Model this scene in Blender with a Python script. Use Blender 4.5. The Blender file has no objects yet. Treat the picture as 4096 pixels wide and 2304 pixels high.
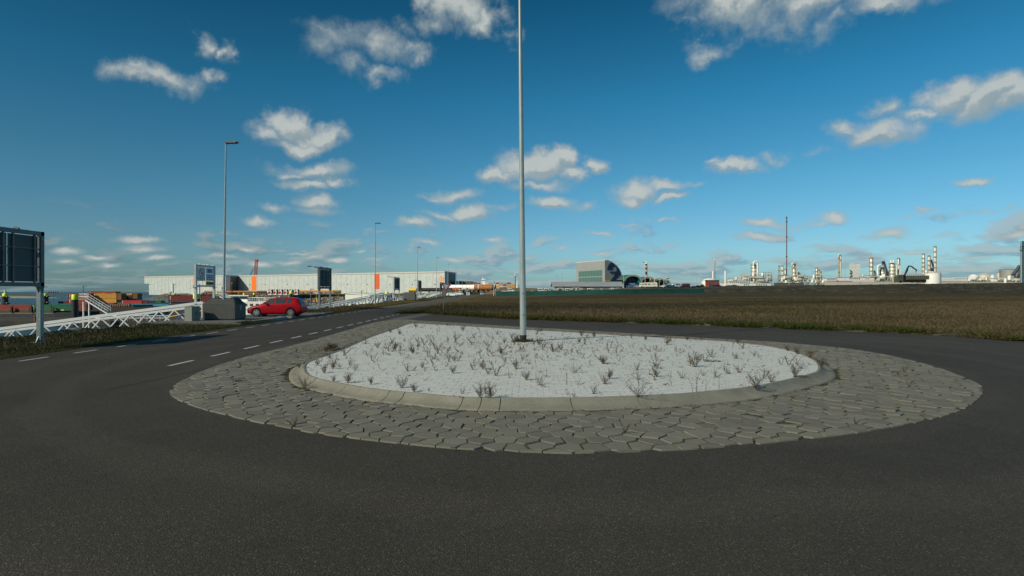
import bpy, bmesh, math, random
import numpy as np
from mathutils import Vector, Matrix
R = math.radians
PI = math.pi
sc = bpy.context.scene
col = sc.collection
rng = random.Random(7)

# ---------------------------------------------------------------- camera, sky, sun, exposure
F, HZ, CX, H = 2200.0, 1165.0, 2048.0, 1.85          # focal length in photo pixels, horizon row, centre column, eye height
cam_d = bpy.data.cameras.new('camera')
cam = bpy.data.objects.new('camera', cam_d); col.objects.link(cam)
cam.location = (0, 0, H); cam.rotation_euler = (R(90), 0, 0)
cam_d.sensor_width = 36.0; cam_d.lens = 36.0 * F / 4096.0
cam_d.shift_y = (HZ - 1152.0) / 4096.0
cam_d.clip_start = 0.1; cam_d.clip_end = 30000
sc.camera = cam
SUN_EL = 33.0
SUN_H = Vector((-0.80, -0.60)).normalized()           # horizontal direction towards the sun
sdir = Vector((SUN_H.x * math.cos(R(SUN_EL)), SUN_H.y * math.cos(R(SUN_EL)), math.sin(R(SUN_EL))))
sun_d = bpy.data.lights.new('sun', 'SUN'); sun_d.energy = 4.7; sun_d.angle = R(0.5); sun_d.color = (1.0, 0.90, 0.69)
sun = bpy.data.objects.new('sun', sun_d); col.objects.link(sun)
sun.rotation_euler = (-sdir).to_track_quat('-Z', 'Y').to_euler(); sun.location = (-40, -30, 60)
sc.view_settings.view_transform = 'Standard'; sc.view_settings.look = 'None'
sc.view_settings.exposure = 0.0; sc.view_settings.gamma = 1.0

world = bpy.data.worlds.new('World'); sc.world = world; world.use_nodes = True
wt = world.node_tree; wt.nodes.clear()
class NT:
    def __init__(s, t): s.t = t
    def n(s, typ, **kw):
        nd = s.t.nodes.new(typ)
        for k, v in kw.items():
            if k == 'ins':
                for kk, vv in v.items():
                    if hasattr(vv, 'is_output'): s.t.links.new(vv, nd.inputs[kk])
                    else: nd.inputs[kk].default_value = vv
            else: setattr(nd, k, v)
        return nd
    def math(s, op, a, b=0.0, clamp=False):
        return s.n('ShaderNodeMath', operation=op, use_clamp=clamp, ins={0: a, 1: b}).outputs[0]
    def mixc(s, f, a, b, blend='MIX'):
        nd = s.n('ShaderNodeMix', data_type='RGBA', blend_type=blend)
        for i, v in ((0, f), (6, a), (7, b)):
            if hasattr(v, 'is_output'): s.t.links.new(v, nd.inputs[i])
            else: nd.inputs[i].default_value = (v if i == 0 else (*v, 1) if len(v) == 3 else v)
        return nd.outputs[2]
    def ramp(s, f, pts, interp='LINEAR'):
        nd = s.n('ShaderNodeValToRGB', ins={0: f}); cr = nd.color_ramp; cr.interpolation = interp
        while len(cr.elements) < len(pts): cr.elements.new(0.5)
        for e, (p, c) in zip(cr.elements, pts):
            e.position = p; e.color = (c, c, c, 1) if isinstance(c, (int, float)) else (*c, 1)
        return nd.outputs[0]
    def sstep(s, v, lo, hi):
        return s.n('ShaderNodeMapRange', interpolation_type='SMOOTHSTEP', ins={0: v, 1: lo, 2: hi, 3: 0.0, 4: 1.0}).outputs[0]

W = NT(wt)
sky = W.n('ShaderNodeTexSky'); sky.sky_type = 'NISHITA'; sky.sun_disc = False
sky.sun_elevation = R(SUN_EL); sky.sun_rotation = math.atan2(SUN_H.x, SUN_H.y)
sky.air_density = 1.0; sky.dust_density = 0.6; sky.ozone_density = 2.0; sky.altitude = 0
tc = W.n('ShaderNodeTexCoord').outputs['Generated']
sep = W.n('ShaderNodeSeparateXYZ', ins={0: tc}).outputs
az = W.math('ARCTAN2', sep[0], sep[1]); el = W.math('ARCSINE', sep[2])
# tint of the polarised sky: deeper and bluer with height
tint = W.ramp(W.math('DIVIDE', el, 0.6, True), SKYTINT := [(0.0, (0.43, 0.73, 0.99)), (0.12, (0.49, 0.80, 0.97)), (0.3, (0.34, 0.80, 0.92)), (0.55, (0.15, 0.72, 0.86)), (0.85, (0.05, 0.44, 0.55)), (1.0, (0.03, 0.33, 0.44))])
skyc = W.mixc(1.0, sky.outputs[0], tint, 'MULTIPLY')
pol = W.n('ShaderNodeMapRange', interpolation_type='SMOOTHSTEP', ins={0: az, 1: 0.1, 2: -0.95, 3: 1.0, 4: 0.66}).outputs[0]      # darkens the sky colour towards the left
skyc = W.mixc(1.0, skyc, W.n('ShaderNodeCombineColor', ins={0: pol, 1: pol, 2: pol}).outputs[0], 'MULTIPLY')
comb = W.n('ShaderNodeCombineXYZ', ins={0: az, 1: el, 2: 0.0}).outputs[0]
# domain warp, weaker near the horizon where the clouds are far away
nz1 = W.n('ShaderNodeTexNoise', noise_dimensions='3D', ins={'Vector': tc, 'Scale': 11.0, 'Detail': 6.0, 'Roughness': 0.60})
wamp = W.math('MULTIPLY_ADD', el, 0.17, True)
wamp = W.n('ShaderNodeMath', operation='MULTIPLY_ADD', ins={0: el, 1: 0.20, 2: 0.016}).outputs[0]
w0 = W.n('ShaderNodeVectorMath', operation='SUBTRACT', ins={0: nz1.outputs['Color'], 1: (0.5, 0.5, 0.5)}).outputs[0]
w1 = W.n('ShaderNodeVectorMath', operation='SCALE', ins={0: w0, 'Scale': wamp}).outputs[0]
w1 = W.n('ShaderNodeVectorMath', operation='MULTIPLY', ins={0: w1, 1: (2.2, 1.3, 0.0)}).outputs[0]
pos = W.n('ShaderNodeVectorMath', operation='ADD', ins={0: comb, 1: w1}).outputs[0]
CL = [(395,190,125,34,1),(330,170,70,24,.8),(450,200,60,18,.8),(545,110,58,40,1),(590,145,42,30,.9),(530,195,46,16,.7),
 (830,100,90,45,.62),(960,105,90,48,.85),(1040,135,52,25,.7),(900,170,60,30,.55),(970,190,55,22,.72),(780,75,45,25,.45),
 (1150,45,95,52,1.1),(1205,72,65,38,1),(1075,22,45,22,.8),
 (1850,12,170,50,1.1),(1980,40,130,45,.9),(2070,80,70,38,.6),(2230,18,150,34,.9),(2390,25,60,22,.5),(1810,115,85,24,.7),(1720,85,45,16,.4),
 (2400,240,95,38,1.1),(2500,250,110,44,1.2),(2570,255,80,45,1.1),(2300,285,80,18,.8),(2220,265,52,26,.8),(2195,335,85,30,1),(2130,320,50,20,.8),
 (725,305,46,36,1.2),(680,328,65,24,.9),(790,340,72,30,1.2),(745,360,80,20,1),(835,345,30,20,.9),
 (785,432,90,21,1),(730,440,40,14,.8),(770,465,65,13,1),(840,462,40,10,.9),(800,505,50,20,1),(805,528,50,9,.7),(695,522,42,11,.7),(645,556,45,12,.9),
 (1340,420,85,34,1.3),(1400,405,50,24,1.2),(1250,440,48,22,1.2),(1430,440,50,18,1.1),(1500,418,36,20,1.1),(1355,472,75,14,.8),
 (1150,492,72,16,.9),(1100,498,40,10,.7),(1195,535,50,17,1.2),(1125,545,55,11,.7),(1050,567,48,13,1),(1385,517,62,15,1.2),(1480,518,36,10,.6),(1255,530,30,9,.5),
 (1610,480,52,24,1),(1595,500,35,16,.9),(1690,468,56,13,1),(1690,496,42,10,1),(1755,468,30,7,.5),
 (1850,425,62,15,1),(1800,415,30,8,.7),(1950,398,45,14,.5),(1975,402,25,9,.5),(2045,385,30,12,.4),
 (2450,457,54,14,1),(1925,562,48,12,1),(1912,598,58,12,1),(2090,555,46,14,1),(2050,568,40,8,.7),(2240,588,46,14,1),(2200,598,40,7,.6),(2330,541,24,6,.7),(2480,532,30,5,.6),(2540,522,30,7,.5),
 (1510,587,42,6,.8),(1670,552,30,4,.7),(1590,562,36,3,.5),(1410,626,30,6,.8),(1240,600,38,7,.8),(1070,614,32,7,.8),(1520,637,32,4,.8),(1320,650,40,5,.7),
 (160,626,52,10,1),(350,604,56,8,1),(365,626,55,10,1),(165,652,40,7,.9),(250,642,50,7,.9),(285,664,42,8,.9),(400,650,42,8,1),(610,627,38,8,.9),(755,636,40,4,.8),(910,635,20,4,.8),
 (640,668,40,8,1),(720,662,50,7,.8),(845,655,30,8,1.1),(790,650,40,7,.8),(940,655,40,6,.7),(560,650,50,6,.7),(2540,592,55,14,1),(2560,570,30,10,.8),(2200,640,60,5,.7),(2300,630,60,6,.8),(2450,652,50,5,.7),(2040,620,40,4,.5),(1140,650,50,7,.8),(1500,655,60,4,.5)]
g = bpy.data.node_groups.new('cloud_field', 'ShaderNodeTree')
g.interface.new_socket('P', in_out='INPUT', socket_type='NodeSocketVector')
g.interface.new_socket('D', in_out='OUTPUT', socket_type='NodeSocketFloat')
G_ = NT(g); gi = g.nodes.new('NodeGroupInput'); go = g.nodes.new('NodeGroupOutput')
gs = G_.n('ShaderNodeSeparateXYZ', ins={0: gi.outputs[0]}).outputs
acc = None
for (cx, cy, rx, ry, w) in CL:
    if cy < 240: rx *= .90; ry *= .84; w *= .90
    px, py = cx * 1.5901, cy * 1.5901
    d = Vector(((px - CX) / F, 1, (HZ - py) / F)); ln = d.length
    a0, e0 = math.atan2(d.x, d.y), math.asin(d.z / ln)
    k = 1.5901 / F * math.cos(a0)                                   # px to radians, shrinking off-axis
    sa, se = 1 / (rx * 1.42 * k * math.cos(a0)), 1 / (ry * 1.5 * k)
    v = G_.n('ShaderNodeVectorMath', operation='MULTIPLY_ADD', ins={0: gi.outputs[0], 1: (sa, se, 0), 2: (-a0 * sa, -e0 * se, 0)}).outputs[0]
    L = G_.n('ShaderNodeVectorMath', operation='LENGTH', ins={0: v}).outputs['Value']
    m = G_.n('ShaderNodeMath', operation='MULTIPLY_ADD', ins={0: L, 1: -w, 2: w}).outputs[0]
    acc = m if acc is None else G_.n('ShaderNodeMath', operation='SMOOTH_MAX', ins={0: acc, 1: m, 2: 0.10}).outputs[0]
g.links.new(acc, go.inputs[0])
def field(p):
    nd = W.n('ShaderNodeGroup'); nd.node_tree = g; wt.links.new(p, nd.inputs[0]); return nd.outputs[0]
f1 = field(pos)
up = W.n('ShaderNodeVectorMath', operation='ADD', ins={0: pos, 1: (-0.004, 0.012, 0)}).outputs[0]
f2 = field(up)
nz2 = W.n('ShaderNodeTexNoise', noise_dimensions='3D', ins={'Vector': tc, 'Scale': 20.0, 'Detail': 6.0, 'Roughness': 0.58}).outputs['Fac']
nd_ = W.n('ShaderNodeMath', operation='MULTIPLY_ADD', ins={0: nz2, 1: 0.62, 2: -0.34}).outputs[0]
dens = W.math('ADD', f1, nd_)
mask = W.sstep(dens, -0.04, 0.80)
# far layer of small cumulus that shrinks towards the horizon
ly = W.math('MULTIPLY', W.math('LOGARITHM', W.math('ADD', W.math('MAXIMUM', el, 0.0), 0.028), 2.71828), 3.6)
lv = W.n('ShaderNodeCombineXYZ', ins={0: W.math('MULTIPLY', az, 13.0), 1: ly, 2: 3.7}).outputs[0]
nz3 = W.n('ShaderNodeTexNoise', ins={'Vector': lv, 'Scale': 1.0, 'Detail': 6.0, 'Roughness': 0.55, 'Distortion': 0.3}).outputs['Fac']
lv2 = W.n('ShaderNodeVectorMath', operation='ADD', ins={0: lv, 1: (-0.15, 0.30, 0)}).outputs[0]
nz3b = W.n('ShaderNodeTexNoise', ins={'Vector': lv2, 'Scale': 1.0, 'Detail': 6.0, 'Roughness': 0.55, 'Distortion': 0.3}).outputs['Fac']
lowf = W.math('SUBTRACT', 1.0, W.sstep(el, 0.015, 0.15))
lowm = W.math('MULTIPLY', W.sstep(W.math('ADD', nz3, W.math('MULTIPLY', lowf, 0.12)), 0.565, 0.70), W.sstep(lowf, 0.0, 0.35))
lowm = W.math('MULTIPLY', lowm, 0.70)
shade = W.sstep(W.math('SUBTRACT', f1, f2), -0.25, 0.22)           # lit tops, grey bases
nz4 = W.n('ShaderNodeTexNoise', ins={'Vector': tc, 'Scale': 16.0, 'Detail': 4.0}).outputs['Fac']
shade = W.math('ADD', W.math('MULTIPLY', shade, 0.75), W.math('MULTIPLY', W.math('SUBTRACT', nz4, 0.35), 0.6), True)
thick = W.sstep(dens, 0.15, 0.9)
shade = W.math('MULTIPLY', shade, W.math('MULTIPLY_ADD', thick, 0.55, True))
shade = W.n('ShaderNodeMath', operation='MULTIPLY', ins={0: shade, 1: W.n('ShaderNodeMath', operation='MULTIPLY_ADD', ins={0: thick, 1: 0.5, 2: 0.62}).outputs[0]}).outputs[0]
ccol = W.mixc(shade, CLOUD_DARK := (2.9, 3.6, 3.8), CLOUD_LIGHT := (5.3, 5.6, 5.35))
lowcol = W.mixc(W.sstep(W.math('SUBTRACT', nz3, nz3b), -0.06, 0.10), (1.9, 3.0, 3.8), (3.9, 4.5, 4.6))
lowcol = W.mixc(1.0, lowcol, W.n('ShaderNodeCombineColor', ins={0: W.math('MULTIPLY', pol, W.math('POWER', pol, 0.4)), 1: pol, 2: pol}).outputs[0], 'MULTIPLY')
c1 = W.mixc(lowm, skyc, lowcol)
c2 = W.mixc(W.math('MULTIPLY', mask, 0.90), c1, ccol)
bg = W.n('ShaderNodeBackground', ins={'Color': c2, 'Strength': 0.10})
wo = W.n('ShaderNodeOutputWorld'); wt.links.new(bg.outputs[0], wo.inputs[0])
world.cycles.sampling_method = 'MANUAL'; world.cycles.sample_map_resolution = 512

# ---------------------------------------------------------------- helpers
def PX(x, y, D): return Vector(((x - CX) / F * D, D, H + (HZ - y) / F * D))
def GR(x, y, z=0.0):
    D = F * (H - z) / (y - HZ); return Vector(((x - CX) / F * D, D, z))
def onpl(x, y, p0, n):                                   # point of a real wall's plane seen at a photo pixel
    d = Vector(((x - CX) / F, 1, (HZ - y) / F)); o = Vector((0, 0, H))
    return o + d * ((Vector(p0) - o).dot(n) / d.dot(n))

class MB:
    def __init__(s): s.v = []; s.f = []; s.m = []; s.sm = []
    def add(s, vs, fs, mi=0, smooth=False):
        b = len(s.v); s.v += [tuple(p) for p in vs]
        s.f += [tuple(b + i for i in f) for f in fs]; s.m += [mi] * len(fs); s.sm += [smooth] * len(fs); return s
    def box(s, a, b, mi=0, M=None):
        x0, y0, z0 = a; x1, y1, z1 = b
        vs = [Vector(p) for p in ((x0,y0,z0),(x1,y0,z0),(x1,y1,z0),(x0,y1,z0),(x0,y0,z1),(x1,y0,z1),(x1,y1,z1),(x0,y1,z1))]
        if M: vs = [M @ p for p in vs]
        return s.add(vs, [(0,3,2,1),(4,5,6,7),(0,1,5,4),(1,2,6,5),(2,3,7,6),(3,0,4,7)], mi)
    def tube(s, p, q, r, r2=None, n=8, mi=0, caps=True):
        p, q = Vector(p), Vector(q); r2 = r if r2 is None else r2
        d = (q - p).normalized(); u = d.orthogonal().normalized(); w = d.cross(u)
        vs = []
        for (c, rr) in ((p, r), (q, r2)):
            vs += [c + (u * math.cos(2*PI*i/n) + w * math.sin(2*PI*i/n)) * rr for i in range(n)]
        s.add(vs, [(i, (i+1) % n, n + (i+1) % n, n + i) for i in range(n)], mi, n > 5)
        if caps: s.add(vs[:n], [tuple(range(n-1, -1, -1))], mi); s.add(vs[n:], [tuple(range(n))], mi)
        return s
    def path(s, pts, r, n=8, mi=0):
        pts = [Vector(p) for p in pts]; vs = []
        u = None
        for i, c in enumerate(pts):
            d = ((pts[min(i+1, len(pts)-1)] - pts[max(i-1, 0)])).normalized()
            u = d.orthogonal().normalized() if u is None else (u - d * u.dot(d)).normalized()
            w = d.cross(u); rr = r[i] if isinstance(r, (list, tuple)) else r
            vs += [c + (u * math.cos(2*PI*k/n) + w * math.sin(2*PI*k/n)) * rr for k in range(n)]
        fs = [(j*n+k, j*n+(k+1) % n, (j+1)*n+(k+1) % n, (j+1)*n+k) for j in range(len(pts)-1) for k in range(n)]
        s.add(vs, fs, mi, True)
        s.add(vs[:n], [tuple(range(n-1, -1, -1))], mi); s.add(vs[-n:], [tuple(range(n))], mi); return s
    def lathe(s, c, prof, n=16, mi=0):                    # prof: (r, z) upward from point c
        c = Vector(c); vs = []
        for r, z in prof: vs += [c + Vector((r*math.cos(2*PI*k/n), r*math.sin(2*PI*k/n), z)) for k in range(n)]
        fs = [(j*n+k, j*n+(k+1) % n, (j+1)*n+(k+1) % n, (j+1)*n+k) for j in range(len(prof)-1) for k in range(n)]
        s.add(vs, fs, mi, True); s.add(vs[-n:], [tuple(range(n))], mi); s.add(vs[:n], [tuple(range(n-1,-1,-1))], mi); return s
    def prism(s, poly, ext, mi=0):                        # 3-D polygon pushed along ext
        n = len(poly); a = [Vector(p) for p in poly]; e = Vector(ext)
        nrm = Vector((0, 0, 0))
        for i in range(n): nrm += a[i].cross(a[(i+1) % n])
        if nrm.dot(e) > 0: a = a[::-1]
        vs = a + [p + e for p in a]
        return s.add(vs, [tuple(range(n)), tuple(range(2*n-1, n-1, -1))] + [(i, n+i, n+(i+1) % n, (i+1) % n) for i in range(n)], mi)
    def obj(s, name, mats, parent=None):
        me = bpy.data.meshes.new(name); me.from_pydata(s.v, [], s.f)
        mats = mats if isinstance(mats, (list, tuple)) else [mats]
        for m in mats: me.materials.append(m)
        if s.f:
            me.polygons.foreach_set('material_index', s.m); me.polygons.foreach_set('use_smooth', s.sm)
        me.update(); o = bpy.data.objects.new(name, me); col.objects.link(o)
        if parent:
            o.parent = parent
            par = parent
            while par: 
                pass; break
            o.matrix_parent_inverse = world_of(parent).inverted()
        return o
def world_of(o):
    m = o.matrix_basis.copy()
    if o.parent: m = world_of(o.parent) @ o.matrix_parent_inverse @ m
    return m
def tag(o, label, cat, group=None):
    o['label'] = label; o['category'] = cat
    if group: o['group'] = group
    return o
def thing(name, loc, label, cat, group=None, rz=0.0):
    o = bpy.data.objects.new(name, None); o.empty_display_size = 0.2; col.objects.link(o)
    o.location = loc; o.rotation_euler = (0, 0, rz); return tag(o, label, cat, group)
def kind(o, k='structure'): o['kind'] = k; return o
def kids(o): return list(o.children)
def dup(o, parent=None, swap=None):
    c = o.copy(); col.objects.link(c)
    if parent: c.parent = parent
    if swap and o.data and any(m and m.name in swap for m in o.data.materials):
        c.data = o.data.copy()
        for i, m in enumerate(c.data.materials):
            if m and m.name in swap: c.data.materials[i] = swap[m.name]
    for k in kids(o): dup(k, c, swap)
    return c
def place(o, loc, rz=0.0, scale=1.0):
    o.location = loc; o.rotation_euler = (0, 0, rz); o.scale = (scale,) * 3; return o
def text_mesh(name, body, origin, xd, yd, size, m, parent, depth=0.01, width=None, bold=0.0):
    cu = bpy.data.curves.new(name, 'FONT'); cu.body = body; cu.size = size; cu.extrude = depth; cu.align_x = 'CENTER'; cu.align_y = 'CENTER'; cu.offset = bold
    t = bpy.data.objects.new(name, cu); col.objects.link(t)
    dg = bpy.context.evaluated_depsgraph_get(); me = bpy.data.meshes.new_from_object(t.evaluated_get(dg)); bpy.data.objects.remove(t)
    xd, yd = Vector(xd).normalized(), Vector(yd).normalized(); zd = xd.cross(yd)
    if width:
        xs = [v.co.x for v in me.vertices]; k = width / (max(xs) - min(xs))
    else: k = 1.0
    M = Matrix(((xd.x*k, yd.x, zd.x, origin[0]), (xd.y*k, yd.y, zd.y, origin[1]), (xd.z*k, yd.z, zd.z, origin[2]), (0, 0, 0, 1)))
    me.transform(M); me.name = name; me.materials.clear(); me.materials.append(m)
    o = bpy.data.objects.new(name, me); col.objects.link(o)
    if parent: o.parent = parent; o.matrix_parent_inverse = world_of(parent).inverted()
    return o

# ---------------------------------------------------------------- the cloud behind the camera whose shade lies over the roundabout and meadow
def shade_cloud():
    alt = 520.0; off = Vector((sdir.x, sdir.y, 0)) * (alt / sdir.z); off.z = alt
    foot = [(-70, 33), (-38, 36.5), (-16, 37), (-13.5, 45), (-9, 80), (-2, 140), (14, 196), (34, 212), (52, 228), (75, 250), (140, 262), (260, 262), (420, 240), (520, 120), (520, -60), (380, -150), (150, -170), (-60, -150), (-120, -60), (-115, 10)]
    p = foot
    for _ in range(2):
        q = []
        for i in range(len(p)):
            a, b = p[i], p[(i+1) % len(p)]; q += [(a[0]*.75+b[0]*.25, a[1]*.75+b[1]*.25), (a[0]*.25+b[0]*.75, a[1]*.25+b[1]*.75)]
        p = q
    c = Vector((130, 60, 0)); n = len(p); vs = []; K = 7; rc = random.Random(1)
    for s in (1, -1):
        for k in range(K):
            t = k / K
            for i, (x, y) in enumerate(p):
                v = Vector((x, y, 0)).lerp(c, t); hh = (90 if s > 0 else 18) * (1-(1-t)**2)**.5 * (1 + .25*math.sin(i*.7+k*2.1)*t)
                vs.append(v + off + Vector((0, 0, s*hh + (2 if s > 0 else 0))))
        vs.append(c + off + Vector((0, 0, s*(90 if s > 0 else 18))))
    fs = []
    for s in (0, 1):
        b0 = s*(K*n+1)
        for k in range(K-1):
            for i in range(n):
                j = (i+1) % n; f = (b0+k*n+i, b0+k*n+j, b0+(k+1)*n+j, b0+(k+1)*n+i); fs.append(f if s == 0 else f[::-1])
        for i in range(n):
            j = (i+1) % n; f = (b0+(K-1)*n+i, b0+(K-1)*n+j, b0+K*n); fs.append(f if s == 0 else f[::-1])
    for i in range(n): j = (i+1) % n; b1 = K*n+1; fs.append((i, b1+i, b1+j, j))
    m = bpy.data.materials.new('thin_cloud'); m.use_nodes = True; T = NT(m.node_tree); m.node_tree.nodes.clear()
    tr = T.n('ShaderNodeBsdfTransparent', ins={0: (1, 1, 1, 1)}).outputs[0]; tl = T.n('ShaderNodeBsdfTranslucent', ins={0: (.95, .95, .95, 1)}).outputs[0]
    mx = T.n('ShaderNodeMixShader', ins={0: 0.25, 1: tr, 2: tl}).outputs[0]; o = T.n('ShaderNodeOutputMaterial'); m.node_tree.links.new(mx, o.inputs[0])
    mb = MB(); mb.add(vs, fs, 0, True); kind(mb.obj('cloud', m))
shade_cloud()

# ---------------------------------------------------------------- materials
def mat(name, c, rough=0.6, metal=0.0, var=0.12, scale=3.0, bump=0.0, bscale=None, c2=None, spec=0.5, dist=0.02, coat=0.0):
    m = bpy.data.materials.new(name); m.use_nodes = True; T = NT(m.node_tree)
    b = m.node_tree.nodes['Principled BSDF']; b.inputs['Roughness'].default_value = rough; b.inputs['Metallic'].default_value = metal
    b.inputs['Specular IOR Level'].default_value = spec; b.inputs['Coat Weight'].default_value = coat
    co = T.n('ShaderNodeTexCoord').outputs['Object']
    nz = T.n('ShaderNodeTexNoise', ins={'Vector': co, 'Scale': scale, 'Detail': 5.0, 'Roughness': 0.6}).outputs['Fac']
    d = c2 if c2 else tuple(x * (1 - var) for x in c); e = c if c2 else tuple(min(1, x * (1 + var)) for x in c)
    out = T.ramp(nz, [(0.32, d), (0.68, e)])
    m.node_tree.links.new(out, b.inputs['Base Color'])
    if bump:
        nb = T.n('ShaderNodeTexNoise', ins={'Vector': co, 'Scale': bscale or scale * 6, 'Detail': 4.0}).outputs['Fac']
        bp = T.n('ShaderNodeBump', ins={'Height': nb, 'Strength': bump, 'Distance': dist}).outputs[0]
        m.node_tree.links.new(bp, b.inputs['Normal'])
    return m
def ribbed(name, c, axis=0, scale=2.0, rough=0.5, metal=0.0, strength=0.5, var=0.08, dist=0.05):   # profiled sheet
    m = mat(name, c, rough, metal, var, 0.3); T = NT(m.node_tree); b = m.node_tree.nodes['Principled BSDF']
    co = T.n('ShaderNodeTexCoord').outputs['Object']
    wv = T.n('ShaderNodeTexWave', wave_type='BANDS', bands_direction='XYZ'[axis], ins={'Vector': co, 'Scale': scale}).outputs['Fac']
    bp = T.n('ShaderNodeBump', ins={'Height': wv, 'Strength': strength, 'Distance': dist}).outputs[0]
    m.node_tree.links.new(bp, b.inputs['Normal']); return m
galv = mat('galvanised_steel', (0.30, 0.34, 0.34), 0.45, 0.5, 0.18, 9.0)
galv_d = mat('weathered_zinc', (0.16, 0.18, 0.185), 0.55, 0.3, 0.2, 7.0)
lampm = mat('lamp_post_paint', (0.42, 0.47, 0.46), 0.42, 0.25, 0.10, 2.0)
white = mat('white_paint', (0.84, 0.84, 0.82), 0.4, 0, 0.06, 2.0)
offw = mat('off_white_paint', (0.62, 0.62, 0.58), 0.5, 0, 0.10, 1.0)
blackm = mat('black_coating', (0.012, 0.012, 0.014), 0.5, 0, 0.3, 2.0)
dark = mat('dark_steel', (0.035, 0.037, 0.042), 0.55, 0.2, 0.3, 2.0)
rubber = mat('rubber', (0.015, 0.015, 0.016), 0.8)
yel = mat('fluorescent_yellow_paint', (0.62, 0.78, 0.01), 0.5, 0, 0.06, 1.5)
yellow = mat('yellow_paint', (0.80, 0.50, 0.015), 0.45, 0, 0.06, 1.0)
signyel = mat('sign_yellow', (0.92, 0.50, 0.012), 0.5, 0, 0.03)
orange = mat('orange_panel', (0.85, 0.17, 0.015), 0.5, 0, 0.04, 0.2)
red = mat('red_paint', (0.42, 0.012, 0.02), 0.4, 0, 0.06)
signred = mat('sign_red', (0.36, 0.012, 0.022), 0.35, 0, 0.05)
blue = mat('blue_paint', (0.01, 0.12, 0.42), 0.4, 0, 0.08)
teal = mat('teal_roof', (0.012, 0.13, 0.125), 0.5, 0, 0.12, 0.5)
navy = mat('navy_cladding', (0.010, 0.028, 0.085), 0.5, 0, 0.1)
rust = mat('rusty_steel', (0.38, 0.14, 0.045), 0.75, 0.0, 0.3, 1.2, c2=(0.20, 0.07, 0.025))
brick_r = mat('rust_red_paint', (0.30, 0.045, 0.03), 0.6, 0, 0.2, 1.0)
cgrey = mat('concrete_grey', (0.30, 0.30, 0.275), 0.85, 0, 0.15, 2.5, bump=0.2)
bingrey = mat('galvanised_bin_sheet', (0.085, 0.09, 0.08), 0.55, 0.15, 0.10, 3.0)
bindark = mat('bin_rubber_flap', (0.02, 0.022, 0.022), 0.5)
cabm = mat('cabinet_grey_green', (0.28, 0.30, 0.26), 0.5, 0, 0.06)
def glassy(name, c, rough=0.08):
    m = mat(name, c, rough, 0.0, 0.1, 1.0, spec=0.8); return m
glass = glassy('window_glass', (0.045, 0.058, 0.058))
tealglass = glassy('green_tinted_glass', (0.07, 0.16, 0.155), 0.15)
carred = mat('red_car_paint', (0.52, 0.006, 0.016), 0.34, 0.0, 0.03, coat=0.08, spec=0.25)
carwhite = mat('white_car_paint', (0.75, 0.76, 0.76), 0.3, 0, 0.03, coat=0.6)
carsilver = mat('silver_car_paint', (0.48, 0.50, 0.52), 0.3, 0.5, 0.03, coat=0.6)
cardark = mat('dark_car_paint', (0.02, 0.03, 0.045), 0.25, 0.2, 0.03, coat=0.6)
carblue = mat('blue_car_paint', (0.03, 0.11, 0.25), 0.25, 0.2, 0.03, coat=0.6)
carmaroon = mat('maroon_car_paint', (0.10, 0.02, 0.02), 0.3, 0.2, 0.03, coat=0.6)
alloy = mat('alloy_rim', (0.62, 0.62, 0.60), 0.3, 0.7, 0.03)
lampred = mat('tail_lamp_red', (0.30, 0.004, 0.008), 0.2, 0, 0.05)
headl = mat('headlamp_lens', (0.35, 0.38, 0.40), 0.1, 0.3, 0.1)
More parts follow.
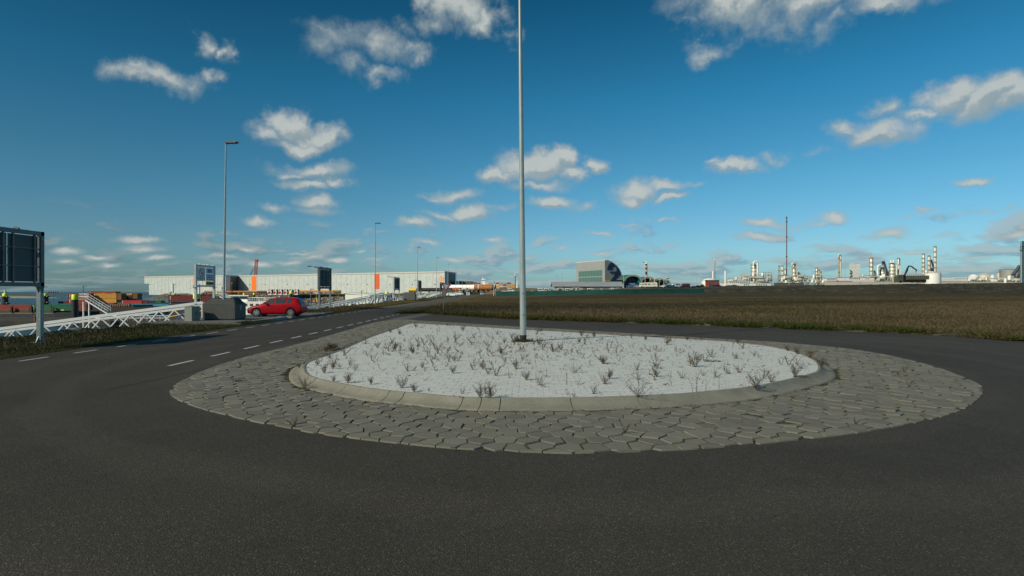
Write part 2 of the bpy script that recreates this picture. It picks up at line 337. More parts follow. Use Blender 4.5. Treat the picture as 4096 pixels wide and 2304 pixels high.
# ---------------------------------------------------------------- ground surfaces
def surf_mat(name, build):
    m = bpy.data.materials.new(name); m.use_nodes = True; T = NT(m.node_tree)
    b = m.node_tree.nodes['Principled BSDF']; co = T.n('ShaderNodeTexCoord').outputs['Object']
    build(T, b, co, m.node_tree.links.new); return m
def noise(T, co, s, d=5.0, r=0.6, out='Fac', stretch=None):
    if stretch: co = T.n('ShaderNodeMapping', ins={0: co, 3: stretch}).outputs[0]
    return T.n('ShaderNodeTexNoise', ins={'Vector': co, 'Scale': s, 'Detail': d, 'Roughness': r}).outputs[out]
def asphalt_b(T, b, co, L):
    big = noise(T, co, 0.22, 4.0); mid = noise(T, co, 1.7, 5.0, stretch=(1, 0.35, 1)); fine = noise(T, co, 95.0, 2.0, 0.7)
    base = T.mixc(T.sstep(big, 0.3, 0.7), (0.056, 0.049, 0.038), (0.077, 0.068, 0.052))
    base = T.mixc(T.math('MULTIPLY', T.sstep(mid, 0.35, 0.75), 0.35), base, (0.078, 0.071, 0.058))
    dv = T.n('ShaderNodeVectorMath', operation='DISTANCE', ins={0: co, 1: (1.3, 16.0, 0.0)}).outputs['Value']
    rr_ = T.math('ADD', dv, T.math('MULTIPLY', noise(T, co, 0.5, 3.0), 1.2))
    trk = T.math('SINE', T.math('MULTIPLY', rr_, 3.3))
    patch = noise(T, co, 0.9, 6.0, 0.7)
    base = T.mixc(T.math('MULTIPLY', T.sstep(trk, 0.1, 1.0), 0.45), base, (0.092, 0.078, 0.063))
    base = T.mixc(T.math('MULTIPLY', T.sstep(patch, 0.58, 0.70), 0.45), base, (0.036, 0.033, 0.028))
    st = T.n('ShaderNodeTexVoronoi', feature='F1', ins={'Vector': co, 'Scale': 105.0})
    sepc = T.n('ShaderNodeSeparateColor', ins={0: st.outputs['Color']}).outputs
    stone = T.ramp(sepc[0], [(0.0, 0.62), (0.55, 1.0), (0.94, 1.35), (0.99, 2.6)])
    base = T.mixc(1.0, base, stone, 'MULTIPLY')
    base = T.mixc(1.0, base, T.ramp(fine, [(0.25, 0.62), (0.75, 1.4)]), 'MULTIPLY')
    L(base, b.inputs['Base Color']); b.inputs['Roughness'].default_value = 0.86; b.inputs['Specular IOR Level'].default_value = 0.3
    hh = T.math('ADD', T.math('MULTIPLY', st.outputs['Distance'], -1.0), T.math('MULTIPLY', fine, 0.8))
    L(T.n('ShaderNodeBump', ins={'Height': hh, 'Strength': 0.45, 'Distance': 0.012}).outputs[0], b.inputs['Normal'])
asphalt = surf_mat('asphalt', asphalt_b)
def meadow_b(T, b, co, L):
    n1 = noise(T, co, 0.07, 5.0, 0.62, stretch=(0.45, 1.0, 1)); n2 = noise(T, co, 0.9, 5.0); n3 = noise(T, co, 14.0, 4.0, 0.7)
    c = T.mixc(T.sstep(n1, 0.38, 0.60), (0.075, 0.068, 0.027), (0.115, 0.082, 0.047))
    c = T.mixc(T.math('MULTIPLY', T.sstep(n2, 0.45, 0.75), 0.6), c, (0.075, 0.062, 0.028))
    c = T.mixc(1.0, c, T.ramp(n3, [(0.25, 0.45), (0.75, 1.5)]), 'MULTIPLY')
    sep = T.n('ShaderNodeSeparateXYZ', ins={0: co}).outputs
    sand = T.math('MULTIPLY', T.sstep(noise(T, co, 1.1, 4.0, 0.6, stretch=(0.5, 1.6, 1)), 0.50, 0.62), T.math('SUBTRACT', 1.0, T.sstep(sep[1], 29.0, 36.0)))
    c = T.mixc(T.math('MULTIPLY', sand, 0.85), c, (0.30, 0.265, 0.20))
    L(c, b.inputs['Base Color']); b.inputs['Roughness'].default_value = 0.95; b.inputs['Specular IOR Level'].default_value = 0.1
    L(T.n('ShaderNodeBump', ins={'Height': n3, 'Strength': 0.9, 'Distance': 0.15}).outputs[0], b.inputs['Normal'])
meadow_m = surf_mat('dry_meadow_ground', meadow_b)
def verge_b(T, b, co, L):
    n2 = noise(T, co, 0.8, 5.0); n3 = noise(T, co, 12.0, 4.0, 0.7)
    c = T.mixc(T.sstep(n2, 0.35, 0.65), (0.035, 0.048, 0.014), (0.085, 0.068, 0.030))
    c = T.mixc(1.0, c, T.ramp(n3, [(0.25, 0.5), (0.75, 1.4)]), 'MULTIPLY')
    L(c, b.inputs['Base Color']); b.inputs['Roughness'].default_value = 0.95; b.inputs['Specular IOR Level'].default_value = 0.1
    L(T.n('ShaderNodeBump', ins={'Height': n3, 'Strength': 0.9, 'Distance': 0.1}).outputs[0], b.inputs['Normal'])
verge_m = surf_mat('verge_soil', verge_b)
def rock_b(T, b, co, L):
    v = T.n('ShaderNodeTexVoronoi', feature='F1', ins={'Vector': co, 'Scale': 0.9})
    s = T.n('ShaderNodeSeparateColor', ins={0: v.outputs['Color']}).outputs[0]
    c = T.ramp(s, [(0.0, (0.05, 0.05, 0.045)), (0.6, (0.15, 0.145, 0.125)), (1.0, (0.30, 0.28, 0.24))])
    c = T.mixc(1.0, c, T.ramp(v.outputs['Distance'], [(0.2, 1.2), (0.75, 0.25)]), 'MULTIPLY')
    L(c, b.inputs['Base Color']); b.inputs['Roughness'].default_value = 0.9
    L(T.n('ShaderNodeBump', ins={'Height': v.outputs['Distance'], 'Strength': 1.0, 'Distance': 0.8}).outputs[0], b.inputs['Normal'])
rock_m = surf_mat('basalt_rock', rock_b)
def water_b(T, b, co, L):
    n = noise(T, co, 0.10, 6.0, 0.65, stretch=(1, 2.4, 1))
    L(T.ramp(n, [(0.3, (0.004, 0.022, 0.036)), (0.7, (0.010, 0.045, 0.065))]), b.inputs['Base Color'])
    b.inputs['Roughness'].default_value = 0.22
    n2 = noise(T, co, 0.8, 5.0, 0.65, stretch=(1, 1.8, 1))
    L(T.n('ShaderNodeBump', ins={'Height': n2, 'Strength': 0.9, 'Distance': 0.9}).outputs[0], b.inputs['Normal'])
water_m = surf_mat('harbour_water', water_b)
sand_m = mat('beach_sand', (0.36, 0.30, 0.21), 0.95, 0, 0.1, 0.02)
dune_m = mat('dune_grass_slope', (0.13, 0.115, 0.075), 0.95, 0, 0.3, 0.05, c2=(0.19, 0.17, 0.13))
soil_m = mat('quay_soil', (0.17, 0.13, 0.09), 0.95, 0, 0.25, 0.08)
paint_m = mat('road_paint', (0.62, 0.62, 0.60), 0.6, 0, 0.12, 6.0)

def sheet(name, polys, m, z=0.0):
    mb = MB()
    for p in polys: mb.add([(x, y, zz if False else z) for (x, y) in p], [tuple(range(len(p)))])
    return kind(mb.obj(name, m))
WZ = -5.3
sheet('water', [[(-6000, -60), (60, -60), (60, 9000), (-6000, 9000)]], water_m, WZ)
# natural ground of this bank: one gently rising sheet to the horizon
def gz(x, y):
    if x < -12: return 0.0
    s = min(1.0, max(0.0, (y - 60) / 150.0)); s = s * s * (3 - 2 * s)
    k = min(1.0, max(0.0, (x - 2) / 60.0)); return -0.03 + 1.05 * s * k
def xroad_l(y): return -13.85 - 0.030 * (y - 15) if y < 130 else -17.3 - 0.05 * (y - 130)
def xroad_r(y): return -8.9 - 0.024 * (y - 14)
# the paved surface: roundabout, main road and side road in one sheet
sheet('ground', [[(-19.2, -60), (7000, -60), (7000, 9000), (-19.2, 9000)], [(-120, 292), (-19.2, 292), (-19.2, 9000), (-120, 9000)]], verge_m, -0.09)
rd = MB()
ys = [-40, 0, 8, 14, 20, 30, 45, 60, 80, 100, 130, 160, 200, 240, 285]
L_ = [(xroad_l(max(y, 5)), y) for y in ys]
Rr = [(-9.45 - 0.021*(y-45), y) for y in ys if y > 44][::-1]
rd.add([(x, y, 0.0) for x, y in L_ + Rr + [(-7.35, 46.5), (-0.3, 37.5), (4.0, 34.2), (7.4, 31.8), (10.3, 29.9), (13.0, 27.6), (15.9, 25.6), (17.7, 23.6), (18.8, 20.6), (19.4, 16), (19.4, -40)]], [tuple(range(len(L_) + len(Rr) + 11))])
kind(rd.obj('road', asphalt))
# far junction asphalt behind the meadow edge towards the right of the picture
sheet('side_road', [[(17.0, -40), (60, -40), (60, 6), (30, 12), (19.2, 19.5)]], asphalt, -0.006)

# meadow on the right, gridded so that it rises towards the bank
edge = [(-9.42, 44.9), (-7.30, 46.6), (-6.9, 45.2), (-0.25, 36.6), (6.0, 32.7), (10.25, 29.75), (12.95, 27.35), (15.85, 25.4), (17.65, 23.4), (18.6, 20.3), (60, 14)]
def edge_y(x):
    for (a, b), (c, d) in zip(edge, edge[1:]):
        if a <= x <= c and c > a: return b + (d - b) * (x - a) / (c - a)
    return 44.9 if x < -9.42 else 14.0
mm = MB(); nx, ny = 120, 70
xs0 = [-9.4 + (i / nx) ** 1.7 * 900 for i in range(nx + 1)]
for j in range(ny + 1):
    t = j / ny
    for i, x in enumerate(xs0):
        y0 = edge_y(x); y1 = 420.0; y = y0 + (y1 - y0) * t ** 1.8
        xx = x if i else -9.45 - 0.021 * (y - 45)
        if i and x < -7: xx = x - 0.021 * max(0, y - 45)
        mm.v.append((xx, y, gz(xx, y) + 0.05 + (0.03 if j else -0.02)))
for j in range(ny):
    for i in range(nx):
        a = j * (nx + 1) + i; mm.f.append((a, a + 1, a + nx + 2, a + nx + 1)); mm.m.append(0); mm.sm.append(True)
kind(mm.obj('meadow', meadow_m))
# left verge, parking bay, bank of stones down to the water
SH = -19.35
vg = MB()
for (y0, y1) in ((-40, 30.2), (47.0, 285)):
    n = 24
    for k in range(n):
        a = y0 + (y1 - y0) * k / n; b = y0 + (y1 - y0) * (k + 1) / n
        sa, sb = (SH - 0.03 * max(0, a - 60), SH - 0.03 * max(0, b - 60))
        vg.add([(sa, a, 0.02), (xroad_l(max(a, 5)) + .03, a, 0.008), (xroad_l(max(b, 5)) + .03, b, 0.008), (sb, b, 0.02)], [(0, 1, 2, 3)])
kind(vg.obj('verge', verge_m))
pave_m = mat('bay_concrete_paving', (0.17, 0.165, 0.145), 0.9, 0, 0.15, 1.2, bump=0.3)
pb = MB(); pb.box((-20.6, 30.2, -0.5), (-14.9, 36.3, 0.10)); pb.box((-20.6, 36.3, -0.5), (-15.4, 47.0, 0.03))
kind(pb.obj('parking_bay', pave_m))
kb = MB()
kb.box((-15.15, 31.6, 0.0), (-14.85, 36.3, 0.16)); kb.box((-15.9, 37.3, 0.02), (-14.95, 37.55, 0.15)); kb.box((-15.6, 36.4, 0.0), (-15.35, 38.6, 0.15)); kb.box((-15.5, 44.8, 0.0), (-15.3, 47.2, 0.10))
kind(kb.obj('bay_kerb', cgrey))
em = MB(); rr = random.Random(3)
ny = 220; prof = [(0.0, 0.02), (0.5, 0.12), (1.2, -0.5), (3.0, -1.7), (5.0, -2.9), (7.5, -4.2), (10.5, -6.0)]
for j in range(ny + 1):
    y = -40 + j * 326 / ny
    for dx, z in prof:
        em.v.append((SH + 0.05 - 0.03 * max(0, y - 60) - dx + rr.uniform(-.15, .15), y + rr.uniform(-.3, .3), z + rr.uniform(-.16, .16)))
w_ = len(prof)
for j in range(ny):
    for i in range(w_ - 1):
        a = j * w_ + i; em.f.append((a, a + w_, a + w_ + 1, a + 1)); em.m.append(0); em.sm.append(False)
em.v += [(SH, 284, -0.08), (-150, 300, -0.08), (-150, 296, -6), (SH, 276, -6)]; b_ = len(em.v) - 4; em.f.append((b_, b_+3, b_+2, b_+1)); em.m.append(0); em.sm.append(False)
kind(em.obj('embankment', rock_m))

# ---------------------------------------------------------------- roundabout apron, kerb and white paving
outer_px = [(708,1602),(799,1637),(905,1664),(1004,1687),(1116,1708),(1261,1737),(1414,1757),(1637,1782),(1827,1799),(2030,1809),(2287,1818),(2404,1813),(2624,1809),(2876,1793),(3104,1772),(3261,1755),(3402,1741),(3551,1716),(3738,1679),(3821,1654),(3881,1629),(3930,1584),(3934,1550),(3908,1534),(3841,1505),(3767,1476),(3655,1445),(3531,1418),(3407,1397),(3241,1381),(3125,1370),(2938,1360),(2500,1333),(2080,1308),(1637,1280),(1575,1278),(1480,1294),(1360,1330),(1220,1370),(1095,1401),(992,1426),(888,1457),(797,1490),(743,1517),(692,1544),(673,1577)]
outer = [GR(x, y)[:2] for x, y in outer_px]
inner_px = [(1641,1292),(1588,1314),(1500,1341),(1427,1373),(1365,1401),(1286,1430),(1240,1444),(1216,1460),(1219,1488),(1240,1507),(1302,1523),(1427,1548),(1551,1565),(1666,1573),(1790,1586),(1914,1593),(2100,1595),(2328,1592),(2404,1590),(2607,1583),(2773,1573),(2938,1557),(3062,1540),(3187,1511),(3261,1493),(3278,1480),(3276,1460),(3261,1443),(3220,1422),(3166,1404),(3083,1387),(2980,1374),(2855,1363),(2690,1354),(2524,1345),(2307,1331),(2080,1319),(1873,1306),(1707,1297)]
TZ = 0.15
inner = [GR(x, y, TZ)[:2] for x, y in inner_px]
def smooth_loop(p, n=2):
    for _ in range(n):
        q = []
        for i in range(len(p)):
            a, b = p[i], p[(i+1) % len(p)]
            q += [(a[0]*.75+b[0]*.25, a[1]*.75+b[1]*.25), (a[0]*.25+b[0]*.75, a[1]*.25+b[1]*.75)]
        p = q
    return p
inner = smooth_loop(inner, 2)
def inside(p, poly):
    x, y = p; c = False; n = len(poly)
    for i in range(n):
        x1, y1 = poly[i]; x2, y2 = poly[i-1]
        if (y1 > y) != (y2 > y) and x < (x2-x1)*(y-y1)/(y2-y1)+x1: c = not c
    return c
def resample(p, step):
    pts = []; n = len(p); acc = 0.0; nxt = 0.0
    for i in range(n):
        a = Vector(p[i]); b = Vector(p[(i+1) % n]); l = (b-a).length
        while nxt <= acc + l and l > 0:
            pts.append(a + (b-a)*((nxt-acc)/l)); nxt += step
        acc += l
    return pts
rp = resample(inner, 0.10)
def area(p): return 0.5*sum(p[i-1][0]*p[i][1]-p[i][0]*p[i-1][1] for i in range(len(p)))
sgn = 1 if area(rp) > 0 else -1
N = len(rp)
def nrm(i, k=4):
    d = (rp[(i+k) % N] - rp[(i-k) % N]).normalized(); return Vector((d.y, -d.x)) * sgn
off_out = [rp[i] + nrm(i) * 0.33 for i in range(N)]
kprof = [(-0.02, 0.02), (-0.02, TZ+0.012), (0.025, TZ+0.014), (0.05, TZ-0.01), (0.09, TZ-0.055), (0.15, 0.062), (0.22, 0.040), (0.31, 0.030), (0.325, 0.0)]
def kerb_b(T, b, co, L):
    n = noise(T, co, 2.2, 5.0); f = noise(T, co, 60.0, 3.0); st = noise(T, co, 7.0, 6.0, 0.7, stretch=(1, 1, 4))
    c = T.ramp(n, [(0.3, (0.25, 0.24, 0.195)), (0.7, (0.34, 0.325, 0.26))])
    c = T.mixc(T.math('MULTIPLY', T.sstep(st, 0.55, 0.75), 0.45), c, (0.13, 0.12, 0.085))
    c = T.mixc(1.0, c, T.ramp(f, [(0.3, 0.78), (0.7, 1.15)]), 'MULTIPLY')
    L(c, b.inputs['Base Color']); b.inputs['Roughness'].default_value = 0.9
    L(T.n('ShaderNodeBump', ins={'Height': f, 'Strength': 0.35, 'Distance': 0.01}).outputs[0], b.inputs['Normal'])
kerb_m = surf_mat('kerb_concrete', kerb_b)
kk = MB(); i = 0; rr = random.Random(11); pw = len(kprof)
while i < N:
    ln = 11 if rr.random() > 0.18 else 3
    j1 = min(i + ln, N)
    lift = rr.uniform(-0.002, 0.003); so = rr.uniform(-.003, .003); base = len(kk.v); cnt = 0
    for j in range(i, j1 + 1):
        jj = j % N; p = rp[jj]; nn = nrm(jj, 6); t = (rp[(jj+1) % N] - rp[jj]).normalized()
        p = p + (t * 0.007 if j == i else (t * -0.006 if j == j1 else t * 0))
        for o, z in kprof: q = p + nn * (o + so); kk.v.append((q.x, q.y, z + lift))
        cnt += 1
    for a in range(cnt - 1):
        for b in range(pw - 1):
            q0 = base + a*pw + b; fc = (q0, q0+pw, q0+pw+1, q0+1)
            kk.f.append(fc if sgn < 0 else fc[::-1]); kk.m.append(0); kk.sm.append(2 < b < 7)
    for a in (0, cnt - 1):
        nb_ = len(kk.v); kk.v += kk.v[base + a*pw: base + a*pw + pw]; kk.f.append(tuple(range(nb_, nb_ + pw))); kk.m.append(0); kk.sm.append(False)
    i = j1
kind(kk.obj('kerb', kerb_m))
def white_b(T, b, co, L):
    mp = T.n('ShaderNodeMapping', ins={0: co, 2: (0, 0, R(2.0))}).outputs[0]
    br = T.n('ShaderNodeTexBrick', offset=0.5, ins={'Vector': mp, 'Color1': (0.70, 0.735, 0.73, 1), 'Color2': (0.80, 0.82, 0.805, 1), 'Mortar': (0.30, 0.30, 0.27, 1), 'Scale': 1.0, 'Mortar Size': 0.009, 'Mortar Smooth': 0.5, 'Bias': 0.0, 'Brick Width': 0.21, 'Row Height': 0.105})
    sep = T.n('ShaderNodeSeparateXYZ', ins={0: co}).outputs
    gap = T.sstep(noise(T, co, 6.0, 3.0, 0.7), 0.46, 0.56)              # joints mostly closed with paint, open here and there
    c = T.mixc(T.math('MULTIPLY', br.outputs['Fac'], T.math('MULTIPLY_ADD', gap, 0.7)), br.outputs['Color'], (0.76, 0.78, 0.77))
    c = T.mixc(T.math('MULTIPLY', T.math('MULTIPLY', br.outputs['Fac'], gap), 0.85), (0.80, 0.81, 0.76), (0.17, 0.155, 0.12))
    st = noise(T, co, 0.7, 6.0, 0.7)
    c = T.mixc(T.math('MULTIPLY', T.sstep(st, 0.5, 0.8), 0.35), c, (0.62, 0.61, 0.54))
    sp = noise(T, co, 9.0, 6.0, 0.75); c = T.mixc(T.math('MULTIPLY', T.sstep(sp, 0.62, 0.72), 0.30), c, (0.30, 0.26, 0.20))
    L(c, b.inputs['Base Color']); b.inputs['Roughness'].default_value = 0.75
    L(T.n('ShaderNodeBump', invert=True, ins={'Height': br.outputs['Fac'], 'Strength': 0.5, 'Distance': 0.006}).outputs[0], b.inputs['Normal'])
white_pave = surf_mat('white_painted_pavers', white_b)
ip = MB(); ins_ = [p - nrm(i) * 0.02 for i, p in enumerate(rp)][::2]
cen = sum(ins_, Vector((0, 0))) / len(ins_)
# low dome, built as rings towards the centre
vs = []; K = 6
for k in range(K):
    t = k / K
    for p in ins_: q = p.lerp(cen, t); vs.append((q.x, q.y, TZ + 0.05 * (1 - (1 - t) ** 2)))
n = len(ins_); vs.append((cen.x, cen.y, TZ + 0.05))
fs = []
for k in range(K-1):
    for a in range(n): b = (a+1) % n; f = (k*n+a, k*n+b, (k+1)*n+b, (k+1)*n+a); fs.append(f if sgn > 0 else f[::-1])
for a in range(n): b = (a+1) % n; f = ((K-1)*n+a, (K-1)*n+b, K*n); fs.append(f if sgn > 0 else f[::-1])
ip.add(vs, fs, 0, True); kind(ip.obj('island_paving', white_pave))
def tz(x, y):                                            # top of the island paving at x, y
    p = Vector((x, y)); best = 0
    d = p - cen; t = 0.0
    for k in range(1, 21):
        q = cen + d * (20.0 / k) if False else cen + d / (1 - k / 21)
        if not inside((q.x, q.y), rp): break
        t = k / 21
    return TZ + 0.05 * (1 - (1 - t) ** 2)

# filler between the apron stones
def filler_b(T, b, co, L):
    n = noise(T, co, 1.3, 5.0); f = noise(T, co, 30.0, 4.0, 0.7)
    c = T.mixc(T.sstep(n, 0.42, 0.54), (0.17, 0.14, 0.09), (0.085, 0.095, 0.012))
    c = T.mixc(1.0, c, T.ramp(f, [(0.3, 0.4), (0.62, 1.0), (0.75, 2.4)]), 'MULTIPLY')
    L(c, b.inputs['Base Color']); b.inputs['Roughness'].default_value = 0.95
    L(T.n('ShaderNodeBump', ins={'Height': f, 'Strength': 1.0, 'Distance': 0.03}).outputs[0], b.inputs['Normal'])
fl = MB(); sm_out = smooth_loop(outer, 1)
cx_, cy_ = 1.3, 16.0
fl.add([(cx_ + (x-cx_)*.985, cy_ + (y-cy_)*.99, 0.0155) for x, y in sm_out], [tuple(range(len(sm_out)))])
kind(fl.obj('apron_bed', surf_mat('joint_soil_and_moss', filler_b)))
# irregular six-sided stones: cells of a jittered hexagonal grid
S = 0.290; rr = random.Random(5); seeds = {}; 
x0, x1, y0, y1 = -9.5, 11.8, 5.5, 37.5
nj = int((y1-y0)/(S*0.866)); ni = int((x1-x0)/S)
for j in range(nj):
    for i in range(ni):
        seeds[(i, j)] = Vector((x0 + (i + 0.5*(j % 2))*S + rr.uniform(-1, 1)*S*0.17, y0 + j*S*0.866 + rr.uniform(-1, 1)*S*0.24))
koff = [(o.x, o.y) for o in off_out[::3]]
def clip(poly, m, n):
    out = []
    for k in range(len(poly)):
        a, b = poly[k], poly[(k+1) % len(poly)]; da, db = (a-m).dot(n), (b-m).dot(n)
        if da <= 0: out.append(a)
        if (da <= 0) != (db <= 0): out.append(a + (b-a)*(da/(da-db)))
    return out
st = MB(); cnt = 0
osg = 1 if area(sm_out) > 0 else -1
grown = [(cx_ + (x-cx_)*1.012, cy_ + (y-cy_)*1.012) for x, y in sm_out]
oedges = []
for a, b in zip(sm_out, sm_out[1:] + sm_out[:1]):
    a, b = Vector(a), Vector(b); d = b-a
    if d.length > 1e-6: oedges.append((a, b, Vector((d.y, -d.x)).normalized()*osg))
for (i, j), p in seeds.items():
    if not inside(p, grown) or inside(p, koff): continue
    poly = [p + Vector((a, b))*S for a, b in ((-1,-1),(1,-1),(1,1),(-1,1))]
    for dj in (-2,-1,0,1,2):
        for di in (-2,-1,0,1,2):
            q = seeds.get((i+di, j+dj))
            if q is None or (di == 0 and dj == 0): continue
            d = q - p; l = d.length
            if l > S*2.2: continue
            poly = clip(poly, p + d*0.5 - d.normalized()*rr.choice((.003, .004, .006, .009, .015)), d)
            if len(poly) < 3: break
        if len(poly) < 3: break
    if len(poly) < 3: continue
    if not all(inside(v, sm_out) for v in poly):
        near_ = sorted(oedges, key=lambda q: min((q[0]-p).length, (q[1]-p).length, ((q[0]+q[1])/2-p).length))[:3]
        for a_, b_2, n_o in near_:
            poly = clip(poly, a_ + n_o*rr.uniform(-.012, .006), n_o)
            if len(poly) < 3: break
        if len(poly) < 3 or abs(area(poly)) < .012: continue
    c = sum(poly, Vector((0, 0)))/len(poly)
    # keep stones out of the kerb
    if any(inside(v, koff) for v in poly): poly = [v if not inside(v, koff) else v.lerp(c, 0.45) for v in poly]
    tx, ty = rr.gauss(0, 0.026), rr.gauss(0, 0.026); h = rr.uniform(0.021, 0.035)
    rim = not all(inside((p.x+ox_, p.y+oy_), outer) for ox_, oy_ in ((.3,0),(-.3,0),(0,.3),(0,-.3)))
    if rim: h = rr.uniform(.017, .021); tx *= .3; ty *= .3
    n = len(poly); far = p.y > 24
    def zt(v, e=0.0): return h + (v.x-c.x)*tx + (v.y-c.y)*ty - e
    rings = [[(v.x, v.y, 0.0) for v in poly]]
    a = [c + (v-c)*0.985 for v in poly]; b = [c + (v-c)*0.95 for v in poly]
    rings += [[(v.x, v.y, zt(v, 0.006)) for v in a], [(v.x, v.y, zt(v)) for v in b]]
    vs = [q for r_ in rings for q in r_]
    fs = [(k*n+q, k*n+(q+1) % n, (k+1)*n+(q+1) % n, (k+1)*n+q) for k in range(2) for q in range(n)] + [tuple(range(2*n, 3*n))]
    st.add(vs, fs); cnt += 1
def stone_b(T, b, co, L):
    gi = T.n('ShaderNodeNewGeometry').outputs['Random Per Island']
    n = noise(T, co, 0.5, 4.0); f = noise(T, co, 45.0, 4.0, 0.7); md = noise(T, co, 6.0, 4.0)
    c = T.ramp(gi, [(0.0, (0.182, 0.172, 0.138)), (0.5, (0.222, 0.210, 0.168)), (1.0, (0.258, 0.242, 0.192))])
    c = T.mixc(T.math('MULTIPLY', T.sstep(n, 0.4, 0.7), 0.4), c, (0.21, 0.19, 0.145))
    c = T.mixc(T.math('MULTIPLY', T.sstep(md, 0.55, 0.72), 0.3), c, (0.25, 0.235, 0.19))
    c = T.mixc(1.0, c, T.ramp(f, [(0.28, 0.62), (0.42, 0.95), (0.75, 1.2)]), 'MULTIPLY')
    L(c, b.inputs['Base Color']); b.inputs['Roughness'].default_value = 0.88
    L(T.n('ShaderNodeBump', ins={'Height': f, 'Strength': 0.5, 'Distance': 0.012}).outputs[0], b.inputs['Normal'])
kind(st.obj('apron', surf_mat('cast_basalt_stone', stone_b)))
print('stones', cnt)

# ---------------------------------------------------------------- road markings
mk = MB()
def dash(x, y0, y1, w=0.10, sl=-0.025):
    mk.add([(x-w/2, y0, 0.0045), (x+w/2, y0, 0.0045), (x+w/2+sl*(y1-y0), y1, 0.0045), (x-w/2+sl*(y1-y0), y1, 0.0045)], [(0, 1, 2, 3)])
lrow = [(205,1440,83,1447)]
def pxdash(a, b, w):
    p, q = GR(*a), GR(*b); d = (q-p).normalized(); s = Vector((d.y, -d.x, 0))*w/2
    mk.add([(v.x, v.y, 0.0045) for v in (p-s, p+s, q+s, q-s)], [(0, 1, 2, 3)])
# measured near dashes, then the row goes on at the same rhythm
y = 12.65
while y < 235:
    dash(-13.02 - 0.028*(y-14.5), y, y+0.95, 0.10, -0.028); y += 1.88
y = 13.63
while y < 235:
    dash(-8.50 - 0.0215*(y-13.6), y, y+1.07, 0.115, -0.0215); y += 2.0
kind(mk.obj('lane_marking', paint_m))
mk = MB(); a, b = GR(1590, 1277), GR(1712, 1255)
for k in range(13):
    t = k / 12; c = a.lerp(b, t); wd = 0.62 - 0.15*abs(t-.4)
    mk.add([(c.x-wd, c.y-.10, .0045), (c.x+wd, c.y-.02, .0045), (c.x+wd, c.y+.20, .0045), (c.x-wd, c.y+.12, .0045)], [(0, 1, 2, 3)])
kind(mk.obj('hatched_marking', mat('worn_pinkish_paint', (0.42, 0.37, 0.36), 0.7, 0, 0.15, 5.0)))
mk = MB()                                                # pale edge line along the side road
# tar seams in the asphalt
for (pts, w) in (([(430,1560),(800,1480),(1200,1395),(1500,1330)], .03), ([(900,1395),(1250,1330),(1500,1290)], .025)):
    g_ = [GR(x, y) for x, y in pts]
    for p, q in zip(g_, g_[1:]):
        d = (q-p).normalized(); s = Vector((d.y, -d.x, 0))*w/2
        mk.add([(v.x, v.y, 0.003) for v in (p-s, p+s, q+s, q-s)], [(0, 1, 2, 3)])
kind(mk.obj('asphalt_seam', mat('tar', (0.022, 0.021, 0.02), 0.7)))

# ---------------------------------------------------------------- grass and weeds
def blades_mesh(name, P, Hh, Wd, lean, m, seed=1, nb=5, spread=0.10):
    r = np.random.default_rng(seed); n = len(P) * nb
    base = np.repeat(P, nb, axis=0) + np.c_[r.normal(0, spread, (n, 2)), np.zeros(n)]
    h = np.repeat(Hh, nb) * r.uniform(0.5, 1.15, n); w = np.repeat(Wd, nb) * r.uniform(.7, 1.3, n)
    a = r.uniform(0, 2*PI, n); dx, dy = np.cos(a), np.sin(a); la = r.uniform(0, 2*PI, n); le = r.uniform(0.1, 1, n) * lean * h
    v = np.empty((n, 4, 3)); mid = 0.55
    v[:, 0] = base + np.c_[dx*w/2, dy*w/2, np.zeros(n)]; v[:, 1] = base - np.c_[dx*w/2, dy*w/2, np.zeros(n)]
    v[:, 2] = base + np.c_[-dx*w*.35 + np.cos(la)*le*.3, -dy*w*.35 + np.sin(la)*le*.3, h*mid]
    v[:, 3] = base + np.c_[np.cos(la)*le, np.sin(la)*le, h]
    me = bpy.data.meshes.new(name); me.vertices.add(n*4); me.vertices.foreach_set('co', v.ravel())
    idx = np.arange(n)[:, None]*4 + np.array([0, 1, 2, 1, 3, 2])[None]; me.loops.add(n*6); me.loops.foreach_set('vertex_index', idx.ravel().astype(np.int32))
    me.polygons.add(n*2); me.polygons.foreach_set('loop_start', np.arange(n*2, dtype=np.int32)*3); 
    me.update(calc_edges=True); me.validate(); me.materials.append(m)
    o = bpy.data.objects.new(name, me); col.objects.link(o); return o
def grass_b(cols):
    def f(T, b, co, L):
        gi = T.n('ShaderNodeNewGeometry').outputs['Random Per Island']
        n = noise(T, co, 0.07, 5.0, 0.62, stretch=(0.45, 1.0, 0.1)); n2 = noise(T, co, 0.8, 4.0)
        ga = T.ramp(gi, [(0.0, cols[0]), (1.0, cols[1])]); gb = T.ramp(gi, [(0.0, cols[2]), (1.0, cols[3])])
        k = T.sstep(T.math('ADD', T.math('MULTIPLY', n, 0.6), T.math('MULTIPLY', n2, 0.4)), 0.40, 0.54)
        L(T.mixc(k, ga, gb), b.inputs['Base Color']); b.inputs['Roughness'].default_value = 0.8; b.inputs['Specular IOR Level'].default_value = 0.15
    return f
dry_m = surf_mat('dry_grass_blades', grass_b([(0.06, 0.060, 0.020), (0.12, 0.098, 0.042), (0.105, 0.078, 0.042), (0.215, 0.160, 0.095)]))
grn_m = surf_mat('green_grass_blades', grass_b([(0.02, 0.045, 0.008), (0.06, 0.085, 0.015), (0.045, 0.055, 0.012), (0.13, 0.09, 0.04)]))
r = np.random.default_rng(4)
def scatter(n, fx):
    out = []
    while len(out) < n:
        p = fx()
        if p is not None: out.append(p)
    return np.array(out)
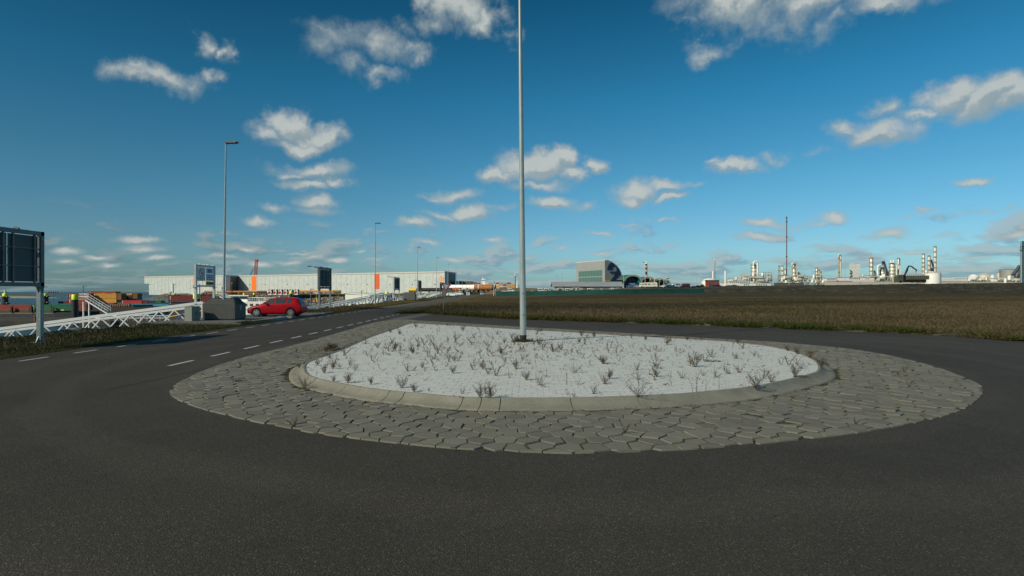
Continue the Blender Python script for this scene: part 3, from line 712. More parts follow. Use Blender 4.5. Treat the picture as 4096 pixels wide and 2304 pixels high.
def f_meadow():
    y = 20 + r.random()**1.5 * 110; x = r.uniform(-10.5, y*0.96 + 2)
    ey = edge_y(x)
    if y < ey + 0.25 or x < -9.6 - 0.021*(y-45): return None
    if y < ey + 4.5 and x > 3 and r.random() < 0.8: return None
    return (x, y, gz(x, y) + 0.06)
P = scatter(26000, f_meadow)
kind(blades_mesh('dry_grass', P, 0.15 + 0.13*r.random(len(P)), 0.010 + P[:, 1]*0.0006, 0.6, dry_m, 2, 8, 0.24), 'stuff')
def f_edge():
    x = r.uniform(-9.4, 19.5); ey = edge_y(x); y = ey + abs(r.normal(0, 0.9)) - 0.08 + .12*math.sin(x*4.1)
    if math.sin(x*2.3) + math.sin(x*5.1+1) + r.normal(0, .5) < -0.1 and x > 6: return None
    if x < -6 and r.random() < .3: y = ey + r.random()*24; x = x - 0.02*(y-45) + r.random()*2
    return (x, y, 0.04)
P = scatter(7000, f_edge)
kind(blades_mesh('green_edge_grass', P, 0.13 + 0.16*r.random(len(P)), np.full(len(P), 0.030), 0.9, grn_m, 3, 6, 0.10), 'stuff')
def f_verge():
    y = 10 + r.random()**1.2 * 130
    if 30.4 < y < 47: return (r.uniform(-15.3, xroad_l(y)-.03), y, .1) if (y < 33 and r.random() < .8) else None
    xl, xr = SH - 0.03*max(0, y-60), xroad_l(y) - 0.05
    x = r.uniform(xl, xr + .06 + .05*math.sin(y*3.1)); return (x, y, 0.012)
P = scatter(15000, f_verge)
kind(blades_mesh('verge_grass', P, 0.04 + 0.06*r.random(len(P)) + (P[:, 0] < -17.5)*0.08*r.random(len(P)), 0.012 + P[:, 1]*0.0005, 0.9, grn_m, 5, 7, 0.14), 'stuff')
def f_vd():
    y = 9 + r.random()**1.2 * 130
    if 30.4 < y < 47: return None
    xl, xr = SH - 0.03*max(0, y-60), xroad_l(y) - 0.3
    x = xl + (xr - xl) * r.random()**1.6; return (x, y, 0.03)
P = scatter(7000, f_vd)
kind(blades_mesh('dry_verge_grass', P, 0.10 + 0.13*r.random(len(P)), 0.007 + P[:, 1]*0.0004, 0.5, dry_m, 6, 4, 0.15), 'stuff')

weed_b = mat('dry_brown_weed', (0.165, 0.070, 0.045), 0.85, 0, 0.3, 20.0, c2=(0.075, 0.042, 0.032))
weed_g = mat('green_weed_leaf', (0.035, 0.07, 0.012), 0.7, 0, 0.3, 20.0)
weed_o = mat('olive_weed_leaf', (0.08, 0.075, 0.025), 0.7, 0, 0.3, 20.0)
def leaf(mb, p, d, l, w, mi):
    d = Vector(d).normalized(); s = d.orthogonal().normalized()
    s.rotate(Matrix.Rotation(rng.uniform(0, 2*PI), 3, d)); p = Vector(p)
    mb.add([p, p + d*l*.5 + s*w/2, p + d*l, p + d*l*.5 - s*w/2], [(0, 1, 2, 3)], mi)
def twig(mb, p, d, l, r0, lv, leafy, mi=0):
    p = Vector(p); d = Vector(d).normalized(); pts = [p]; n = 4
    for k in range(n):
        d = (d + Vector((rng.gauss(0, .13), rng.gauss(0, .13), 0.05))).normalized(); p = p + d*l/n; pts.append(p)
    mb.path(pts, [r0, r0*.85, r0*.7, r0*.6, r0*.45], 3, mi)
    for k in range(1, n+1):
        if lv > 0:
            for _ in range(rng.choice((1, 1, 2))):
                dd = (d + Vector((rng.gauss(0, .55), rng.gauss(0, .55), .15))).normalized(); twig(mb, pts[k], dd, l*rng.uniform(.28, .5), r0*.6, lv-1, leafy, mi)
        for _ in range(leafy):
            q = pts[k-1].lerp(pts[k], rng.random()); leaf(mb, q, (rng.gauss(0, 1), rng.gauss(0, 1), rng.uniform(0, .8)), rng.uniform(.010, .022), rng.uniform(.004, .009), 1)
def bush(h, n, sp, lv=1, leafy=2):
    mb = MB()
    for _ in range(n):
        a = rng.uniform(0, 2*PI); s = rng.uniform(.15, 1)*sp
        twig(mb, (rng.gauss(0, .012), rng.gauss(0, .012), -0.01), (math.cos(a)*s, math.sin(a)*s, 1), h*rng.uniform(.65, 1.08), .0029, lv, leafy)
    for _ in range(n*2): leaf(mb, (rng.gauss(0, .03), rng.gauss(0, .03), .01), (rng.gauss(0, 1), rng.gauss(0, 1), .3), .04, .012, 1)
    return mb
def stalk(h, leafy=6):
    mb = MB(); twig(mb, (0, 0, -.01), (rng.gauss(0, .08), rng.gauss(0, .08), 1), h, .0055, 0, leafy)
    for k in range(int(h*120)): leaf(mb, (rng.gauss(0, .006), rng.gauss(0, .006), h*rng.random()*.95), (rng.gauss(0, 1), rng.gauss(0, 1), .6), .022, .010, 1)
    return mb
def sprig(h):
    mb = MB()
    for _ in range(rng.choice((1, 2, 3))): twig(mb, (rng.gauss(0, .01), 0, -.01), (rng.gauss(0, .5), rng.gauss(0, .5), 1), h*rng.uniform(.7, 1.1), .0033, rng.choice((0, 1)), 3)
    for _ in range(5): leaf(mb, (0, 0, .008), (rng.gauss(0, 1), rng.gauss(0, 1), .25), .035, .012, 1)
    return mb
def rosette(rad, n):
    mb = MB()
    for _ in range(n):
        a = rng.uniform(0, 2*PI); q = rad*rng.random()**.5; leaf(mb, (math.cos(a)*q, math.sin(a)*q, .012*rng.random()), (rng.gauss(0, 1), rng.gauss(0, 1), rng.uniform(.1, .7)), rng.uniform(.03, .06), rng.uniform(.012, .022), 0)
    return mb
def proto(f, nm, mats, n): return [f().obj(nm, mats) for _ in range(n)]
bushes = proto(lambda: bush(.30, 11, 1.0, 2, 1), 'dry_weed_bush', [weed_b, weed_o], 4)
fans = proto(lambda: bush(.32, 9, 1.5, 1, 2), 'spreading_dry_weed', [weed_b, weed_o], 3)
stalks = proto(lambda: stalk(.45, 8), 'weed_stalk', [weed_b, weed_o], 3)
sprigs = proto(lambda: sprig(.17), 'weed_sprig', [weed_b, weed_o], 8)
rosettes = proto(lambda: rosette(.25, 90), 'leafy_weed_mat', [weed_g], 2)
PH = {'b': .30, 'f': .30, 's': .45, 'r': .25}
protos = {'b': bushes, 'f': fans, 's': stalks, 'r': rosettes}
used = set()
def weed(k, x, y, z, sc_, label, cat, group, idx=None):
    p = rng.choice(protos[k]) if k != 'p' else rng.choice(sprigs)
    if p.name in used:
        o = p.copy(); col.objects.link(o)
    else: o = p; used.add(p.name)
    place(o, (x, y, z), rng.uniform(0, 2*PI), sc_); tag(o, label, cat, group); return o
WL = []
C2 = [(25,362,60,'b'),(105,375,45,'f'),(195,390,75,'b'),(395,168,45,'b'),(240,235,45,'b'),(150,215,40,'b'),(850,205,55,'b'),(495,275,35,'f'),(765,272,25,'b'),(370,420,60,'b'),(415,370,55,'b'),(620,490,50,'f'),(765,495,60,'b'),(1220,435,70,'b'),(1250,325,50,'b'),(1365,568,95,'b'),(1370,300,60,'b'),(1585,345,70,'b'),(1090,615,90,'f'),(1045,570,80,'b'),(755,607,80,'b'),(455,555,55,'b'),(370,580,65,'f'),(260,740,110,'b'),(380,775,80,'b'),(840,793,75,'f'),(1020,852,120,'b'),(1110,855,150,'b'),(1465,670,95,'b'),(1595,715,120,'f'),(1250,500,60,'f'),(1560,470,50,'f'),(1485,525,60,'f'),(1975,320,45,'b'),(1995,250,60,'b'),(2200,518,75,'b'),(1930,600,110,'f'),(2225,705,130,'f'),(2110,793,110,'f'),(2265,660,90,'b'),(2115,262,50,'b'),(1600,210,45,'b'),(520,770,35,'b'),(1920,822,40,'b'),(700,150,25,'b'),(1180,240,60,'f'),
 (252,443,165,'s'),(228,400,100,'s'),(350,395,150,'s'),(395,310,90,'s'),(1098,370,140,'s'),(1855,715,195,'s'),(1165,520,80,'s'),(1720,660,95,'s'),(2150,385,70,'s'),(1770,545,0,'')]
C3 = [(35,520,75,'b'),(650,335,70,'b'),(440,290,50,'b'),(840,287,50,'b'),(1330,315,55,'b'),(1810,385,60,'b'),(1900,415,70,'b'),(2030,455,90,'b'),(2140,555,90,'b'),(355,575,90,'f'),(370,665,100,'f'),(915,545,130,'b'),(1075,450,100,'f'),(1320,465,50,'b'),(1490,432,60,'f'),(545,560,70,'b'),(790,650,90,'f'),(1120,640,95,'f'),(1950,555,90,'f'),(1880,635,120,'b'),(1650,680,130,'f'),(1505,752,140,'b'),(370,838,195,'f'),(1230,605,90,'f'),(1345,595,100,'f'),(545,640,80,'b'),(995,625,70,'f'),
 (690,720,175,'s'),(930,800,240,'s'),(895,800,180,'s'),(1020,795,160,'s'),(1150,770,180,'s'),(1200,580,130,'s'),(1425,640,70,'s'),
 (1080,492,180,'r'),(470,697,80,'r'),(1960,648,150,'r'),(295,410,60,'r'),(1770,457,60,'r')]
C1 = [(1400,755,150,'f'),(1590,598,80,'b'),(1670,560,80,'b'),(1815,690,100,'b'),(2040,705,75,'b'),(1680,695,60,'b'),(1520,525,60,'b'),(1345,560,50,'b'),(1640,465,60,'b'),(1610,410,50,'b'),(1890,575,70,'f'),(1830,525,80,'f')]
for L0, ox in ((C1, 640), (C2, 1500), (C3, 2400)):
    for (x, y, h, k) in L0:
        if not k: continue
        px, py = ox + x/2.415, 1240 + y/2.415; p = GR(px, py, TZ + .03)
        on = inside((p.x, p.y), rp); z = tz(p.x, p.y) if on else (TZ if inside((p.x, p.y), koff) else 0.04)
        if not on: p = GR(px, py, z)
        hm = h/2.415 * p.y / F
        WL.append((p.x, p.y, z, hm, k, on, px))
rows = [('along the front kerb', 0, 11.2), ('in the front third of the white island', 11.2, 14.0), ('in the middle of the white island', 14.0, 17.0), ('in the back half of the white island', 17.0, 21.5), ('along the far edge of the white island', 21.5, 60)]
kn = {'b': ('bushy dry brown weed', 'weed'), 'f': ('wide open-branched dry weed', 'weed'), 's': ('tall brown weed stalk', 'weed'), 'r': ('low green leaf mat', 'weed')}
ordn = ['first','second','third','fourth','fifth','sixth','seventh','eighth','ninth','tenth','eleventh','twelfth','thirteenth','fourteenth','fifteenth','sixteenth','seventeenth','eighteenth','nineteenth','twentieth']
for k in 'bfsr':
    for rn, a, b in rows:
        lst = sorted([w for w in WL if w[4] == k and a <= w[1] < b], key=lambda w: w[6])
        for n_, w in enumerate(lst):
            lab = f'{kn[k][0]}, {"the only one" if len(lst) == 1 else ordn[n_] + " from the left"} {rn}'
            weed(k, w[0], w[1], w[2], (w[3]*.86/PH[k]) if k != 'r' else w[3]/.5, lab, 'weed', 'weeds on the white island')
cnt = 0; rr = random.Random(21)
while cnt < 290:
    p = Vector((rr.uniform(-7.5, 9.5), rr.uniform(9.5, 33)))
    if rr.random() < .35: p = Vector((rr.gauss(-1.0, 2.3), rr.gauss(16, 2.2)))
    if not inside(p, rp) or p.y > 27 and rr.random() < .5: continue
    if p.x < -2 and p.y < 15 and rr.random() < .5: continue
    weed('p', p.x, p.y, tz(p.x, p.y), rr.choice((.35, .5, .7, .9, 1.1, 1.4)) * rr.uniform(.8, 1.2), f'small dry sprig in the {"front" if p.y < 13 else "middle" if p.y < 18 else "far"} {"left" if p.x < -2 else "centre" if p.x < 3 else "right"} of the white paving', 'weed sprig', f'sprigs on the {"front" if p.y < 13 else "middle" if p.y < 18 else "far"} {"left" if p.x < -2 else "centre" if p.x < 3 else "right"} white paving'); cnt += 1
cnt = 0
while cnt < 60:
    p = Vector((rr.uniform(-8, 11), rr.uniform(7, 24)))
    if not inside(p, outer) or inside(p, koff): continue
    weed('p', p.x, p.y, .02, rr.choice((.35, .5, .6, .9)), 'small dry weed sprig growing between the grey apron stones', 'weed sprig', 'small sprigs between the apron stones'); cnt += 1
for (px, py, w_, lab) in ((950,1526,40,'green leafy weed on the left of the grey apron'),(1400,1317,28,'green grass tuft on the far left rim of the apron'),(1215,1365,22,'yellowish tuft on the left rim of the apron by the dashes'),(3475,1553,34,'yellow-green weed on the right half of the apron'),(3580,1487,22,'small green weed on the right of the apron towards the road'),(1815,1795,30,'green tuft at the front rim of the apron'),(1930,1800,26,'brown tuft at the front rim of the apron below the short kerbstone'),(3100,1585,30,'green tuft at the foot of the kerb right of the largest weed')):
    p = GR(px, py, .03); o = weed('r', p.x, p.y, .035, w_*p.y/F/.5, lab, 'weed', 'leafy weeds on the apron'); o.scale.z = o.scale.x * 2.2

filler_g = surf_mat('moss_tuft', grass_b([(0.02, 0.022, 0.006), (0.05, 0.045, 0.015), (0.03, 0.02, 0.01), (0.06, 0.045, 0.025)]))
def f_foot():
    i = rr.randrange(N); p = rp[i] + nrm(i)*(0.34 + abs(rr.gauss(0, .03)))
    if p.y < 13 or rr.random() < .3: 
        if rr.random() < .5: return (p.x, p.y, .02)
    return (p.x, p.y, .03) if rr.random() < .4 and (p.x < -6 or p.y > 14) else None
P = scatter(700, f_foot)
kind(blades_mesh('kerb_foot_grass', P, 0.012 + 0.03*r.random(len(P)), np.full(len(P), .006), 1.4, filler_g, 9, 5, 0.04), 'stuff')
P = scatter(130, lambda: (0.37 + r.normal(0, .17), 18.05 + r.normal(0, .14), .18))
kind(blades_mesh('pole_foot_grass', P, 0.05 + 0.09*r.random(len(P)), np.full(len(P), .012), 1.0, grn_m, 10, 6, 0.04), 'stuff')
def f_lk():
    i = rr.randrange(N); p = rp[i] + nrm(i)*abs(rr.gauss(.2, .12))
    return (p.x, p.y, .06) if p.x < -5.6 and 13 < p.y < 17.5 else None
P = scatter(110, f_lk)
kind(blades_mesh('kerb_corner_grass', P, 0.06 + 0.12*r.random(len(P)), np.full(len(P), .006), 0.8, dry_m, 12, 4, 0.05), 'stuff')

P = scatter(1000, lambda: (lambda p: (p.x, p.y, tz(p.x, p.y)) if inside(p, rp) else None)(Vector((rr.gauss(0.5, 5.0), rr.gauss(16, 4.2)))))
kind(blades_mesh('leaf_litter', P, 0.015 + 0.05*r.random(len(P))**2, 0.012 + 0.025*r.random(len(P)), 2.0, weed_b, 13, 3, 0.05), 'stuff')

# very small dry weeds too many to count
src = [p_.data for p_ in sprigs]; V, Fc = [], []; k = 0; MI = []
while k < 420:
    p = Vector((rr.uniform(-7.5, 9.5), rr.uniform(9.5, 32)))
    if rr.random() < .4: p = Vector((rr.gauss(0, 2.8), rr.gauss(15.5, 2.4)))
    if not inside(p, rp): continue
    me = rr.choice(src); q = rr.uniform(.22, .6); a = rr.uniform(0, 2*PI); ca, sa = math.cos(a)*q, math.sin(a)*q; z0 = tz(p.x, p.y); b = len(V)
    V += [(p.x + v.co.x*ca - v.co.y*sa, p.y + v.co.x*sa + v.co.y*ca, z0 + v.co.z*q) for v in me.vertices]
    for f in me.polygons: Fc.append(tuple(b + i for i in f.vertices)); MI.append(f.material_index)
    k += 1
me = bpy.data.meshes.new('fine_weeds'); me.from_pydata(V, [], Fc); me.materials.append(weed_b); me.materials.append(weed_o); me.polygons.foreach_set('material_index', MI)
o = bpy.data.objects.new('fine_weeds', me); col.objects.link(o); kind(o, 'stuff')
# ---------------------------------------------------------------- lamp posts
def pole_main():
    base = Vector((0.37, 18.06, TZ + .04)); hgt = 12.6; top = base + Vector((-0.12, 0, hgt))
    t = thing('lamp_post', base, 'very tall pale grey lamp post rising from the white roundabout island', 'lamp post')
    def at(z): return base + (top - base) * (z / hgt)
    def rad(z): return 0.108 - (0.108 - 0.048) * z / hgt
    m = MB(); m.tube(at(.22), at(hgt), rad(.22), rad(hgt), 20); m.obj('pole', lampm, t)
    m = MB(); m.tube(at(-.1), at(.225), .112, .110, 20); m.obj('base_collar', dark, t)
    for z0, z1 in ((0.42, 0.92), (1.12, 1.62)):
        m = MB(); ang = []
        for k in range(7):
            a = -PI/2 - .42 + .84*k/6
            ang.append(a)
        vs = [at(z) + Vector((math.cos(a), math.sin(a), 0))*(rad(z)+.0035) for z in (z0, z1) for a in ang]
        m.add(vs, [(k, k+1, 7+k+1, 7+k) for k in range(6)], 0, True)
        h = m.obj('hatch', mat('hatch_paint', (0.40, 0.45, 0.44), .4, .2, .05), t)
        m = MB(); q = at(z1-.03) + Vector((.01, -rad(z1)-.004, 0)); m.tube(q, q + Vector((0, -.008, 0)), .018, n=10); m.obj('lock', dark, h)
    m = MB()
    for sx in (-1, 1): m.tube(at(hgt-.05), at(hgt) + Vector((sx*.9, 0, .12)), .035, n=8)
    m.obj('arm', lampm, t)
    for sx in (-1, 1):
        m = MB(); c = at(hgt) + Vector((sx*1.1, 0, .13)); m.box((c.x-.32, c.y-.16, c.z-.05), (c.x+.32, c.y+.16, c.z+.04)); m.obj('lamp_head', galv_d, t)
pole_main()
def street_lamp(px, base_y, top_y, label, lean=0.0, two=False, headd=1):
    D = F * H / (base_y - HZ); b = GR(px, base_y); top = H + (HZ - top_y) / F * D
    t = thing('street_lamp', b, label, 'street lamp', 'street lamps along the main road')
    tp = Vector((b.x + lean, b.y, top - .05)); s = 1 if D < 90 else 1.25
    m = MB(); m.tube(b - Vector((0, 0, .3)), b + Vector((0, 0, 1.2)), .095*s, .085*s, 12); m.tube(b + Vector((0, 0, 1.2)), tp, .075*s, .042*s, 12); m.obj('pole', lampm, t)
    for sx in ((-1, 1) if two else (1,)):
        m = MB(); m.tube(tp + Vector((-sx*.05, 0, -.12)), tp + Vector((sx*.16, 0, .03)), .03, .03, 8)
        if not two or sx == 1: m.obj('bracket', galv_d, t)
        m = MB(); c = tp + Vector((sx*.36, 0, .05))
        prof = [(-.42, -.02), (-.30, -.05), (.25, -.05), (.38, .03), (.25, .075), (-.34, .05)]
        m.prism([(c.x + sx*a, c.y - .16, c.z + z) for a, z in prof], (0, .32, 0)); m.obj('lamp_head', galv_d, t)
    return t
street_lamp(895, 1286, 570, 'nearest grey street lamp, standing in front of the grey metal bin', .13)
street_lamp(1500, 1219.5, 893, 'street lamp whose pole crosses the warehouse orange band', .05)
street_lamp(1669, 1200.6, 989, 'street lamp beside the second grey bin further down the road', .05)
street_lamp(1746, 1190.6, 1031, 'street lamp just left of the red and white yield sign')
street_lamp(1792, 1186.0, 1056, 'street lamp in front of the dark end wall of the warehouse')
street_lamp(1823, 1182.3, 1072, 'street lamp just right of the warehouse end by the white parked cars')
street_lamp(1849, 1180.6, 1088, 'thin street lamp in front of the big white steel tube')
street_lamp(1865, 1178.6, 1097, 'very thin far street lamp left of the double-headed one')
street_lamp(1877, 1178.0, 1094, 'far street lamp with two heads near the end of the road', two=True)

# ---------------------------------------------------------------- sign boards along the quay (seen from the road)
def board_back(nm, x, y0, y1, z0, z1, label, group, ng, heavy, posts=None):
    """framed board standing parallel to the road, its back with ribs towards the road"""
    t = thing('harbour_sign', ((x), (y0+y1)/2, 0), label, 'sign', group)
    fr = .07 if heavy else .10
    m = MB()
    m.box((x-fr, y0, z1-2*fr), (x+fr, y1, z1)); m.box((x-fr, y0, z0), (x+fr, y1, z0+2*fr))
    m.box((x-fr, y0-.001, z0), (x+fr, y0+2*fr, z1+.002)); m.box((x-fr, y1-2*fr, z0-.001), (x+fr, y1+.001, z1+.003)); m.obj('frame', galv_d, t)
    m = MB(); g = .035; n = ng; w = (y1-y0-4*fr-(n+1)*g)/n
    for k in range(n):
        a = y0+2*fr+g+k*(w+g)
        m = MB(); m.box((x-.045, a, z0+2*fr+.03), (x-.03, a+w, z1-2*fr-.03)); 
        m.obj('panel', mat('panel_back_grey', (0.085, 0.10, 0.10), .6, .1, .15, 2.0), t)
    m = MB()
    for k in range(n):
        a = y0+2*fr+g+k*(w+g)
        for q in (.14, .86): yy = a+w*q; m.box((x-.028, yy-.028, z0+.02), (x+.03, yy+.028, z1-.02))
    for q in (.36, .68):
        zz = z0+(z1-z0)*q; m.box((x-.029, y0+.1, zz-.02), (x+.026, y1-.1, zz+.02))
    m.obj('rib', galv_d, t)
    m = MB()
    for k in range(n):
        a = y0+2*fr+g+k*(w+g)
        for q in (.14, .86):
            for zq in (.03, .36, .68, .97): zz = z0+(z1-z0)*zq; m.box((x+.031, a+w*q-.06, zz-.03), (x+.05, a+w*q+.06, zz+.03))
    m.obj('clamp', mat('clamp_rusty', (0.22, 0.20, 0.17), .6, .3, .2, 9), t)
    for yy in (posts or (y0+.22, y1-.14)):
        m = MB(); m.box((x-.075, yy-.075, -.1), (x+.075, yy+.075, z0+.001))
        m.obj('post', galv, t)
        m = MB()
        for sx, sy in ((1,0),(-1,0),(0,1),(0,-1)):
            a = Vector((x+sx*.074, yy+sy*.074, 0)); d = Vector((sx, sy, 0)); s = Vector((-sy, sx, 0))*.008
            m.prism([a+Vector((0,0,.02))-s, a+d*.11+Vector((0,0,.02))-s, a+Vector((0,0,.24))-s], s*2)
            m.prism([a+Vector((0,0,z0-.24))-s, a+d*.08+Vector((0,0,z0-.02))-s, a+Vector((0,0,z0-.02))-s], s*2)
        m.box((x-.2, yy-.2, 0), (x+.2, yy+.2, .03)); m.box((x-.15, yy-.15, z0-.02), (x+.15, yy+.15, z0-.001)); m.obj('base_plate', galv, t)
    return t
def sign_lights(t, x, y0, y1, z, n=2):
    for k in range(n):
        yy = y0 + (y1-y0)*(k+.5)/n; m = MB()
        m.tube((x, yy, z), (x-1.25, yy, z+.12), .018, n=6); m.tube((x-1.05, yy, z+.10), (x-1.4, yy, z+.09), .06, n=8); m.tube((x+.05, yy, z+.0), (x-.1, yy, z+.05), .045, n=8)
        m.obj('floodlight', galv_d, t)
t = board_back('a', -16.92, 15.9, 19.82, 2.02, 3.98, 'large dark sign board seen from behind at the far left on steel posts', None, 3, True, (16.4, 19.72))
sign_lights(t, -16.92, 15.9, 19.4, 3.98, 3)
g_ = 'sign boards along the quay seen from behind'
t['group'] = g_
t = board_back('b', -19.0, 54.0, 57.6, 2.1, 4.25, 'ribbed dark sign board on two posts right of the red car', g_, 3, False); sign_lights(t, -19.0, 54, 57.6, 4.25, 2)
t = board_back('c', -21.2, 99, 103.5, 2.1, 4.4, 'dark sign board on two posts further along the road, right of the orange band', g_, 3, False); sign_lights(t, -21.2, 99, 103.5, 4.4, 2)
t = board_back('d', -23.7, 139, 143.5, 2.1, 4.6, 'dark sign board above the yellow pile end', g_, 3, False); sign_lights(t, -23.7, 139, 143.5, 4.6, 2)
t = board_back('e', -24.9, 190, 195, 1.9, 4.7, 'small distant dark sign board partly behind the yield sign', g_, 3, False)

def ring_poly(c, yd, zd, r1, r2, n=28):                 # annulus quads in the plane of yd, zd
    vs = [c + (yd*math.cos(2*PI*k/n) + zd*math.sin(2*PI*k/n))*r for r in (r1, r2) for k in range(n)]
    return vs, [(k, (k+1) % n, n+(k+1) % n, n+k) for k in range(n)]
def front_sign(x, y0, y1, z0, z1, label, full=True):
    t = thing('harbour_sign', (x, (y0+y1)/2, 0), label, 'sign', 'white framed harbour signs'); L = y1-y0
    m = MB(); f = .06
    m.box((x-f, y0-.08, z0), (x+f, y0+.10, z1+.04)); m.box((x-f, y1-.10, z0), (x+f, y1+.08, z1+.001)); m.box((x-f+.002, y0+.10, z1-.13), (x+f-.002, y1-.10, z1)); m.box((x-f+.002, y0+.10, z0+.0), (x+f-.002, y1-.10, z0+.11)); m.obj('frame', offw, t)
    pw = (L-.2)/2*.97; ya = y0+.11; yb = ya+pw+.05; zt = z1-.16; h = z1-z0
    pan = mat('sign_panel_white', (0.80, 0.82, 0.82), .45, 0, .03)
    ink = mat('sign_ink', (0.02, 0.02, 0.025), .6)
    zm = z0+h*.27
    m = MB(); m.box((x+.01, ya, zm), (x+.03, ya+pw, zt)); m.obj('panel', pan, t)
    m = MB(); m.box((x+.01, yb, z0+h*.60+.02), (x+.03, yb+pw, zt-.02)); m.obj('panel', pan, t)
    m = MB(); m.box((x+.01, yb, zm+.01), (x+.03, yb+pw, z0+h*.60)); m.obj('panel', pan, t)
    m = MB(); m.box((x+.01, yb, z0+.12), (x+.032, yb+pw, zm-.02)); pb_ = m.obj('number_plate', signyel, t)
    m = MB()
    for q in (.25, .72): m.box((x-.02, ya+pw*q-.015, z0+.11), (x+.01, ya+pw*q+.015, zm))
    m.obj('support_bar', offw, t)
    yd, zd = Vector((0, 1, 0)), Vector((0, 0, 1))
    if full:
        c = Vector((x+.033, ya+pw*.53, zt-h*.25)); r = h*.205
        m = MB(); m.add(*ring_poly(c, yd*1.0, zd, r, r*.80)); dd = (yd*.72 - zd*.70).normalized(); pp = dd.cross(Vector((1, 0, 0))).normalized()
        m.prism([c-dd*r*.85+pp*r*.09, c+dd*r*.85+pp*r*.09, c+dd*r*.85-pp*r*.09, c-dd*r*.85-pp*r*.09], (.002, 0, 0)); m.obj('prohibition_ring', mat('ring_red', (0.50, 0.01, 0.03), .4), t)
        m = MB()                                        # cigarette / flame pictogram pieces
        m.prism([c+yd*a*r+zd*b*r-Vector((.001, 0, 0)) for a, b in ((-.45, -.35), (-.05, -.05), (.02, -.17), (-.38, -.48))], (.001, 0, 0))
        m.prism([c+yd*a*r+zd*b*r-Vector((.001, 0, 0)) for a, b in ((-.25, .5), (-.1, .15), (-.32, .1), (-.45, .3))], (.001, 0, 0))
        m.prism([c+yd*a*r+zd*b*r-Vector((.001, 0, 0)) for a, b in ((.2, .1), (.5, .2), (.45, -.1), (.25, -.2))], (.001, 0, 0)); m.obj('pictogram', ink, t)
        def tx(s, y, z, size, w, m_=ink, nm='lettering'): return text_mesh(nm, s, (x+.034, y, z), yd, zd, size, m_, t, .001, w)
        tx('Roken en open vuur', ya+pw*.5, zm+h*.13, .13, pw*.92); tx('verboden', ya+pw*.5, zm+h*.05, .13, pw*.5)
        m = MB(); m.box((x+.031, yb+pw*.2, z0+h*.60+h*.07), (x+.036, yb+pw*.76, zt-h*.055)); m.obj('blue_panel', mat('sign_blue', (0.01, 0.13, 0.38), .4), t)
        for k in range(3): m = text_mesh('lettering', ['HAVEN INFORMATIE', 'UITSLUITEND', 'LIGPLAATS'][k] if False else ['- - - - - - -', '- - - - - - - -', '- - - - - -'][k], (x+.038, yb+pw*.48, zt-h*(.085+.045*k)), yd, zd, .09, white, t, .001, pw*.42)
        tx('UITGEZONDERD', yb+pw*.5, zm+h*.265, .15, pw*.88); tx('BEMANNING', yb+pw*.5, zm+h*.165, .15, pw*.70); tx('VAN SCHEPEN', yb+pw*.5, zm+h*.07, .15, pw*.82)
        text_mesh('lettering', '8364', (x+.035, yb+pw*.5, z0+.12+(zm-z0-.14)*.5), yd, zd, .36, ink, pb_, .001, pw*.72, bold=.008)
    else:
        text_mesh('lettering', '8364', (x+.035, yb+pw*.5, z0+.12+(zm-z0-.14)*.5), yd, zd, .36, ink, pb_, .001, pw*.72)
    for yy in (y0+.01, y1-.01):
        m = MB(); m.box((x-.07, yy-.07, -.1), (x+.07, yy+.07, z0-.03)); m.obj('post', offw, t)
        m = MB(); m.box((x-.14, yy-.2, z0-.03), (x+.14, yy+.2, z0-.001))
        m.prism([(x-.01, yy+.071, z0-.03), (x-.01, yy+.18, z0-.03), (x-.01, yy+.071, z0-.25)], (.02, 0, 0)); m.obj('bracket', offw, t)
    for q in (.12, .40, .58, .88):
        m = MB(); yy = y0+L*q; m.tube((x-.05, yy, z1+.03), (x+.15, yy, z1+.05), .03, n=8); m.obj('floodlight', white, t)
    return t
front_sign(-21.45, 37.3, 39.6, 2.16, 3.66, 'white double harbour sign with no-smoking symbol and yellow number plate 8364')

# ---------------------------------------------------------------- utility cabinet and grey bins
def cabinet(c, w, d, h, rz, label, gp):
    t = thing('utility_cabinet', c, label, 'cabinet', gp); t.rotation_euler.z = rz; bpy.context.view_layer.update()
    M = Matrix.Translation(c) @ Matrix.Rotation(rz, 4, 'Z')
    m = MB(); m.box((-w/2, -d/2, -.1), (w/2, d/2, h-.03), 0, M); m.box((-w/2-.02, -d/2-.02, h-.03), (w/2+.02, d/2+.02, h), 0, M); m.obj('housing', cabm, t)
    m = MB(); m.box((w/2+.001, -d/2+.03, .08), (w/2+.012, d/2-.03, h-.06), 0, M); dr = m.obj('door', cabm, t)
    m = MB(); m.box((w/2+.013, -.02, h*.5), (w/2+.035, .02, h*.62), 0, M); m.obj('handle', dark, dr)
    m = MB(); m.tube(M @ Vector((-w*.2, -d/2-.004, h*.88)), M @ Vector((-w*.2, -d/2-.016, h*.88)), .02, n=8); m.obj('lock', dark, t)
    return t
p = GR(757, 1291); cabinet(Vector((p.x, p.y+.3, 0.0)), .50, .62, .96, R(-12), 'small grey-green utility cabinet left of the big metal bin', 'utility cabinets')
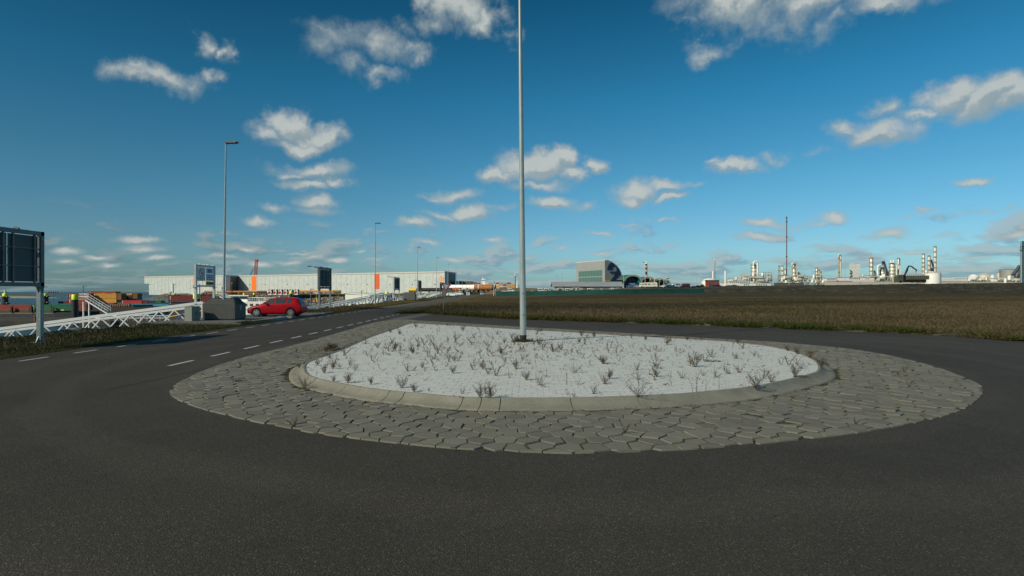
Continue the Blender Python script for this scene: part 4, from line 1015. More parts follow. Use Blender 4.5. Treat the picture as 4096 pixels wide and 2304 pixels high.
def bin_(loc, s, rz, label):
    t = thing('waste_container', loc, label, 'container', 'grey metal waste containers', 0)
    M = Matrix.Translation(loc) @ Matrix.Rotation(rz, 4, 'Z') @ Matrix.Scale(s, 4)
    # local: x along the road-facing length, y depth; octagonal profile at both ends
    Lx, Ly, hz, ht, cut = 1.02, .62, .98, 1.30, .36
    prof = [(-Ly, .06), (Ly, .06), (Ly, hz), (Ly-cut, ht), (-Ly+cut, ht), (-Ly, hz)]
    b = []
    top = [(-Lx+cut*.8, -Ly+cut, ht), (Lx-cut*.8, -Ly+cut, ht), (Lx-cut*.8, Ly-cut, ht), (-Lx+cut*.8, Ly-cut, ht)]
    mid = [(-Lx, -Ly, hz), (Lx, -Ly, hz), (Lx, Ly, hz), (-Lx, Ly, hz)]; bot = [(x_, y_, .06) for x_, y_, _ in mid]
    vs = [M @ Vector(v) for v in bot + mid + top]
    m = MB(); m.add(vs, [(0,3,2,1)] + [(k, (k+1)%4, 4+(k+1)%4, 4+k) for k in range(4)] + [(4+k, 4+(k+1)%4, 8+(k+1)%4, 8+k) for k in range(4)] + [(8,9,10,11)])
    o = m.obj('body', bingrey, t); md = o.modifiers.new('b', 'BEVEL'); md.width = .018; md.segments = 2; md.limit_method = 'ANGLE'
    m = MB()                                            # seam bead round the shoulder
    for a, b2 in ((0, 1), (1, 2), (2, 3), (3, 0)):
        m.tube(M @ Vector(mid[a]), M @ Vector(mid[b2]), .012*s, n=6)
    m.obj('rim', bingrey, t)
    # flap lying on the end slope
    e0, e1 = Vector((Lx, 0, hz)), Vector((Lx-cut*.8, 0, ht)); d = (e1-e0); nrm_ = Vector((d.z, 0, -d.x)).normalized()
    q = [e0 + d*.10 + Vector((0, -.36, 0)), e0 + d*.10 + Vector((0, .36, 0)), e0 + d*1.02 + Vector((0, .34, 0)), e0 + d*1.02 + Vector((0, -.34, 0))]
    m = MB(); m.prism([M @ (v + nrm_*.012) for v in q], (M.to_3x3() @ nrm_)*.03); m.obj('flap', bindark, t)
    m = MB(); m.box((-.75, -Ly+cut+.02, ht+.001), (-.25, Ly-cut-.02, ht+.03), 0, M); m.box((-.05, -Ly+cut+.02, ht+.001), (.5, Ly-cut-.02, ht+.03), 0, M); m.obj('lid', bindark, t)
    m = MB(); m.prism([M @ Vector((Lx+.002, a, z)) for a, z in ((-.13, .52), (.13, .52), (.13, .92), (-.13, .92))], (M.to_3x3() @ Vector((1, 0, 0)))*.004); pl = m.obj('sticker', mat('sticker_dark', (0.03, 0.035, 0.04), .5), t)
    c = M @ Vector((Lx+.008, 0, .74)); yd = (M.to_3x3() @ Vector((0, 1, 0))).normalized()
    m = MB(); m.add(*ring_poly(c, yd*.6, Vector((0, 0, 1)), .15*s, .11*s, 20)); m.prism([c+yd*a*s+Vector((0, 0, b*s)) for a, b in ((-.04, -.05), (.04, -.05), (.0, .06))], (M.to_3x3() @ Vector((.001, 0, 0)))); m.obj('symbol', offw, pl)
    m = MB(); m.box((-Lx+.05, -Ly+.05, -.1), (Lx-.05, Ly-.05, .06), 0, M); m.obj('skid', dark, t)
    return t
p = GR(897, 1290, .1)
bin_(Vector((-17.72, 33.9, 0.1)), 1.0, R(-3), 'large grey metal waste container with dark end flap behind the nearest lamp post')
bin_(Vector((-20.35, 109.3, 0.0)), 1.25, R(-3), 'plain grey waste container beside the third street lamp')
bin_(Vector((-24.1, 205, 0.0)), 1.9, R(-3), 'distant grey waste container behind the yield sign post')

# ---------------------------------------------------------------- yield sign
b = GR(1771, 1245.6); t = thing('yield_sign', b, 'leaning red and white triangular yield sign at the side road', 'yield sign')
tp = PX(1785.5, 1130, b.y); m = MB(); m.tube(b - Vector((0, 0, .2)), b.lerp(tp, .98), .033, n=10); m.obj('post', galv, t)
tri = [PX(x, y, b.y - .05) for x, y in ((1765.2, 1130.2), (1806.0, 1135.9), (1782.2, 1169.2))]; cc = sum(tri, Vector())/3
def tri_s(k): return [cc + (v-cc)*k for v in tri]
n_ = Vector((0, -1, 0))
m = MB(); m.prism([v + n_*.0 for v in tri_s(1.0)], (0, -.012, 0)); m.obj('rim', white, t)
m = MB(); m.prism([v + n_*.013 for v in tri_s(.955)], (0, -.003, 0)); m.obj('border', signred, t)
m = MB(); m.prism([v + n_*.017 for v in tri_s(.60)], (0, -.003, 0)); m.obj('face', mat('sign_face_white', (0.66, 0.68, 0.68), .4, 0, .02), t)
m = MB(); m.prism([v + Vector((0, .002, 0)) for v in tri_s(.98)], (0, .01, 0)); m.obj('back', galv_d, t)

# ---------------------------------------------------------------- cars
def car_proto(kind_, paint):
    L = {'hatch': 3.97, 'wagon': 4.45, 'van': 4.8}[kind_]
    root = thing('parked_car', (0, 0, 0), '', 'car')
    # stations along x (front at 0): x, z bottom, z shoulder, z roof, half width, half roof width
    if kind_ == 'hatch':
        st_ = [(0,.27,.52,.56,.60,.52),(.015,.24,.56,.60,.64,.56),(.07,.21,.61,.66,.71,.62),(.22,.20,.66,.72,.77,.66),(.45,.19,.72,.80,.81,.70),(.75,.19,.78,.88,.83,.71),(1.05,.19,.84,.955,.84,.70),(1.22,.19,.88,1.04,.845,.68),(1.50,.19,.90,1.22,.845,.62),(1.78,.19,.92,1.37,.845,.59),(2.10,.19,.935,1.445,.845,.575),(2.5,.19,.95,1.46,.84,.57),(2.9,.19,.965,1.445,.84,.565),(3.25,.19,.98,1.41,.83,.555),(3.48,.20,.99,1.39,.82,.55),(3.60,.21,.99,1.34,.81,.56),(3.74,.23,.98,1.18,.79,.58),(3.86,.25,.95,1.01,.77,.62),(3.93,.27,.88,.92,.75,.64),(3.965,.29,.78,.80,.73,.62),(3.975,.34,.66,.68,.70,.60)]
        gl = [(1.32,2.02),(2.10,2.86),(2.94,3.22)]; wx = (.74, 3.21)
    elif kind_ == 'wagon':
        st_ = [(0,.30,.52,.56,.60,.5),(.1,.2,.66,.72,.78,.66),(.5,.18,.76,.86,.86,.72),(1.1,.18,.86,.98,.88,.74),(1.35,.18,.92,1.10,.88,.70),(1.9,.18,.96,1.42,.88,.62),(2.4,.18,.98,1.50,.88,.60),(3.2,.18,1.0,1.49,.88,.60),(3.8,.18,1.02,1.42,.86,.58),(4.15,.22,1.02,1.18,.84,.62),(4.35,.26,.9,.96,.8,.66),(4.45,.35,.66,.7,.68,.55)]
        gl = [(1.45,2.3),(2.38,3.15),(3.22,3.75)]; wx = (.85, 3.5)
    else:
        st_ = [(0,.34,.62,.70,.70,.6),(.12,.22,.80,.92,.88,.74),(.55,.2,.98,1.10,.92,.78),(.85,.2,1.05,1.25,.93,.76),(1.35,.2,1.12,1.78,.94,.72),(1.7,.2,1.12,1.92,.94,.74),(2.6,.2,1.12,1.95,.94,.76),(4.4,.2,1.12,1.94,.94,.76),(4.7,.22,1.12,1.86,.93,.76),(4.8,.34,.95,1.1,.9,.8)]
        gl = [(1.0,1.9),(2.0,3.0)]; wx = (.85, 3.9)
    W2 = []; vs = []
    for x, zb, zs, zr, hw, rw in st_:
        zmid = zb + (zs-zb)*.45
        ringp = [(0, zb), (hw*.86, zb), (hw*.965, zb+.08), (hw, zmid), (hw*.99, zs-.05), (hw*.955, zs), (rw+ (hw*.955-rw)*.12, zs+(zr-zs)*.86), (rw*.93, zr-.015), (rw*.5, zr), (0, zr+.006)]
        full = [(-a, z) for a, z in ringp[::-1][:-1]] + ringp[0:0]
        loop = [(a, z) for a, z in ringp] + [(-a, z) for a, z in ringp[::-1][1:-1]]
        vs += [(x, a, z) for a, z in loop]
    n = len(loop); bm = bmesh.new(); bv = [bm.verts.new(v) for v in vs]
    for j in range(len(st_)-1):
        for k in range(n): bm.faces.new((bv[j*n+k], bv[j*n+(k+1)%n], bv[(j+1)*n+(k+1)%n], bv[(j+1)*n+k]))
    bm.faces.new(bv[:n][::-1]); bm.faces.new(bv[-n:]); bmesh.ops.recalc_face_normals(bm, faces=bm.faces)
    for f in bm.faces: f.smooth = True
    me = bpy.data.meshes.new('body'); bm.to_mesh(me); bm.free(); me.materials.append(paint)
    body = bpy.data.objects.new('body', me); col.objects.link(body)
    R_ = .315 if kind_ == 'hatch' else .33
    cm = MB()
    for wx_ in wx:
        for s in (-1, 1): cm.tube((wx_, s*.55, R_+.01), (wx_, s*1.2, R_+.01), R_+.055, n=28)
    cutter = cm.obj('cutter', dark)
    md = body.modifiers.new('s', 'SUBSURF'); md.levels = md.render_levels = 1
    md = body.modifiers.new('c', 'BOOLEAN'); md.object = cutter; md.operation = 'DIFFERENCE'; md.solver = 'EXACT'
    bpy.context.view_layer.update(); dg = bpy.context.evaluated_depsgraph_get()
    me2 = bpy.data.meshes.new_from_object(body.evaluated_get(dg)); body.modifiers.clear(); body.data = me2; me2.name = 'body'
    me2.set_sharp_from_angle(angle=R(32)); me2.materials.clear(); me2.materials.append(paint)
    for p_ in me2.polygons: p_.material_index = 0
    bpy.data.objects.remove(cutter); body.parent = root
    # side profile lookup
    def prof(x, i):
        for a, b in zip(st_, st_[1:]):
            if a[0] <= x <= b[0]: return a[i] + (b[i]-a[i])*(x-a[0])/(b[0]-a[0])
        return st_[-1][i]
    def side_y(x, z):
        zs, zr, hw, rw = prof(x, 2), prof(x, 3), prof(x, 4), prof(x, 5)
        t_ = min(1, max(0, (z-zs)/max(.01, (zr-zs)*.86))); a = hw*.955; b = rw+(a-rw)*.12
        return a+(b-a)*t_
    for s in (-1, 1):
        for (a, b) in gl:
            pts = []; nn = 8
            for k in range(nn+1):
                x = a+(b-a)*k/nn; lo = prof(x, 2)+.03; hi = prof(x, 3)-.085
                if hi < lo+.01: hi = lo+.01
                pts.append((x, lo, hi))
            m = MB(); v1 = [(x, s*(side_y(x, lo)+.006), lo) for x, lo, hi in pts]; v2 = [(x, s*(side_y(x, hi)+.006), hi) for x, lo, hi in pts]
            m.add(v1+v2, [(k, k+1, nn+2+k, nn+1+k) for k in range(nn)], 0, True); m.obj('side_window', glass, root)
    if kind_ != 'van': fx, rx = (1.10, 1.74), (3.57, 3.83) if kind_ == 'hatch' else (3.9, 4.22)
    else: fx, rx = (.9, 1.32), (4.72, 4.79)
    for (a, b, nm) in ((*fx, 'windscreen'), (*rx, 'rear_window')):
        m = MB(); nn = 4
        v = []
        for k in range(nn+1):
            x = a+(b-a)*k/nn; z = prof(x, 3)+.010; w = prof(x, 5)*(.90 if nm == 'windscreen' else .86)
            v += [(x + (.008 if nm == 'rear_window' else -.008), yy*w, z - abs(yy)*.012) for yy in (-1, -.5, 0, .5, 1)]
        m.add(v, [(j*5+i, j*5+i+1, (j+1)*5+i+1, (j+1)*5+i) for j in range(nn) for i in range(4)], 0, True); m.obj(nm, glass, root)
    for wx_ in wx:
        for s in (-1, 1):
            w = bpy.data.objects.new('wheel', None); col.objects.link(w); w.parent = root; w.location = (0, 0, 0)
            hwd = .80 if kind_ == 'hatch' else .84; c0 = Vector((wx_, s*(hwd-.17), R_)); c1 = Vector((wx_, s*(hwd+.005), R_))
            m = MB(); m.tube(c0, c1, R_, R_*.985, 28); m.obj('tyre', rubber, w)
            m = MB(); o = c1 + Vector((0, s*.004, 0))
            vs_, fs_ = ring_poly(o, Vector((1, 0, 0)), Vector((0, 0, 1)), R_*.68, R_*.60, 24); m.add(vs_, fs_)
            for q in range(6):
                a = PI/3*q+.3; d = Vector((math.cos(a), 0, math.sin(a))); e = Vector((-d.z, 0, d.x))
                m.prism([o+e*.030, o+d*R_*.64+e*.042, o+d*R_*.64-e*.042, o-e*.030], (0, s*.012, 0))
            m.tube(o, o+Vector((0, s*.015, 0)), .05, n=12); m.obj('rim', alloy, w)
    m = MB()                                            # dark underbody and wheel wells
    m.box((.25, -.60, .16), (L-.3, .60, .32)); m.obj('underbody', dark, root)
    for s in (-1, 1):
        zf, zr_ = (.62, .82) if kind_ == 'hatch' else (.7, .9)
        m = MB(); x = .10; m.prism([(x-.02, s*(prof(.1, 4)-.16), prof(.1, 2)-.10), (x+.02, s*(prof(.12, 4)+.0), prof(.12, 2)-.09), (x+.30, s*(prof(.4, 4)+.005), prof(.4, 2)+.02), (x+.16, s*(prof(.3, 4)-.14), prof(.3, 3)-.02)], (0, 0, -.05)); m.obj('headlamp', headl, root)
        m = MB(); xe = L-.13; m.prism([(xe-.20, s*(prof(xe-.2, 4)*.965+.01), .78), (xe+.03, s*(prof(xe, 4)*.9), .78), (xe-.02, s*(prof(xe, 4)*.93), .97), (xe-.16, s*(prof(xe-.2, 4)*.955+.008), .97)], (0, s*.012, 0))
        m.box((xe+.0, min(s*.40, s*.66), .80), (xe+.05, max(s*.40, s*.66), .94)) if False else None; m.obj('tail_lamp', lampred, root)
        m = MB(); xm = gl[0][0]+.05; m.box((xm-.02, s*.86 if s > 0 else -1.02, .97), (xm+.10, 1.02 if s > 0 else -.86, 1.09)); m.obj('wing_mirror', paint, root)
        for (a, b) in gl[:2]:
            xh = b-.14; yh = s*(prof(xh, 4)*.985); m = MB(); m.box((xh-.1, min(yh, yh+s*.03), .80), (xh+.07, max(yh, yh+s*.03), .835)); m.obj('door_handle', paint, root)
    m = MB(); m.box((L-.045, -.26, .50), (L-.0, .26, .61)); m.obj('number_plate', signyel, root)
    m = MB()                                            # door shut lines
    for (a, b) in gl[:2]:
        for xx in (a-.03, b+.04):
            if xx > gl[0][0]:
                for s in (-1, 1): m.box((xx-.006, s*(prof(xx, 4)*.985)-.003, .50), (xx+.006, s*(prof(xx, 4)*.985)+.003, .84))
    m.obj('door_seam', dark, root)
    return root
hatch = car_proto('hatch', carred); place(hatch, (0, 0, 0))
def put_car(proto, cxy, z, heading, sc_, label, group=None, swap=None, first=False):
    o = proto if first else dup(proto, None, swap)
    L = 3.97 if proto is hatch else (4.45 if proto is wagon else 4.8)
    c, s = math.cos(heading), math.sin(heading)          # heading: direction in which the car's rear points
    o.rotation_euler = (0, 0, heading); o.scale = (sc_,)*3
    o.location = (cxy[0]-c*L/2*sc_, cxy[1]-s*L/2*sc_, z); tag(o, label, 'car', group)
    if 'group' in o and not group: del o['group']
    return o
wagon = car_proto('wagon', carwhite); van = car_proto('van', carwhite)
put_car(hatch, (-17.05, 40.0), 0.03, R(3), .965, 'red five-door hatchback parked in the bay facing the water', first=True)

# ---------------------------------------------------------------- white truss gangways down to the pontoons
def gangway(a, b, h, w, panels, label, blue_end=True, r=.055, grp='white gangways down to the pontoons'):
    a, b = Vector(a), Vector(b); ax = (b-a); L = ax.length; u = ax.normalized(); side = Vector((-u.y, u.x, 0)).normalized(); zd = Vector((0, 0, 1))
    t = thing('gangway', b, label, 'gangway', grp)
    for s, nm in ((-.5, 'truss_side'), (.5, 'truss_side')):
        o = side*w*s; m = MB(); dp, dq = [], []
        m.tube(a+o+zd*h, b+o+zd*h, r*1.25, n=4); m.tube(a+o+zd*(h-.22), b+o+zd*(h-.22), r*.9, n=4); m.tube(a+o, b+o, r*1.1, n=4)
        bl = MB()
        for k in range(panels):
            p0, p1, pm = a+u*L*k/panels, a+u*L*(k+1)/panels, a+u*L*(k+.5)/panels
            tgt = bl if (blue_end and k == panels-1) else m
            tgt.tube(p0+o, pm+o+zd*(h-.22), r*.85, n=4); tgt.tube(pm+o+zd*(h-.22), p1+o, r*.85, n=4)
        m.tube(b+o, b+o+zd*(h+.02), r*1.3, n=4)
        m.obj(nm, white, t)
        if bl.v: bl.obj('blue_brace', blue, t)
    m = MB(); o = side*w/2; m.prism([a-o+zd*.05, b-o+zd*.05, b+o+zd*.05, a+o+zd*.05], (0, 0, .06)); m.obj('deck', galv, t)
    m = MB()
    for k in range(panels+1):
        p0 = a+u*L*k/panels; m.tube(p0-o, p0+o, r*.7, n=4)
    m.obj('cross_beam', white, t)
    if blue_end: m = MB(); m.tube(b+side*w*.3-u*3.2+zd*.55, b+side*w*.3+zd*.75, .04, n=6); m.obj('handrail', yellow, t)
    return t
gangway((-37.0, 38.6, -2.15), (-20.9, 38.0, -.10), 1.22, 1.6, 8, 'nearest white lattice gangway sloping up to the utility cabinet', r=.06)
gangway((-21.4, 49.0, -1.1), (-20.6, 84, .05), .95, 1.5, 22, 'long white lattice gangway running behind the red car', False, r=.05)
gangway((-27.0, 74, -1.6), (-22.6, 101, .35), 1.2, 1.6, 14, 'white gangway with blue braces ending at the third sign board', True, r=.07)
gangway((-21.9, 104, -.7), (-22.6, 139, .35), 1.1, 1.4, 16, 'white lattice gangway right of the second grey bin', False, r=.07)
gangway((-24.2, 141, -.7), (-25.1, 185, .6), 1.2, 1.4, 16, 'farthest white lattice gangway before the parked cars', False, r=.09)
# ---------------------------------------------------------------- far banks, dike, sand
def X_(px, D): return (px - CX) / F * D
def Z_(py, D): return H + (HZ - py) / F * D
def ridge(name, rows, m, seed=0, jit=0.3, smooth=True):  # rows: list of polylines of equal length, front to back
    rr = random.Random(seed); mb = MB(); n = len(rows[0])
    for r_ in rows:
        for p in r_: mb.v.append((p[0], p[1], p[2] + rr.uniform(-jit, jit)))
    for j in range(len(rows)-1):
        for i in range(n-1): a = j*n+i; mb.f.append((a, a+1, a+n+1, a+n)); mb.m.append(0); mb.sm.append(smooth)
    return kind(mb.obj(name, m))
def lerp_pts(pts, n):
    out = []; L = [0]
    for a, b in zip(pts, pts[1:]): L.append(L[-1] + (Vector(b)-Vector(a)).length)
    for k in range(n+1):
        s = L[-1]*k/n
        for i in range(len(pts)-1):
            if s <= L[i+1] + 1e-6: t = (s-L[i])/max(1e-6, L[i+1]-L[i]); out.append(Vector(pts[i]).lerp(Vector(pts[i+1]), t)); break
    return out
sh = lerp_pts([(-352, 528), (-335, 515), (-126, 408), (-44, 312), (-30, 288)], 160)
off = Vector((.45, .9))
def top_z(i): return -1.5 + 1.2*min(1, i/80)
rows = [[(p.x, p.y, WZ-.4) for p in sh]]
for k in (1, 2, 3, 4, 5): rows.append([(p.x + off.x*k*3, p.y + off.y*k*3, WZ-.4 + (top_z(i)-WZ+.4)*k/5) for i, p in enumerate(sh)])
ridge('revetment', rows, rock_m, 2, .35, False)
qs = MB(); tp = [(p.x + off.x*15, p.y + off.y*15) for p in sh[::10]]
n = len(tp); vs = [(x, y, top_z(i*10)) for i, (x, y) in enumerate(tp)] + [(x + (60 if i > n*.7 else 0) + 40, 1500, -1.5) for i, (x, y) in enumerate(tp)]
qs.add(vs, [(i, i+1, n+i+1, n+i) for i in range(n-1)]); kind(qs.obj('quay_ground', soil_m))
D = 1100; rows = []
for dd, z in ((0, WZ-.3), (14, -4.2), (30, -2.95), (60, -3.0)): rows.append([(X_(px, D+dd), D+dd, z) for px in np.linspace(-700, 640, 60)])
ridge('dike', rows, mat('far_dike_slope', (0.05, 0.055, 0.05), .95, 0, .2, .02), 4, .12)
rows = []
def spit(px): return max(0.0, min(1.0, (250 - px)/260.0))
for k, (t, z) in enumerate(((0, WZ-.1), (.15, WZ+.30), (.5, -4.55), (.8, -4.3), (1, WZ-.1))):
    rows.append([(X_(px, 560 + 250*t*(.2+.8*spit(px))), 560 + 250*t*(.2+.8*spit(px)), WZ-.1 + (z-WZ+.1)*min(1, spit(px)*2)) for px in np.linspace(-500, 250, 60)])
ridge('sand_spit', rows, mat('sand_spit', (0.34, 0.29, 0.21), .95, 0, .2, .03, c2=(0.20, 0.18, 0.13)), 5, .05)
# soil heaps on the far quay
hp = MB(); rr = random.Random(8)
for k in range(26):
    t = rr.random(); i = int(t*150); p = sh[i]; c = Vector((p.x + off.x*19, p.y + off.y*19, top_z(i)-.1)); rx = rr.uniform(4, 9)
    hp.lathe(c, [(rx, 0), (rx*.7, rr.uniform(.4, .8)), (rx*.3, rr.uniform(.8, 1.3)), (.1, 1.3)], 9)
kind(hp.obj('soil_heap', soil_m))
# the raised bank on the right behind the meadow
def ridge_y(px):
    P_ = [(2380, 1162), (2470, 1156), (2500, 1151), (2600, 1150.5), (2700, 1150), (2800, 1148), (2900, 1144), (3100, 1142), (3400, 1139.5), (3600, 1136), (3800, 1134), (4096, 1130.5), (9000, 1110)]
    for (a, b), (c, d) in zip(P_, P_[1:]):
        if px <= c: return b + (d-b)*max(0, (px-a))/(c-a)
    return 1110
rows = []; pxs = list(np.linspace(2380, 4200, 260)) + list(np.linspace(4260, 9000, 40))
for D, f in ((224, 0), (229, .35), (234, .78), (239, 1.0), (246, 1.0), (345, 1.0), (375, 0)):
    r_ = []
    for px in pxs:
        rz_ = Z_(ridge_y(px), 239); x = X_(px, 239)*D/239 if D < 250 else X_(px, 239)
        g0 = gz(x, min(D, 240)) if D < 300 else 0; wob = .25*math.sin(px*.021) + .2*math.sin(px*.057+1)
        r_.append((x, D + (wob*4 if D < 240 else 0), g0 + (rz_-g0)*f))
    rows.append(r_)
def bank_b(T, b, co, L):
    n1 = noise(T, co, .12, 5, .6, stretch=(.5, 1, 2)); n2 = noise(T, co, .7, 5, .7, stretch=(.4, 1, 2.2)); n3 = noise(T, co, 5, 4, .7)
    c = T.mixc(T.sstep(n1, .4, .6), (0.046, 0.040, 0.021), (0.076, 0.063, 0.034))
    c = T.mixc(T.math('MULTIPLY', T.sstep(n2, .52, .62), .7), c, (0.19, 0.165, 0.12)); c = T.mixc(T.math('MULTIPLY', T.sstep(n2, .28, .36), -1.0), c, c)
    c = T.mixc(1.0, c, T.ramp(n3, [(.3, .5), (.7, 1.4)]), 'MULTIPLY'); L(c, b.inputs['Base Color']); b.inputs['Roughness'].default_value = .95
    L(T.n('ShaderNodeBump', ins={'Height': n3, 'Strength': 1., 'Distance': .3}).outputs[0], b.inputs['Normal'])
ridge('bank', rows, surf_mat('bank_grass_and_rubble', bank_b), 6, .10)
rows = []
for D, f in ((318, 0), (326, .8), (334, 1), (350, 1), (364, 0)):
    rows.append([(X_(px, D), D, -.05 + f*(3.0 + 1.0*math.sin((px-1950)/260*PI) + .15*math.sin(px*.13))*min(1, max(0, (px-1925)/60))) for px in np.linspace(1925, 2330, 50)])
ridge('rubble_bank', rows, mat('stone_rubble', (0.15, 0.125, 0.085), .95, 0, .4, .5, c2=(0.09, 0.075, 0.05)), 7, .2)

# ---------------------------------------------------------------- generic builders
def T_(name, px, D, label, cat, group=None, z=0.0): return thing(name, (X_(px, D), D, z), label, cat, group)
def pbox(m, x0, y0, x1, y1, D, dep, mi=0):               # upright block whose front spans these photo pixels
    return zbox(m, x0, y0, x1, D, dep, Z_(y1, D), mi)
def zbox(m, x0, y0, x1, D, dep, z0=0.0, mi=0):           # walls run away along the line of sight
    a, b, zt = X_(x0, D), X_(x1, D), Z_(y0, D)
    return m.prism([(a, D, z0), (b, D, z0), (b, D, zt), (a, D, zt)], (dep*(a+b)/2/D, dep, 0), mi)

# ---------------------------------------------------------------- warehouse
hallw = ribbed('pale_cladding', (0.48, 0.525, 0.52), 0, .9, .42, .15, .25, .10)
halld = ribbed('grey_and_shade_cladding', (0.085, 0.095, 0.095), 0, .9, .5, .1, .2, .08)
fasc = mat('eaves_trim', (0.50, 0.49, 0.45), .5, .1, .05)
P0, P1, P2, P3, P4 = Vector((-403, 603, 0)), Vector((-283.6, 545, 0)), Vector((-281.2, 565, 0)), Vector((-54.4, 445, 0)), Vector((-48.5, 478, 0))
wh = thing('warehouse', (-200, 540, -2), 'very long pale warehouse with orange bands across the harbour basin', 'warehouse')
def wall(a, b, z0, z1, th, m, name='wall', inward=None):
    d = (b-a).normalized(); n = Vector((-d.y, d.x, 0)); mb = MB()
    mb.prism([Vector((a.x, a.y, z0)), Vector((b.x, b.y, z0)), Vector((b.x, b.y, z1)), Vector((a.x, a.y, z1))], n*th); return mb.obj(name, m, wh)
a_ = P0.lerp(P1, .062); wall(a_, P1, -2, 17.0, 5, hallw); mb = MB()
wall(P0, a_, 10.2, 17.0, 4.9, hallw); wall(P1 + Vector((.01, .05, 0)), P2, -2, 16.9, .3, halld); wall(P2, P3, -2, 16.9, 5, hallw); wall(P3 + Vector((.33, .12, 0)), P4, -2, 16.9, .3, halld)  # shade of the walls turned from the sun is put into their colour
e = Vector((0, 0, 1)); mb = MB()
for a, b, q in ((P0, P1, 0), (P1, P2, .03), (P2, P3, .06), (P3, P4, .09)):
    d = (b-a).normalized(); n = Vector((d.y, -d.x, 0))*.35
    mb.prism([a + n + e*(17.0+q*.1), b + n + e*(17.0+q*.1), b + n + e*(18.0+q), a + n + e*(18.0+q)], -n*2.2)
mb.obj('eaves', fasc, wh)
mb = MB(); mb.add([P0+e*17.9, P1+e*17.9, P2+e*17.9, P3+e*17.9, P4+e*17.9, Vector((-75, 600, 17.9)), Vector((-390, 700, 17.9))], [(0,1,2,3,4,5,6)]); mb.obj('roof', fasc, wh)
mb = MB(); wd = (P3-P2).normalized(); wn = Vector((wd.y, -wd.x, 0)).normalized()
for q in (9.2,): mb.prism([P2 + wn*.06 + e*q, P3 + wn*.06 + e*q, P3 + wn*.06 + e*(q+.12), P2 + wn*.06 + e*(q+.12)], -wn*.05)
for k in range(1, 43):
    q = P2.lerp(P3, k/43) + wn*.07; mb.box((q.x-.06, q.y-.03, -1), (q.x+.06, q.y+.03, 16.8))
for k in range(1, 22):
    q = P0.lerp(P1, k/22); wv = Vector(((P1-P0).y, -(P1-P0).x, 0)).normalized()*.07; q = q + wv; mb.box((q.x-.06, q.y-.03, 10.3 if k < 2 else -1), (q.x+.06, q.y+.03, 16.8))
mb.obj('seam', mat('cladding_seam', (0.47, 0.51, 0.485), .6), wh)
wdl = (P1-P0).normalized(); wnl = Vector((wdl.y, -wdl.x, 0)).normalized()
def on_hall(px, py, o=.12, left=False):
    n, p = (wnl, P0) if left else (wn, P2); return onpl(px, py, p, n) + n*o
for (x0, x1, y0, y1, mt) in ((1006.6, 1025.5, 1103.6, 1161, orange), (1497, 1518, 1095, 1156, mat('orange_red_panel', (0.62, 0.10, 0.02), .5))):
    a, b = on_hall(x0, y0), on_hall(x1, y0); zt, zb = a.z, on_hall(x0, y1).z
    mb = MB(); mb.prism([Vector((a.x, a.y, zb)), Vector((b.x, b.y, zb)), Vector((b.x, b.y, zt)), Vector((a.x, a.y, zt))], -wn*.1); mb.obj('colour_band', mt, wh)
logo_m = mat('logo_orange', (0.90, 0.24, 0.04), .5, 0, .02)
def logo(cx, cy, r, n, d, base, left, sizez):
    c = onpl(cx, cy, base, n) + n*.1; k = (onpl(cx, cy-r, base, n)+n*.1 - c).length; h = [c + e*(k*math.sin(R(90+60*i))) + d*(k*math.cos(R(90+60*i)))*-1.0 for i in range(6)]
    # corners clockwise seen from the front starting at the top
    h = [c + e*k*math.cos(R(60*i)) + d*k*math.sin(R(60*i)) for i in range(6)]
    mb = MB()
    for i, j in ((5, 0), (1, 2), (3, 4)): mb.prism([c, h[i], h[j]], n*.05)
    for i in range(6):
        a, b = h[i], h[(i+1) % 6]; mb.prism([a, b, b.lerp(c, .06), a.lerp(c, .06)], n*.04)
    mb.obj('logo', logo_m, wh)
    text_mesh('lettering', 'Sif', c - e*k*1.72 + n*.02, d, e, k*1.55, mat('logo_charcoal', (0.03, 0.032, 0.035), .5), wh, .03, bold=.03*k)
logo(1766.5, 1114.3, 12.6, wn, wd, P2, False, 1); logo(777, 1125.5, 11.6, wnl, wdl, P0, True, 1)
en = (P4-P3).normalized(); enn = Vector((en.y, -en.x, 0))
mb = MB(); a, b = onpl(1793, 1119, P3, enn)+enn*.15, onpl(1808, 1119, P3, enn)+enn*.15; mb.prism([Vector((a.x, a.y, -1)), Vector((b.x, b.y, -1)), b, a], -enn*.1); mb.obj('loading_door', dark, wh)
mb = MB()
for px in (600, 700, 870, 880, 900, 1000, 1060, 1150, 1230, 1390, 1470, 1560, 1650, 1740):
    lf = px < 895; q = on_hall(px, 1137, .3, lf); mb.box((q.x-.35, q.y-.2, q.z-.25), (q.x+.35, q.y+.2, q.z+.25))
mb.obj('floodlight', dark, wh)
t = T_('parking_sign', 889, 540, 'small blue square sign on a mast in front of the warehouse', 'sign', None, -1)
m = MB(); m.tube((X_(889, 540), 540, -1.5), (X_(889, 540), 540, Z_(1159, 540)), .12, n=6); m.obj('post', galv, t); m = MB(); pbox(m, 886, 1148.5, 892, 1158, 539.5, .2); m.obj('panel', blue, t)

